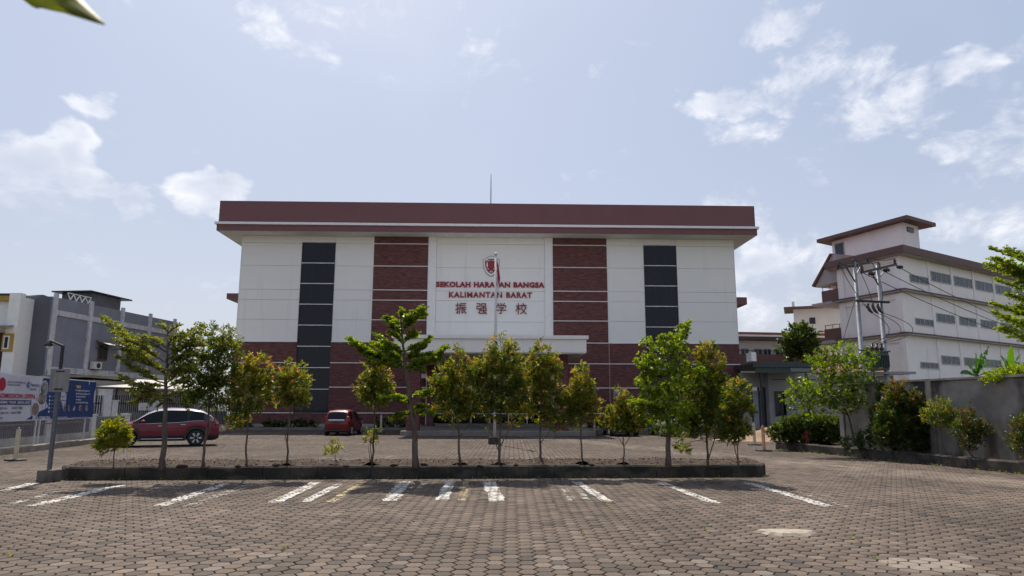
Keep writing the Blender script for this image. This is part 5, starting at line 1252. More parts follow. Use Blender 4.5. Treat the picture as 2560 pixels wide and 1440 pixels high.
C_cream = mat('cream_plastic', (.62, .52, .34), .5, (.5, .42, .28), 4); C_orange = mat('faded_orange_plastic', (.60, .36, .20), .5, (.55, .25, .14), 3)
bollard(38, 1152, 1069, 'cream post bollard on the paving at the far left in front of the banner', C_cream)
bollard(1887, 1113, 1056, 'cream post bollard in front of the sand heap, left one of the two there', C_cream)
bollard(1910, 1128, 1063, 'faded orange post bollard by the end of the right planter kerb', C_orange)
bollard(952, 1083, 1036, 'pale post bollard in the shade left of the canopy column', C_cream)
bollard(1486, 1083, 1037, 'faded orange post bollard in the shade right of the entrance platform', C_orange)

# ---------------------------------------------------------------- buildings at the left
def build_grey_house():
    Yn = 48.0; c = P(131, 741, Yn); zt = float(c[2]); f = G(445, 806, zt); d = f - c; ang = math.degrees(math.atan2(d[1], d[0])); Ln = float(np.linalg.norm(d[:2]))
    g = Fr((c[0], c[1], 0), ang)
    h = tag(empty('grey_house', (c[0], c[1], 0), g.a), 'grey two-storey house with white pilasters at the left', 'house')
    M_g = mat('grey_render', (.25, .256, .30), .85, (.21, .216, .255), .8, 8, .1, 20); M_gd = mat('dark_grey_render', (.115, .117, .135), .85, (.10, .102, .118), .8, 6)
    M_w = mat('stained_white', (.62, .61, .62), .8, (.48, .47, .48), 2.5, 7, stain=((.12, .12, .12), 3, .60, .72, (2, 2, .5)))
    e = P(55, 735, Yn); lx, ly, _ = g.loc(e)
    W = 9.0
    m = MB(); m.box(0, Ln, .02, W, 0, zt); m.build('wall', M_g, h)
    ex = P(57, 736, Yn - .3); m = MB(); q = [g.loc((c[0], c[1] - .0, 0))[:2], g.loc((ex[0], ex[1], 0))[:2]]
    # end wall towards the street (dark)
    p0 = np.array([c[0] - .05, c[1] - .04]); p1 = np.array([ex[0], ex[1] + .2]); zz = P(108, 733, Yn)[2]; pm = P(108, 733, Yn)
    L0, L1, Lm = g.loc((*p0, 0)), g.loc((*p1, 0)), g.loc((pm[0], pm[1] - .03, 0))
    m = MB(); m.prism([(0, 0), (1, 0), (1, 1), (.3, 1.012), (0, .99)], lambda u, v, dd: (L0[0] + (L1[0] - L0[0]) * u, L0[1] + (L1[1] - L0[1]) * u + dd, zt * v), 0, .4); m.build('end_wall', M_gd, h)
    # pilasters and beams on the long side (local y = 0 plane)
    for px in (135, 226, 306, 376, 438):
        x = g.hit(px, 780)[0]; m = MB(); m.box(x - .17, x + .17, -.12, .02, 0, zt + .25); m.build('pilaster', M_w, h)
    xs = [g.hit(px, 780)[0] for px in (135, 226, 306, 376, 438)]
    zb1 = g.hit(180, 782)[1]; zb0 = g.hit(180, 795)[1]
    zc1 = g.hit(130, 917)[1]; zc0 = g.hit(130, 932)[1]
    for a, b in list(zip(xs[:-1], xs[1:])):
        m = MB(); m.box(a + .172, b - .172, -.07, .02, zb0, zb1); m.build('beam', M_w, h); m = MB(); m.box(a + .172, b - .172, -.09, .02, zc0, zc1); m.build('beam', M_w, h)
    M_wood = mat('brown_window', (.16, .07, .04), .6, (.12, .05, .03), 8)
    for (a, b, t, bt) in ((247, 266, 862, 902), (320, 335, 868, 905)):
        x0, z1 = g.hit(a, t); x1, z0 = g.hit(b, bt); z1 = g.hit((a + b) / 2, t)[1]; z0 = g.hit((a + b) / 2, bt)[1]
        w = empty('window', (0, 0, 0), 0, h); m = MB(); m.box(x0, x1, -.06, .02, z0, z1); m.build('frame', M_wood, w); xm = (x0 + x1) / 2
        for p, q in ((x0 + .08, xm - .05), (xm + .05, x1 - .08)): m = MB(); m.box(p, q, -.075, -.062, z0 + .1, z1 - .1); m.build('pane', M_glass, w)
        m = MB(); m.prism([(0, z1 + .28), (-1.1, z1 - .1), (-1.1, z1 - .06), (0, z1 + .32)], lambda u, v, dd: (dd, u, v), x0 - .4, x1 + .6); m.build('awning', mat('tin_awning', (.30, .28, .27), .5, (.16, .13, .12), 3, metal=.4), w)
        for xx in (x0 - .3, x1 + .5): m = MB(); m.bar((xx, -.02, z1 - .35), (xx, -1.05, z1 - .1), .04); m.build('awning_strut', M_dkmetal, w)
    x0, z0 = g.hit(234, 922, -.4); x1, z1 = g.hit(255, 906, -.4); a = empty('air_conditioner', (0, 0, 0), 0, h); m = MB(); m.box(x0, x1, -.42, -.08, z0, z1); m.build('case', M_paintw, a)
    m = MB(); m.lathe([(.02, -.44), (.2, -.44), (.2, -.421), (.02, -.421)], 14, ((x0 * .45 + x1 * .55), 0, (z0 + z1) / 2), 'y'); m.build('fan_grille', M_dkmetal, a)
    m = MB(); m.box(x0, x1, -.42, .02, z0 - .06, z0 - .01); m.build('bracket', M_dkmetal, a)
    # stair head on the roof
    rh = empty('stair_head', (0, 0, 0), 0, h); YI = .8; r0 = g.hit(228, 750, YI)[0]; r1 = g.hit(300, 775, YI)[0]; zr = g.hit(232, 732, YI)[1]; YO = next(y for y in np.arange(1, 14, .05) if proj(g.world(r0, y, zr))[0] < 156)
    m = MB(); m.box(r0, r1, YI, YO, zt - .1, zr); m.build('wall', mat('bare_render', (.16, .16, .165), .9, (.11, .11, .115), 1.5, 7), rh)
    m = MB(); m.box(r0 - .5, r1 + 1.0, YI - .3, YO + .5, zr, zr + .10); m.build('roof_slab', M_dkmetal, rh)
    tr = empty('roof_truss', (0, 0, 0), 0, h); ta = g.hit(172, 742, .3); tb = g.hit(230, 758, .3); za = zt + .45; m = MB()
    xs2 = np.linspace(ta[0], tb[0], 9)
    for k in range(8):
        m.bar((xs2[k], .4, zt + (.1 if k % 2 else .55)), (xs2[k + 1], .4, zt + (.55 if k % 2 else .1)), .05)
    m.bar((xs2[0], .4, zt + .57), (xs2[-1], .4, zt + .57), .06); m.bar((xs2[0], .4, zt + .05), (xs2[-1], .4, zt + .05), .06); m.build('lattice', M_paintw, tr)
build_grey_house()

def build_yellow_house():
    Y = 47.0; f = Fr((P(57, 800, Y)[0], Y, 0), 0); H = f.hit
    h = tag(empty('yellow_house', tuple(f.o), 0), 'white house with yellow bands cut off by the left edge', 'house')
    M_y = mat('yellow_render', (.42, .27, .06), .8, (.36, .23, .05), 1.5); M_br = mat('brown_wall', (.075, .04, .032), .85, (.055, .03, .025), 2)
    zt = H(45, 735)[1]
    m = MB(); m.box(-22, 0, .05, 9, 0, zt - .25); m.build('wall', M_trim, h)
    x1 = H(36, 740)[0]
    m = MB(); m.box(x1, -.005, -.45, .048, 0, zt); m.build('corner_pier', M_trim, h)
    m = MB(); m.box(-22, x1 - .004, -.25, .046, H(20, 753)[1], H(20, 740)[1]); m.build('yellow_band', M_y, h)
    m = MB(); m.box(x1 - .22, x1 - .006, -.12, .046, H(20, 812)[1], H(20, 753)[1] - .004); m.build('yellow_trim', M_y, h)
    m = MB(); m.prism([(-.3, H(10, 735)[1]), (6, H(10, 720)[1]), (6, H(10, 722)[1]), (-.3, H(10, 739)[1])], lambda u, v, dd: (dd, u, v), -22, x1); m.build('roof_edge', M_dkmetal, h)
    m = MB(); m.prism([(0.04, H(10, 812)[1]), (-1.6, H(10, 821)[1]), (-1.6, H(10, 823)[1]), (.04, H(10, 816)[1])], lambda u, v, dd: (dd, u, v), -22, H(46, 820)[0]); m.build('tin_awning', M_steel, h)
    m = MB(); m.box(-22, H(22, 870)[0], -.06, .046, 0, H(10, 832)[1]); m.build('brown_front', M_br, h)
    w = empty('window', (0, 0, 0), 0, h); a, b = H(19, 860)[0], H(45, 860)[0]; z0, z1 = H(30, 880)[1], H(30, 836)[1]
    m = MB(); m.box(a, b, -.56, -.452, z0, z1); m.build('frame', M_y, w); m = MB(); m.box(a + .12, b - .2, -.59, -.562, z0 + .15, z1 - .15); m.build('inner_frame', M_trim, w); m = MB(); m.box(a + .2, b - .28, -.605, -.592, z0 + .23, z1 - .23); m.build('pane', M_glass, w)
build_yellow_house()

def build_sheds():
    M_tin = mat_corr('pale_tin_roof', (.50, .47, .42), .18, .5, 0, .6, (.36, .33, .29)); M_wallb = mat('beige_wall', (.46, .43, .40), .85, (.36, .33, .30), 1.5, 6)
    # long flat-roofed shed further left
    Y = 40.0; f = Fr((P(105, 950, Y)[0], Y, 0), 0); H = f.hit
    s = tag(empty('flat_shed', tuple(f.o), 0), 'low flat-roofed shed behind the banner at the left edge', 'shed')
    x0, x1 = -26, H(212, 940)[0]
    m = MB(); m.box(x0, x1, .8, 5, 0, H(100, 948)[1]); m.build('wall', M_wallb, s)
    m = MB(); m.box(x0, x1 - .4, .70, .79, .8, H(100, 950)[1]); m.build('opening_shade_sheet', M_br if False else mat('opening_shade', (.05, .04, .035), .9, (.035, .028, .025), 3), s)  # dark sheet on the wall paints the shade inside the shed opening
    m = MB(); m.box(x0, H(105, 940)[0], -.4, 5.2, H(100, 947)[1], H(100, 942)[1]); m.build('roof_slab', M_kerb2, s); m = MB(); m.box(H(105, 940)[0] + .02, x1 + .2, -.1, 5.2, H(160, 943)[1], H(160, 938)[1]); m.build('roof_slab', M_kerb2, s)
    # tin-roofed house with beige wall
    a = P(228, 1000, 41.5); b = P(520, 1000, 50.0); ang = math.degrees(math.atan2(b[1] - a[1], b[0] - a[0])); g = Fr((a[0], a[1], 0), ang); Ln = float(np.linalg.norm((b - a)[:2]))
    s = tag(empty('tin_roofed_house', (a[0], a[1], 0), g.a), 'low beige house with a pale tin roof in front of the grey house', 'house')
    ze = g.hit(300, 969, -.8)[1]; zr = g.hit(280, 947, 2.4)[1]
    m = MB(); m.box(-.5, Ln, 0, 3.2, 0, ze - .05); m.build('wall', M_wallb, s)
    m = MB(); m.prism([(-.9, ze - .02), (2.6, zr), (2.6, zr + .05), (-.9, ze + .03)], lambda u, v, dd: (dd, u, v), -1.0, Ln + .4); m.build('roof', M_tin, s)
    m = MB(); m.prism([(-1.5, ze - .75), (-.02, ze - .2), (-.02, ze - .15), (-1.5, ze - .70)], lambda u, v, dd: (dd, u, v), g.hit(350, 970)[0], g.hit(386, 970)[0]); m.build('red_awning', mat('red_tin', (.28, .04, .05), .5, (.22, .03, .04), 3), s)
    for px in (248, 331):
        xx, zz = g.hit(px, 985); m = MB(); m.box(xx - .25, xx + .25, -.02, .0, zz - .2, zz + .2); m.build('vent_block', M_paintw, s)
    m = MB(); xx = g.hit(290, 1000, -.8)[0]; m.tube([(xx, -.8, 0), (xx, -.8, ze)], .05, 8); m.build('roof_post', M_dkmetal, s)
    # tall dark fence in front of it
    a = P(226, 1030, 36.5); b = P(566, 1030, 47.0); ang = math.degrees(math.atan2(b[1] - a[1], b[0] - a[0])); g = Fr((a[0], a[1], 0), ang); Ln = float(np.linalg.norm((b - a)[:2]))
    fe = tag(empty('tall_fence', (a[0], a[1], 0), g.a), 'tall dark picket fence and gate behind the red SUV', 'fence')
    m = MB(); m.box(0, Ln, -.08, .08, 0, .35); m.build('base_wall', M_basew, fe)
    for z in (.6, 1.75):
        m = MB(); m.box(0, Ln, -.05, -.01, z - .03, z + .03); m.build('rail', M_fblack, fe)
    pm = MB(); pm.box(-.035, .035, -.012, .012, .4, 2.15); pk = pm.mesh('picket', M_fblack); x = .1
    gm = MB(); gm.box(-.03, .03, -.012, .012, .4, 1.30); gk = gm.mesh('picket', M_fgrey)
    while x < Ln:
        link('picket', pk, fe, (x, -.06, 0), None, (1, 1, 1 + .12 * (x / Ln))); link('picket', gk, fe, (x + .07, -.16, 0)); x += .15
    for px, zt, w in ((261, 2.42, .24), (280, 1.85, .2), (392, 2.0, .2), (500, 2.5, .25)):
        xx = g.hit(px, 1010)[0]; m = MB(); m.box(xx - w, xx + w, -.22, .22, 0, zt); m.box(xx - w - .03, xx + w + .03, -.25, .25, zt + .002, zt + .07); m.build('pillar', M_paintw, fe)
    for k, (p0, p1) in enumerate(((347, 367), (369.5, 389))):
        x0, z1 = g.hit(p0, 1007, -.25); x1, z0 = g.hit(p1, 1026, -.25); n = tag(empty('notice_board', (a[0], a[1], 0), g.a), ('left' if k == 0 else 'right') + ' one of two white notice boards hung on the tall dark fence', 'notice', 'notice boards on the dark fence')
        m = MB(); m.box(x0, x1, -.27, -.25, z0, z1); m.build('board', M_paintw, n)
        for q in range(4):
            zz = z1 - (z1 - z0) * (.2 + .2 * q); m = MB(); m.box(x0 + (x1 - x0) * (.3 if q == 0 else .14), x1 - (x1 - x0) * (.3 if q == 0 else .14), -.276, -.271, zz - .012, zz + .012); m.build('print_row', mat('grey_print', (.25, .25, .27), .7, (.6, .6, .6), 30, 2), n)
build_sheds()

# ---------------------------------------------------------------- right side: gatehouse, sand, wall and planter
def build_gatehouse():
    f = Fr((P(1857, 1000, 52.5)[0], 52.5, 0), 1.5); H = f.hit
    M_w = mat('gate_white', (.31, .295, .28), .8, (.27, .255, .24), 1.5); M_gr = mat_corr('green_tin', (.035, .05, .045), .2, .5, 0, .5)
    h = tag(empty('gatehouse', tuple(f.o), f.a), 'covered side gate with dark tin roof right of the school', 'gatehouse')
    x1 = H(1916, 1000)[0]; xe = H(2040, 1000)[0]; zw = H(1900, 932)[1]
    d0, d1 = H(1878, 1000)[0], H(1915, 1000)[0]; zd = H(1890, 968)[1]
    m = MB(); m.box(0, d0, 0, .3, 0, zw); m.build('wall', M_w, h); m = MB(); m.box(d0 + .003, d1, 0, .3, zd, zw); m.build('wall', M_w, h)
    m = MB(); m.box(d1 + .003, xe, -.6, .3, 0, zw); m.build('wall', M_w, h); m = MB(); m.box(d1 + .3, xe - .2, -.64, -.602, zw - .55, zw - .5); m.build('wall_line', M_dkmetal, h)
    m = MB(); m.box(d0 + .05, d0 + .75, .05, .12, 0, zd - .25); m.build('gate_leaf', mat('frosted_gate', (.30, .31, .36), .4, (.22, .23, .27), 2), h)
    for a in (d0, (d0 + d1) / 2, d1 - .14): m = MB(); m.box(a, a + .14, .02, .2, 0, zd - .005); m.build('gate_post', M_dkmetal, h)
    w0, z0 = H(1940, 1040, -.6); w1, z1 = H(1962, 978, -.6); m = MB(); m.box(w0, w1, -.66, -.61, z0, z1); m.build('window', M_glass, h)
    for q in range(3): m = MB(); xx = w0 + (w1 - w0) * q / 2; m.box(xx - .03, xx + .03, -.70, -.665, z0, z1); m.build('window_bar', M_dkmetal, h)
    # roof
    xr = H(2030, 920, -3)[0]; zt = H(1880, 905, -3)[1]; ze = H(1900, 918, -3)[1]; zb = H(1900, 932, -3)[1]
    m = MB(); m.prism([(-.2, ze), (xr, ze), (xr, ze + .18), (xr * .75, ze + .42), (xr * .5, zt), (xr * .2, zt), (-.2, zt - .08)], lambda u, v, dd: (u, dd, v), -3.0, 2.5); m.build('roof', M_gr, h)
    m = MB(); m.box(0, xr, -2.9, -2.8, zb, ze - .005); m.build('valance', M_gr, h); m = MB(); m.box(xr * .62, xr - .05, -2.94, -2.905, zb + .1, ze - .05); m.build('valance_panel', mat_corr('grey_tin', (.20, .21, .21), .12, .5, 0, .7), h)
    m = MB(); m.box(-.02, H(1876, 890, -3)[0], -3.2, -2.2, H(1860, 905, -3)[1] + .05, H(1860, 881, -3)[1]); m.build('white_box_sign', M_trim, h)
    for xx in (.4, xr - .3): m = MB(); m.bar((xx, -2.7, 0), (xx, -2.7, zb), .12); m.build('roof_post', M_dkmetal, h)
    # red-roofed lean-to behind
    a = P(1985, 905, 58); b = P(2235, 905, 58); s = tag(empty('red_roofed_hut', (a[0], a[1], 0), math.atan2(b[1] - a[1], b[0] - a[0])), 'low hut with a faded red tin roof behind the gatehouse', 'hut'); Ln = float(np.linalg.norm((b - a)[:2])); zl = float(P(2100, 935, 56)[2]); zh = float(P(2060, 903, 58)[2])
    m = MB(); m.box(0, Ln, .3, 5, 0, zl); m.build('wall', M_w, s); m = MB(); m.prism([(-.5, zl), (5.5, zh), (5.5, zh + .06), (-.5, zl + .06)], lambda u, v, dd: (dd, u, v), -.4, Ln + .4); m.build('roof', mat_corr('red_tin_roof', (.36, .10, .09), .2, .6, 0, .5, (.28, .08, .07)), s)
build_gatehouse()

def build_sand():
    g = G(1925, 1103); m = MB(); n = 44; V = []
    for i in range(n + 1):
        for j in range(n + 1):
            u = i / n * 2 - 1; v = j / n * 2 - 1; x = u * 3.1; y = v * 1.7
            r = math.hypot(u * 1.05, v); hgt = .95 * math.exp(-((u - .28) ** 2 * 7 + v * v * 3.2)) + .42 * math.exp(-((u + .45) ** 2 * 6 + v * v * 4)) + .25 * math.exp(-((u - .8) ** 2 * 10 + v * v * 5))
            hgt = hgt * (1 + .25 * mnoise.noise(Vector((x * 1.7, y * 1.7, 1)))) + .03 * mnoise.noise(Vector((x * 7, y * 7, 2)))
            V.append((x, y, max(-.04, hgt * max(0, 1 - r ** 6) - .03)))
    m.v = V; m.f = [(i * (n + 1) + j, (i + 1) * (n + 1) + j, (i + 1) * (n + 1) + j + 1, i * (n + 1) + j + 1) for i in range(n) for j in range(n)]; m.m = [0] * len(m.f)
    tag(m.build('sand_heap', M_sand, None, (g[0] + .3, g[1] + 1.0, 0), smooth=True), 'heap of orange building sand at the end of the drive', 'sand heap')
build_sand()

WOFF = .95
def wpt(Y, off): return np.array([kerbR(Y) + off, Y])
def wall_px(px, off):
    lo, hi = 8., 45.
    for _ in range(50):
        Y = (lo + hi) / 2; x = 1280 + FPX * (kerbR(Y) + off) / (Y * .986)
        if x > px: lo = Y
        else: hi = Y
    return Y
M_oldwall = mat('old_render', (.29, .262, .235), .92, (.15, .135, .12), .9, 9, .4, 25, lo=.32, hi=.62, stain=((.05, .045, .04), .75, .50, .59, (1.2, 1.2, .55)))
def build_right_wall():
    pl = tag(empty('right_planter'), kind='structure')
    kerb_run(pl, [tuple(wpt(8, 0)), tuple(wpt(28.2, 0))], .18, .30, .9, M_kerb, .008, inward=-1); kerb_run(pl, [tuple(wpt(28.2, 0)), tuple(wpt(28.2, .0) + np.array([2.6, .5]))], .18, .30, .9, M_kerb, .008, inward=-1)
    m = MB(); a, b = wpt(8, .17), wpt(28.1, .17); nS = 60; V = []
    for k in range(nS + 1):
        Y = 8 + 20.1 * k / nS
        for j in range(6):
            p = wpt(Y, .16 + (WOFF - .1 + (1.6 if Y > 25.5 else 0)) * j / 5); V.append((p[0], p[1], .24 + .05 * mnoise.noise(Vector((p[0] * 3, p[1] * 3, 0)))))
    m.v = V; m.f = [(k * 6 + j, (k + 1) * 6 + j, (k + 1) * 6 + j + 1, k * 6 + j + 1) for k in range(nS) for j in range(5)]; m.m = [0] * len(m.f); m.build('soil', M_soil, pl, smooth=True)
    w = tag(empty('concrete_wall', (*wpt(18, WOFF), 0)), 'stained grey rendered boundary wall along the right planter', 'wall'); inv = Vector((-wpt(18, WOFF)[0], -wpt(18, WOFF)[1], 0))
    z = 2.42; Ys = [8.0, 12.6, 17.3, 21.6, 25.6]
    for y0, y1 in zip(Ys[:-1], Ys[1:]):
        p, q = wpt(y0, WOFF), wpt(y1, WOFF); d = (q - p) / np.linalg.norm(q - p); n = np.array([-d[1], d[0]]) * -.14
        m = MB(); m.prism([(p[0] + d[0] * .11, p[1] + d[1] * .11), (q[0] - d[0] * .11, q[1] - d[1] * .11), (q[0] - d[0] * .11 + n[0], q[1] - d[1] * .11 + n[1]), (p[0] + d[0] * .11 + n[0], p[1] + d[1] * .11 + n[1])], lambda u, v, dd: (u, v, dd), 0, z); m.build('wall_panel', M_oldwall, w, inv)
    for y in Ys:
        p = wpt(y, WOFF + .06); m = MB(); m.box(p[0] - .13, p[0] + .13, p[1] - .11, p[1] + .11, 0, z + .002, rz=rad(12)); m.build('pier', M_oldwall, w, inv)
    p, q = wpt(Ys[0], WOFF + .07), wpt(Ys[-1], WOFF + .07); m = MB(); m.bar((p[0], p[1], z + .035), (q[0], q[1], z + .035), .26, .06); m.build('coping', mat('coping', (.30, .285, .26), .85, (.17, .16, .15), 3, 7, .2, 30), w, inv)
    # end return
    q = wpt(Ys[-1], WOFF); m = MB(); m.box(q[0] + .1, q[0] + 6, q[1] - .0, q[1] + .14, 0, z); m.build('wall_panel', M_oldwall, w, inv)
build_right_wall()

def build_right_plants():
    GR = 'plants in the right planter'
    def at(px, off=.5): Y = wall_px(px, off); p = wpt(Y, off); return np.array([p[0], p[1], .25])
    def atY(Y, off): p = wpt(Y, off); return np.array([p[0], p[1], .25])
    dk = dict(group=GR)
    bushy_tree('clipped_hedge', 'clipped dark green hedge with a flat top at the planter far end', 'hedge', None, [(2000, 1100), (2002, 1075)], [(1948, 1083, 24, 18), (1975, 1075, 32, 26), (2010, 1062, 40, 22), (2010, 1090, 42, 20), (2050, 1062, 40, 20), (2060, 1090, 42, 22), (2090, 1075, 36, 28)], 2300, L_dark, 9, .085, .042, base=atY(27.3, .75), tone=(.5, .25), tip=.5, gap=.05, r=(.04, .02), nb=60, hollow=.55, **dk)
    bushy_tree('straggly_tree', 'straggly light green tree leaning in front of the wall left part', 'tree', None, [(2133, 1090), (2122, 1040), (2100, 1000), (2070, 960), (2060, 920)], [(2065, 905, 48, 28), (2110, 882, 40, 24), (2090, 930, 60, 26), (2148, 915, 38, 26), (2030, 985, 50, 30), (1985, 1000, 34, 26), (2090, 975, 52, 26), (2150, 955, 40, 28), (2050, 1020, 48, 22), (2120, 1010, 44, 26), (1990, 960, 26, 18), (2175, 895, 18, 18)], 1250, L_term, 7, .085, .042, base=at(2143, .45), tone=(.2, .25), tip=.3, gap=.40, r=(.038, .012), nb=80, extra=[([(2122, 1040), (2080, 1010), (2010, 1000)], .018, .006), ([(2110, 1010), (2140, 960), (2150, 920)], .016, .006), ([(2122, 1040), (2165, 1000), (2170, 960)], .012, .005)], **dk)
    bushy_tree('red_tip_shrub', 'big dense shrub with red tips against the wall', 'shrub', None, [(2252, 1110), (2250, 1070), (2252, 1020)], [(2262, 978, 16, 22), (2235, 982, 20, 22), (2252, 1005, 38, 24), (2305, 1010, 18, 20), (2235, 1030, 36, 28), (2278, 1030, 36, 26), (2255, 1065, 58, 30), (2300, 1070, 30, 30), (2230, 1085, 38, 30), (2270, 1105, 48, 26), (2320, 1095, 24, 28)], 2200, L_shrub, 9, .075, .032, base=at(2265, .45), tone=(.10, .12), tip=1.0, gap=.1, r=(.035, .012), nb=60, hollow=.5, **dk)
    bushy_tree('red_tip_shrub', 'small yellowish shrub on a thin stem right of the big red-tipped shrub', 'shrub', None, [(2356, 1110), (2352, 1070), (2350, 1040)], [(2350, 1020, 24, 20), (2335, 1040, 26, 22), (2365, 1042, 24, 22), (2352, 1060, 22, 12)], 380, L_syz, 9, .055, .022, base=at(2357, .5), tone=(.30, .16), tip=.5, gap=.15, r=(.014, .007), **dk)
    bushy_tree('red_tip_shrub', 'young pointed shrub on a short stem before the wall pier', 'shrub', None, [(2424, 1130), (2422, 1090), (2416, 1040)], [(2415, 1022, 7, 18), (2417, 1045, 18, 16), (2428, 1068, 36, 20), (2410, 1075, 28, 18), (2445, 1080, 28, 16), (2428, 1098, 26, 18), (2425, 1118, 14, 12)], 560, L_shrub, 9, .055, .022, base=at(2425, .42), tone=(.22, .18), tip=.6, gap=.1, r=(.024, .008), **dk)
    bushy_tree('red_tip_shrub', 'leafy shrub cut off by the right edge of the picture', 'shrub', None, [(2565, 1140), (2562, 1100)], [(2560, 1055, 22, 16), (2570, 1080, 36, 34), (2560, 1110, 34, 28), (2600, 1080, 36, 40)], 620, L_shrub, 9, .055, .022, base=at(2566, .5), tone=(.25, .18), tip=.5, gap=.1, r=(.024, .01), **dk)
    bushy_tree('creeper', 'dark creeper climbing the wall left of the big red-tipped shrub', 'creeper', None, [(2200, 1110), (2198, 1040), (2205, 980)], [(2205, 985, 14, 40), (2198, 1040, 18, 40), (2190, 1090, 22, 34), (2165, 1105, 24, 22), (2130, 1112, 24, 16)], 420, L_dark, 7, .075, .045, base=at(2202, .75), tone=(.45, .25), tip=.2, gap=.3, r=(.014, .006), nb=20, **dk)
    # fire hydrant behind the hedge
    p = atY(26.9, .42); hy = tag(empty('fire_hydrant', (p[0], p[1], .2)), 'small red fire hydrant half hidden by the clipped hedge', 'hydrant'); M_r = mat('hydrant_red', (.26, .03, .03), .6, (.18, .02, .02), 5)
    m = MB(); m.lathe([(.14, 0), (.14, .05), (.09, .06), (.09, .42), (.11, .43), (.11, .47), (.09, .5), (.05, .57), (.01, .58)], 14); m.build('barrel', M_r, hy, smooth=False)
    for s in (-1, 1): m = MB(); m.lathe([(.02, 0), (.055, 0), (.055, .09), (.02, .09)], 10, (s * .07 if s > 0 else -.16, 0, .34), 'x'); m.build('outlet', M_r, hy)
build_right_plants()

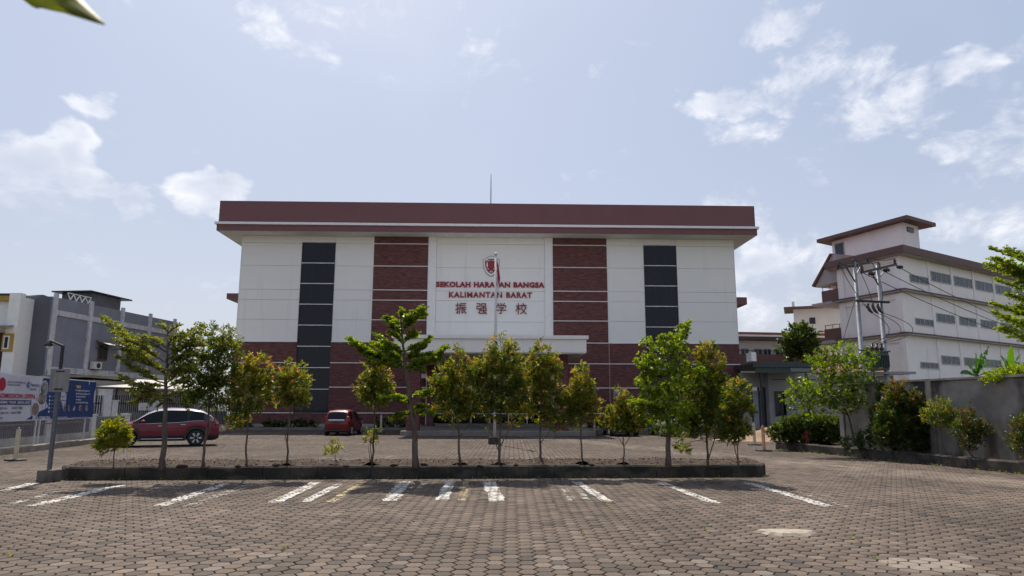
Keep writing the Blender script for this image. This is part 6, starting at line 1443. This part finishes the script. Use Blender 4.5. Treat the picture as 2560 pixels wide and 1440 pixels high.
# ---------------------------------------------------------------- white four-storey block at the right
M_bw = mat('block_white', (.89, .82, .80), .8, (.85, .775, .76), .7, 6, stain=((.70, .65, .64), .8, .6, .78, (1, 1, .25)))
M_roofb = mat('block_brown', (.13, .062, .052), .6, (.11, .052, .045), 1)
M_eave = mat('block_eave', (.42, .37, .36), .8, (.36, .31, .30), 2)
M_pane = mat_glass('grey_pane', (.025, .031, .042), .1, .4)
M_frame = mat('window_frame_grey', (.40, .41, .43), .5, (.34, .35, .37), 4)
def build_block():
    Y = 64.0; c = P(2257, 611, Y); zt = float(c[2]); rp = G(2492, 667, zt); d = rp - c; ang = math.degrees(math.atan2(d[1], d[0])); f = Fr((c[0], c[1], 0), ang); H = f.hit
    left = f.loc(G(2060, 657, zt)); LY = left[1]; LX = left[0]
    b = tag(empty('white_block', (c[0], c[1], 0), f.a), 'four-storey white block with brown eaves and rows of windows at the right', 'building')
    EV = .9; L = 62.0
    # the far side may not be square: wall polygon in plan
    wl = (EV, EV); lw = (LX + EV, LY - .9)
    def plan(off): return [(EV - off, EV - off), (L, EV - off), (L, 15), (lw[0] + 13, lw[1] + 4.5), (lw[0] - off, lw[1] + off)]
    def slab(nm, off, z0, z1, mt): m = MB(); m.prism(plan(off), lambda u, v, dd: (u, v, dd), z0, z1); return m.build(nm, mt, b)
    zf = [H(2262, 622, EV)[1], H(2280, 728, EV)[1], H(2290, 836, EV)[1], 0]
    zr1 = zt; zr0 = H(2257, 631, 0)[1]
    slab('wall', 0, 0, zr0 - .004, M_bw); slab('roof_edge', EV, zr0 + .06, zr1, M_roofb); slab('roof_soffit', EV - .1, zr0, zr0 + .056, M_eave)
    z2 = H(2283, 726, EV - .5)[1]; z3 = H(2290, 834, EV - .5)[1]
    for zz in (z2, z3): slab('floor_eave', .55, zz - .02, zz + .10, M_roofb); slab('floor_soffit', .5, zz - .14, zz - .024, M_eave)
    # recessed panels on the left face come out as raised frames
    y0, y1 = EV + .0, lw[1]
    fa = math.atan2(lw[1] - EV, lw[0] - EV)
    def lf(t, z, d=0.0):
        n = np.array([-math.sin(fa), math.cos(fa)]); q = np.array([EV, EV]) + (np.array(lw) - np.array(wl)) * t + n * d; return (q[0], q[1], z)
    for za, zb in ((z2 + .2, zr0 - .02), (z3 + .2, z2 - .26), (.5, z3 - .26)):
        for t0, t1 in ((.0, .10), (.90, 1.0)):
            m = MB(); m.prism([(t0, za), (t1, za), (t1, zb), (t0, zb)], lambda u, v, dd: lf(u, v, dd), -.02, .14); m.build('pilaster', M_bw, b)
        m = MB(); m.prism([(.102, zb - .5), (.898, zb - .5), (.898, zb), (.102, zb)], lambda u, v, dd: lf(u, v, dd), -.02, .12); m.build('pilaster', M_bw, b)
    # right face windows and pilasters, read bay by bay
    rowsW = [[(2274, 686, 2318, 704), (2327, 678, 2374, 705), (2384, 688, 2428, 715), (2437, 700, 2478, 724), (2488, 708, 2527, 730), (2535, 717, 2572, 737)],
             [(2288, 795, 2331, 811), (2341, 783, 2385, 807), (2399, 790, 2440, 813), (2453, 797, 2491, 820), (2503, 805, 2537, 825), (2548, 810, 2582, 829)],
             [(2301, 905, 2344, 920), (2354, 889, 2398, 913), (2412, 895, 2446, 916), (2462, 900, 2498, 920), (2512, 904, 2545, 922)]]
    cols = None
    for r, row in enumerate(rowsW):
        ref = row[1]; xa, zA = H(ref[0], ref[1], EV); xb, zB = H(ref[2], ref[1], EV); zb_ = H(ref[0], ref[3], EV)[1]
        x1 = H(row[1][0], 700, EV)[0]; x2 = H(row[2][0], 700, EV)[0]
        wd = H(row[1][2], (row[1][1] + row[1][3]) / 2, EV)[0] - H(row[1][0], (row[1][1] + row[1][3]) / 2, EV)[0]
        xs_ = [H(w[0], (w[1] + w[3]) / 2, EV)[0] for w in row]; pitch = (xs_[-1] - xs_[1]) / (len(xs_) - 2)
        zt_ = H(row[1][0], row[1][1], EV)[1]; zb2 = H(row[1][0], row[1][3] - 3, EV)[1]
        n = len(row) + 4
        for k in range(n):
            x0 = xs_[0] if k == 0 else xs_[1] + pitch * (k - 1); ww = wd if k else H(row[0][2], row[0][1], EV)[0] - xs_[0]
            za, zb3 = (zt_, zb2) if k else (H(row[0][0], row[0][1], EV)[1], H(row[0][0], row[0][3], EV)[1])
            w = empty('window', (0, 0, 0), 0, b); m = MB(); y = EV
            for bx in ((x0, x0 + ww, za - .05, za + .03), (x0, x0 + ww, zb3 - .03, zb3 + .05)): m.box(bx[0], bx[1], y - .06, y - .004, bx[2], bx[3])
            for q in range(5): xx = x0 + ww * q / 4; hw = .05 if q in (0, 2, 4) else .03; m.box(xx - hw, xx + hw, y - .055, y - .006, zb3 + .051, za - .051)
            m.build('frame', M_frame, w)
            for q in range(4): m = MB(); m.box(x0 + ww * q / 4 + .03, x0 + ww * (q + 1) / 4 - .03, y - .03, y - .002, zb3 + .03, za - .03); m.build('pane', M_pane, w)
            xp = x0 - (pitch - wd) / 2 - .1
            top = (zr0, z2 - .26, z3 - .26)[r]; bot = (z2 + .2, z3 + .2, .4)[r]
            if k > 0: m = MB(); m.box(xp - .14, xp + .14, y - .10, y - .002, bot, top - .01); m.build('pilaster', M_bw, b)
    # stair head
    ph = empty('stair_head', (0, 0, 0), 0, b)
    pz0 = zt - .01; pa = f.loc(G(2290, 612, zt)); pc = H(2262, 556, 2.2); pz1 = H(2258, 556, 2.2)[1]
    xa = H(2258, 580, 2.2)[0]; xb = H(2290, 590, 2.2)[0]; far = next((y for y in np.arange(3, 30, .05) if proj(f.world(xa + (lw[0] - EV) * .9 * (y / lw[1]), y, pz1))[0] < 2080), lw[1])
    m = MB(); m.prism([(xa, 2.2), (xb + .6, 2.2), (xb + .6, far), (xa + (lw[0] - EV) * .9 * (far / lw[1]), far)], lambda u, v, dd: (u, v, dd), pz0, pz1); m.build('wall', M_bw, ph)
    ed = [(xa - 1.0, 1.2), (xb + 2.2, 1.2), (xb + 2.2, far + 1.2), (xa + (lw[0] - EV) * .9 * (far / lw[1]) - 1.0, far + 1.2)]
    m = MB(); m.prism(ed, lambda u, v, dd: (u, v, dd), pz1 + .003, pz1 + .38); m.build('roof_slab', M_roofb, ph)
    m = MB(); x0, z1 = H(2266, 567, 2.2); x1, z0 = H(2283, 583, 2.2); m.box(x0, x1, 2.10, 2.19, z0, z1); m.build('window', M_pane, ph)
    # door at the far end of the stair head
    dr = np.array([xa + (lw[0] - EV) * .9 * (far / lw[1]), far]); dl = np.array([xa, 2.2]); dd_ = (dr - dl) / np.linalg.norm(dr - dl); nn = np.array([-dd_[1], dd_[0]]); tot = np.linalg.norm(dr - dl)
    def sp(s, z, o): q = dl + dd_ * s + nn * o; return (q[0], q[1], z)
    m = MB(); m.prism([(tot - 1.7, pz0 + .1), (tot - .4, pz0 + .1), (tot - .4, pz1 - .35), (tot - 1.7, pz1 - .35)], lambda u, v, dd: sp(u, v, dd), .01, .07); m.build('door', M_frame, ph)
    m = MB(); m.prism([(tot - 1.6, pz0 + 1.5), (tot - .5, pz0 + 1.5), (tot - .5, pz1 - .45), (tot - 1.6, pz1 - .45)], lambda u, v, dd: sp(u, v, dd), .072, .09); m.build('door_pane', M_pane, ph)
    # balconies and gable at the far left end
    n = np.array([math.cos(fa), math.sin(fa)]); sd = np.array([-n[1], n[0]])
    def ext(u, v, z): q = np.array(lw) + n * u + sd * v; return (q[0], q[1], z)
    for zz in (z2, z3):
        m = MB(); m.prism([(-.3, -.5), (3.4, -.5), (3.4, 5), (-.3, 5)], lambda u, v, dd: ext(u, -v, dd) if False else ext(u, v - 4.5, dd), zz - .2, zz + .10); m.build('balcony_slab', M_eave, b)
        m = MB(); m.prism([(0.02, .0), (2.2, .0), (2.2, .2), (0.02, .2)], lambda u, v, dd: ext(u, v, dd), zz + .16, zz + 1.35); m.build('parapet', M_roofb, b)
        m = MB(); m.bar(ext(.05, .1, zz + 1.75), ext(2.2, .1, zz + 1.75), .06)
        for u in (.2, 1.1, 2.1): m.bar(ext(u, .1, zz + 1.3), ext(u, .1, zz + 1.74), .05)
        m.build('hand_rail', M_dkmetal, b)
    m = MB(); m.prism([(0, zr0 - 1.3), (3.2, zr0 - 1.4), (3.3, zr0 - 1.15), (.6, zt + .9), (0, zt + .9)], lambda u, v, dd: ext(u, dd, v), -4.5, .1); m.build('gable_wall', M_eave, b)
    m = MB(); m.prism([(3.2, zr0 - 1.38), (3.45, zr0 - 1.2), (.6, zt + 1.08), (.5, zt + .9)], lambda u, v, dd: ext(u, dd, v), -4.7, .3); m.build('gable_verge', M_roofb, b)
build_block()

def build_far_wings():
    # lower wing with balcony between the school and the block
    Y = 78.0; f = Fr((P(1850, 860, Y)[0], Y, 0), 8); H = f.hit
    w = tag(empty('rear_wing', tuple(f.o), f.a), 'low white rear wing with brown parapet and balcony behind the gatehouse', 'building')
    xe = H(2085, 850)[0]; z5 = H(1900, 832)[1]; z4 = H(1900, 845)[1]; z3 = H(1900, 852)[1]; z2 = H(1900, 886)[1]; z1 = H(1900, 902)[1]
    m = MB(); m.box(-4, xe, 0, 8, 0, z4); m.build('wall', M_bw, w); m = MB(); m.box(-4, xe, -.6, 8, z4 + .003, z5); m.build('parapet', mat('terracotta', (.25, .085, .055), .7, (.21, .07, .045), 1), w)
    m = MB(); m.box(-4, xe + .2, -1.6, .0, z3, z4 + .001); m.build('eave', M_roofb, w); m = MB(); m.box(-4, xe + .2, -1.75, -1.605, z4 - .02, z4 + .18); m.build('gutter', M_trim, w)
    m = MB(); m.box(-4, xe, -1.5, -1.3, z1 - 1.0, z2 - .1); m.build('balcony_parapet', M_roofb, w)
    m = MB(); m.box(-4, xe, -1.45, -1.38, z2 + .25, z2 + .32)
    for k in range(14): xx = -4 + (xe + 4) * k / 13; m.box(xx - .03, xx + .03, -1.44, -1.39, z2 - .1, z2 + .25)
    m.build('hand_rail', M_dkmetal, w)
    for px0 in (1852, 1885, 1908, 1938, 1962, 1985):
        x0 = H(px0, 875)[0]; wd = H(px0 + 19, 875)[0] - x0; z0 = H(1900, 886)[1] - .3; zt = H(1900, 872)[1]; q = empty('window', (0, 0, 0), 0, w); m = MB(); m.box(x0, x0 + wd, -.08, -.003, z0, zt); m.build('frame', M_frame, q)
        for s in range(2): m = MB(); m.box(x0 + wd * s / 2 + .06, x0 + wd * (s + 1) / 2 - .06, -.1, -.082, z0 + .08, zt - .08); m.build('pane', M_pane, q)
    # taller white tower behind
    Y = 95.0; f = Fr((P(1985, 800, Y)[0], Y, 0), -22); H = f.hit
    t = tag(empty('rear_tower', tuple(f.o), f.a), 'small white stair tower with thin roof rising behind the rear wing', 'building'); z1 = H(2000, 773)[1]; xe = H(2095, 800)[0]
    m = MB(); m.box(0, xe + 3, 0, 4, 0, z1); m.build('wall', mat('cream_white', (.62, .60, .56), .8, (.56, .54, .5), .6), t); m = MB(); m.box(-1.2, xe + 4, -.8, 4.5, z1 + .003, z1 + .30); m.build('roof_slab', M_roofb, t)
    x0, zz = H(2024, 810); m = MB(); m.box(x0, x0 + .75 * 1.0, -.06, -.003, zz, zz + 2.4 * .36); m.build('window', M_pane, t); m = MB(); m.box(H(1980, 770)[0], H(1987, 770)[0], .5, .9, z1, H(1980, 753)[1]); m.build('vent_pipe', M_trim, t)
    # dark tree in front of it
    bushy_tree('dark_tree', 'dark glossy tree in front of the rear wing', 'tree', None, [(1995, 900), (1996, 870)], [(1998, 822, 16, 14), (2010, 840, 24, 18), (1980, 850, 22, 18), (2005, 868, 34, 20), (1970, 872, 18, 12), (2020, 885, 24, 16), (1992, 892, 26, 14)], 380, L_dark, 7, .36, .18, base=np.array([float(P(1997, 880, 60)[0]), 60., 0.]), tone=(.5, .25), tip=.2, gap=.42, r=(.2, .06), nb=40, axis_len=.35, hollow=.1)
build_far_wings()

# ---------------------------------------------------------------- transformer poles and cables
def build_poles():
    Y = 35.0; g1 = P(2160, 890, Y); g2 = P(2203, 890, Y); x1, x2 = float(P(2136, 660, Y)[0]), float(P(2194, 670, Y)[0])
    o = np.array([x1, Y, 0]); dx = x2 - x1
    U = tag(empty('transformer_poles', (x1, Y, 0)), 'pair of steel poles carrying crossarms, insulators and a grey transformer', 'utility pole')
    zz = lambda px, py: float(P(px, py, Y)[2])
    M_ins = mat('insulator', (.05, .025, .02), .25, (.035, .02, .016), 10); M_tr = mat('transformer_green', (.075, .095, .095), .5, (.06, .075, .075), 3); M_cab = mat('cable', (.02, .02, .022), .7, (.03, .03, .03), 10)
    t1, t2 = zz(2136, 655), zz(2190, 662)
    for x, t in ((0, t1), (dx, t2)):
        m = MB(); m.tube([(x, 0, 0), (x, 0, t * .45), (x, 0, t * .451), (x, 0, t * .75), (x, 0, t * .751), (x, 0, t)], [.13, .125, .11, .105, .09, .085], 14); m.build('pole', M_steel, U, smooth=True)
    def sx(px, py): return float(P(px, py, Y)[0]) - x1
    def insul(x, y, z, parent=U, s=1):
        m = MB(); m.lathe([(.03 * s, 0), (.09 * s, .02), (.04 * s, .06), (.10 * s, .09), (.05 * s, .13), (.10 * s, .16), (.04 * s, .21), (.05 * s, .26 * s), (.01, .28)], 10, (x, y, z)); m.build('insulator', M_ins, parent, smooth=True)
    tops = []
    for (a, b, pk) in (((2095, 671), (2172, 656), 0), ((2153, 681), (2240, 661), dx)):
        # arm runs partly towards the viewer
        p = (sx(*a), -.0, zz(*a)); q = (sx(*b), .0, zz(*b)); lift = (p[2] + q[2]) / 2
        ya = -.9; yb = .9
        A = (p[0], ya, lift - .02); Bq = (q[0], yb, lift + .02)
        A = tuple(np.array(P(*a, Y + ya)) - o); Bq = tuple(np.array(P(*b, Y + yb)) - o); z_ = (A[2] + Bq[2]) / 2
        m = MB(); m.bar((A[0], A[1], A[2]), (Bq[0], Bq[1], Bq[2]), .11, .12); m.build('crossarm', M_dkmetal, U)
        for t in (.03, .5, .97):
            pt = np.array(A) * (1 - t) + np.array(Bq) * t; insul(pt[0], pt[1], pt[2] + .06); tops.append(pt + np.array([0, 0, .33]))
        for t in (.25, .78):
            pt = np.array(A) * (1 - t) + np.array(Bq) * t; m = MB(); m.bar(tuple(pt), (pk, 0, pt[2] - .75), .05); m.build('brace', M_dkmetal, U)
    # tension insulators on the second arm
    for t in (.15, .6, 1.02):
        pt = tops[3] * (1 - t) + tops[5] * t - np.array([0, 0, .38]); m = MB(); m.lathe([(.02, -.16), (.10, -.12), (.05, -.05), (.13, 0), (.05, .06), (.10, .12), (.02, .18)], 10, (pt[0] + .2, pt[1], pt[2] - .08), 'x'); m.build('tension_insulator', M_ins, U, smooth=True)
    # lower arm with three fuse cut-outs
    za = zz(2140, 752); m = MB(); m.bar((-.15, -.16, zz(2140, 753)), (dx + .35, -.16, zz(2205, 757)), .12, .10); m.build('crossarm', M_dkmetal, U)
    cuts = []
    for k in range(3):
        x = .42 + k * .42 * (dx - .5) / 1.0 * .9; zc = zz(2165, 762); m = MB()
        m.tube([(x, -.22, zc), (x - .10, -.35, zc - .12), (x - .05, -.42, zc - .35), (x + .10, -.35, zc - .45)], [.05, .075, .075, .05], 8); m.build('fuse_cutout', M_ins, U, smooth=True); cuts.append((x, -.35, zc - .42))
    # transformer on its shelf
    zs = zz(2170, 930); zt = zz(2180, 880); m = MB(); m.bar((-.6, -.2, zs - .05), (dx + 1.3, -.2, zs - .05), .16, .12); m.bar((-.6, .3, zs - .05), (dx + 1.3, .3, zs - .05), .16, .12); m.build('shelf', M_steel, U)
    tr = empty('transformer', (0, 0, 0), 0, U); m = MB(); m.box(.25, dx - .12, -.55, .55, zs + .08, zt - .05); m.build('tank', M_tr, tr, bevel=.02)
    for k in range(9): x = .32 + (dx - .5) * k / 8; m = MB(); m.box(x - .012, x + .012, -.68, -.552, zs + .2, zt - .2); m.build('cooling_fin', M_tr, tr)
    m = MB(); m.box(.18, dx - .05, -.6, .6, zt - .048, zt + .02); m.build('lid', M_tr, tr)
    bus = []
    for k in range(3): x = .5 + k * (dx - .7) / 2; insul(x, -.1, zt + .02, tr, 1.5); bus.append((x, -.1, zt + .42))
    for k in range(4): x = .3 + k * .14; insul(x, .3, zt + .02, tr, .9)
    # jumpers
    def sag(a, b, s, n=10, side=0): return [tuple(np.array(a) * (1 - t) + np.array(b) * t + np.array([side * 4 * t * (1 - t), 0, -s * 4 * t * (1 - t)])) for t in np.linspace(0, 1, n)]
    for k in range(3):
        m = MB(); m.tube(sag(tops[k], cuts[k], .0, 10, .25 * (k - .5)), .016, 5); m.build('jumper_cable', M_cab, U)
        m = MB(); m.tube(sag(cuts[k], bus[k], .1, 12, .9 + .35 * k), .016, 5); m.build('jumper_cable', M_cab, U)
        m = MB(); m.tube(sag(tops[k], tops[3 + k], .15, 8), .016, 5); m.build('jumper_cable', M_cab, U)
    # stay wire
    m = MB(); e = np.array(P(2095, 890, Y - 2)) - o; m.tube([(0, 0, zz(2140, 735)), tuple(e * np.array([1, 1, 1]))], .018, 5); m.build('stay_wire', M_cab, U)
    m = MB(); m.bar((-.6, -.2, zs + .3), (.0, -.2, zt + .1), .06); e = [tuple(np.array(P(px, py, Y - .6)) - o) for px, py in ((2145, 874), (2168, 880), (2182, 905), (2188, 960))]; m.tube(e, .035, 6); m.build('cable_duct', M_cab, U)
    # cables to the right
    ends = [(2700, 860), (2700, 868), (2700, 885)]; st = [tops[5], tops[4], tops[3]]
    for k in range(3):
        e = np.array(P(*ends[k], 52.0)); a = st[k] + o - np.array([0, 0, .35]); m = MB(); m.tube(sag(a, e, .5, 24), .02, 5)
        tag(m.build('power_cable', M_cab), ('topmost', 'middle', 'lowest')[k] + ' of three power cables sagging from the poles across the white block', 'cable', 'overhead power cables')
build_poles()

# ---------------------------------------------------------------- banana plants and trees behind the wall
def banana(px, py, h_px, Y, label, leaves):
    b = np.array(P(px, py, Y)); z0 = 0.0; root = tag(empty('banana_plant', (b[0], b[1], 0)), label, 'banana plant', 'banana plants behind the wall')
    inv = -Vector((b[0], b[1], 0)); top = float(b[2])
    m = MB(); m.tube([(0, 0, 0), (0, 0, top * .5), (0, 0, top)], [.13, .11, .07], 10); m.build('stem', mat('banana_stem', (.12, .13, .05), .8, (.08, .07, .03), 4), root, smooth=True)
    M_bl = MATS.get('banana_leaf') or mat_leaf('banana_leaf', [(0, (.02, .05, .012)), (.5, (.05, .11, .015)), (1, (.10, .20, .02))], .4, .3)
    for (ex, ey, w, tone, tat) in leaves:
        e = np.array(P(ex, ey, Y + RNG.uniform(-.5, .5))); a = Vector((0, 0, top - .1)); c = Vector(e - np.array([b[0], b[1], 0])); mid = (a + c) / 2 + Vector((0, 0, .28 * (c - a).length * (1 if c.z < a.z + .8 else .1)))
        n = 14; m = MB(); prev = None; tn = []
        d0 = (c - a).normalized(); sd = d0.cross(Vector((0, 1, .2))).normalized() if abs(d0.x) < .4 else Vector((0, 1, 0)).cross(d0).normalized()
        sd = (sd + Vector((0, .5, 0))).normalized()
        pts = []
        for k in range(n + 1):
            t = k / n; p = a * (1 - t) ** 2 + mid * 2 * t * (1 - t) + c * t * t; wd = w * math.sin(math.pi * min(1, max(0, (t - .1) / .9)) ** .8) ** .6 if t > .1 else .012; pts.append((p, wd))
        for k in range(n):
            if tat and RNG.random() < tat: wd2 = .35
            else: wd2 = 1
            (p, w0), (q, w1) = pts[k], pts[k + 1]
            for s in (-1, 1):
                j = RNG.uniform(.8, 1.05) * wd2; dr = Vector((0, 0, -.25 * w0)); q2 = p.lerp(q, .93)
                m.quad(p, q, q2 + sd * (s * w1 * j) + dr, p + sd * (s * max(w0, .02) * j) + dr)
        me = m.mesh('leaf', M_bl, True); at = me.attributes.new('tone', 'FLOAT', 'FACE'); at.data.foreach_set('value', [min(1, max(.01, tone + RNG.gauss(0, .06))) for _ in me.polygons]); link('leaf', me, root)
banana(2440, 935, 60, 24.5, 'ragged banana plant with torn leaves behind the wall, left one', [(2398, 934, .10, .25, .3), (2440, 882, .09, .3, .4), (2472, 864, .08, .25, .4), (2415, 903, .10, .3, .4), (2462, 900, .09, .5, .2), (2425, 918, .09, .2, .4), (2485, 905, .09, .3, .4), (2455, 880, .08, .25, .4), (2492, 935, .09, .35, .3)])
banana(2525, 930, 60, 24.0, 'banana plant with one upright bright leaf behind the wall, right one', [(2527, 862, .12, .95, 0), (2553, 886, .08, .5, .2), (2500, 888, .08, .25, .4), (2490, 912, .09, .3, .4), (2566, 912, .09, .4, .2), (2512, 895, .08, .3, .4), (2560, 930, .08, .3, .3)])
bushy_tree('trailing_shrub', 'light green shrub spilling over the wall coping at the right edge', 'shrub', None, [(2540, 960), (2540, 940)], [(2500, 942, 30, 12), (2535, 935, 40, 14), (2565, 940, 40, 20), (2480, 950, 22, 7), (2545, 955, 26, 12)], 620, L_term, 7, .05, .028, base=np.array([float(P(2540, 950, 19.2)[0]), 19.2, 0.]), tone=(.55, .25), tip=.2, gap=.15, r=(.03, .015), nb=50, depth=.6)
def overhang():
    # tiered tree whose trunk stands just outside the picture at the right
    Y = 19.5; b = np.array([float(P(2740, 900, Y)[0]), Y, 0.])
    limbs = []
    for (x, y) in ((2478, 622), (2482, 645), (2466, 660), (2492, 700), (2476, 758), (2490, 785), (2500, 820), (2545, 640), (2530, 675), (2520, 735), (2540, 800), (2550, 705), (2515, 625), (2510, 662), (2540, 765)):
        limbs.append((2735, y + 60, x, y))
    tier_tree('tiered_tree', 'bright green tiered tree reaching in from the right edge', 'tree', None, [(2742, 1100), (2738, 900), (2736, 700), (2734, 600)], limbs, L_term, per=7, L=.07, W=.04, side=.34, base=b, r=(.11, .03), tone=(.55, .25), fill=1.1)
overhang()

# ---------------------------------------------------------------- small things
def small():
    # parking sign
    Y = float(G(1543, 1075)[1]); x = float(P(1543, 980, Y)[0]); s = tag(empty('parking_sign', (x, Y, 0)), 'blue parking sign with white P on a thin post by the brick wall', 'sign')
    z0, z1 = float(P(1543, 992, Y)[2]), float(P(1543, 968, Y)[2]); hw = float(P(1551.5, 980, Y)[0]) - x
    m = MB(); m.tube([(0, 0, 0), (0, 0, z1 - .1)], .03, 8); m.build('post', M_steel, s); m = MB(); m.box(-hw, hw, -.05, -.032, z0, z1); m.build('plate', M_paintw, s)
    m = MB(); m.box(-hw + .025, hw - .025, -.056, -.051, z0 + .03, z1 - .03); m.build('blue_face', MATS['sign_blue'], s)
    V, F = text_mesh('P', .2, .30, 0, .03); letters(s, V, F, lambda u, v, d: (u - .07, -.062 + d, z1 - .38 + v), M_paintw, .004)
    m = MB(); m.box(.02, hw - .05, -.061, -.0565, z0 + .08, z0 + .2); m.build('arrow_bar', M_paintw, s)
    # concrete patch
    g = G(1968, 1333); m = MB(); n = 26; a0 = np.linspace(0, 2 * math.pi, n, endpoint=False)
    pts = [((.38 + .07 * math.sin(3 * a) + .05 * math.sin(7 * a + 1) + RNG.uniform(-.03, .03)) * math.cos(a), (.24 + .05 * math.sin(2 * a + 2) + RNG.uniform(-.03, .03)) * math.sin(a)) for a in a0]
    for i in range(n):
        p, q = pts[i], pts[(i + 1) % n]; m.poly([(0, 0, .032), (p[0] * .8, p[1] * .8, .028), (q[0] * .8, q[1] * .8, .028)]); m.quad((p[0] * .8, p[1] * .8, .028), (p[0], p[1], -.004), (q[0], q[1], -.004), (q[0] * .8, q[1] * .8, .028))
    tag(m.build('mortar_patch', mat('dried_mortar', (.42, .36, .28), .95, (.30, .25, .20), 9, 7, .5, 50), None, (g[0], g[1], 0)), 'splash of dried pale mortar on the pavers at the right', 'mortar patch')
    # low planting along the school wall
    spots = [(605, 1068, 30, 14, 'at the left corner'), (690, 1066, 36, 15, 'left of the hatchback'), (760, 1066, 34, 16, 'behind the hatchback left side'), (975, 1062, 44, 18, 'left of the canopy column'), (1505, 1062, 40, 16, 'behind the orange bollard'), (1600, 1064, 44, 15, 'behind the green hatchback')]
    for px, py, rx, ry, wh in spots:
        Y = 51.2; b = np.array([float(P(px, py, Y)[0]), Y, .12])
        bushy_tree('low_shrub', 'low dark shrub along the brick wall ' + wh, 'shrub', None, [(px, py - 2)], [(px - rx * .4, py, rx * .55, ry), (px + rx * .4, py + 1, rx * .55, ry * .9)], 150, L_dark, 7, .16, .07, base=b, tone=(.3, .25), tip=.2, gap=.1, r=(.03, .015), nb=10, group='low shrubs along the school wall', axis_len=.1)
    # near leaf at the top left corner: a twig of the tree the photographer stands under
    D = .42; root = tag(empty('overhanging_twig', tuple(P(60, -200, D))), 'bright green leaf tip hanging into the top left corner, close to the camera', 'twig')
    o = np.array(P(60, -200, D)); inv = -Vector(o)
    def pp(px, py, dd=0): return np.array(P(px, py, D + dd))
    lower = [(-60, -190), (-40, -110), (10, -40), (62, 2), (80, 16), (93, 22), (101, 20), (130, 26), (160, 32), (200, 44), (235, 55), (263, 63)]
    upper = [(-60, -190), (20, -200), (90, -170), (140, -120), (170, -70), (195, -20), (205, 0), (218, 14), (230, 27), (243, 40), (254, 52), (263, 63)]
    m = MB(); n = len(lower); K = 6
    for i in range(n):
        for k in range(K + 1):
            t = k / K; q = (np.array(lower[i]) * (1 - t) + np.array(upper[i]) * t); m.v.append(tuple(pp(q[0], q[1], -.03 * i / n + .012 * abs(t - .5) * 2 * math.sin(math.pi * i / (n - 1)))))
    for i in range(n - 1):
        for k in range(K): a = i * (K + 1) + k; m.f.append((a, a + 1, a + K + 2, a + K + 1)); m.m.append(0)
    me = m.mesh('leaf', mat_leaf('near_leaf', [(0, (.13, .15, .008)), (1, (.27, .28, .014))], .7, .5), True); at = me.attributes.new('tone', 'FLOAT', 'FACE'); at.data.foreach_set('value', [.2 + .6 * ((i % K) / K) for i in range(len(me.polygons))])
    lf = link('leaf', me, root, inv); sm = lf.modifiers.new('t', 'SOLIDIFY'); sm.thickness = .0004
    mr_ = [(np.array(a) + np.array(b)) / 2 for a, b in zip(lower, upper)]; m = MB(); m.tube([tuple(pp(q[0], q[1], -.03 * i / n)) for i, q in enumerate(mr_)], [.0006 - .0005 * i / n for i in range(n)], 6); m.build('midrib', mat('leaf_rib', (.16, .17, .02), .7, (.13, .14, .02), 9), root, inv)
    m = MB(); m.tube([tuple(pp(-60, -190)), tuple(pp(-150, -320, .02)), tuple(pp(-420, -520, .05))], [.0012, .0016, .003], 6); m.build('stem', M_bark, root, inv)
small()
def weeds():
    n = 260; pts = []; 
    while len(pts) < n:
        k = RNG.random()
        if k < .45: x = RNG.uniform(ISL_L, ISL_R); y = islF(x) - RNG.uniform(.01, .06)
        elif k < .5: x = RNG.uniform(-9, 9); y = RNG.uniform(7, 16); x = round(x / COLP) * COLP + COLP / 2; y = y
        elif k < .85: y = RNG.uniform(16, 28); x = kerbR(y) - RNG.uniform(.02, .1)
        else: x = RNG.uniform(ISL_L + .2, ISL_R - .2); y = islF(x) + RNG.uniform(.2, 1.5)
        pts.append((x, y, KH + .03 if k >= .85 else .0))
    Pt = np.array(pts); D = np.tile(np.array([[0, 0, 1.]]), (n, 1)); C, A, LL, WW, T = tufts_to_leaves(Pt, D, NP.uniform(.1, .8, n), 6, .05, .012, (.2, 1.0), .01)
    tag(link('weeds', leaf_mesh('weeds', C, A, LL, WW, T, L_term)), 'tiny weeds in the paver joints and along the kerbs', kind='stuff')
weeds()

SC.cycles.max_bounces = 5; SC.cycles.diffuse_bounces = 3; SC.cycles.glossy_bounces = 2; SC.cycles.transmission_bounces = 3; SC.cycles.transparent_max_bounces = 6
SC.cycles.use_adaptive_sampling = True; SC.cycles.adaptive_threshold = .03
SC.cycles.caustics_reflective = False; SC.cycles.caustics_refractive = False
world.cycles.sampling_method = 'MANUAL'; world.cycles.sample_map_resolution = 512
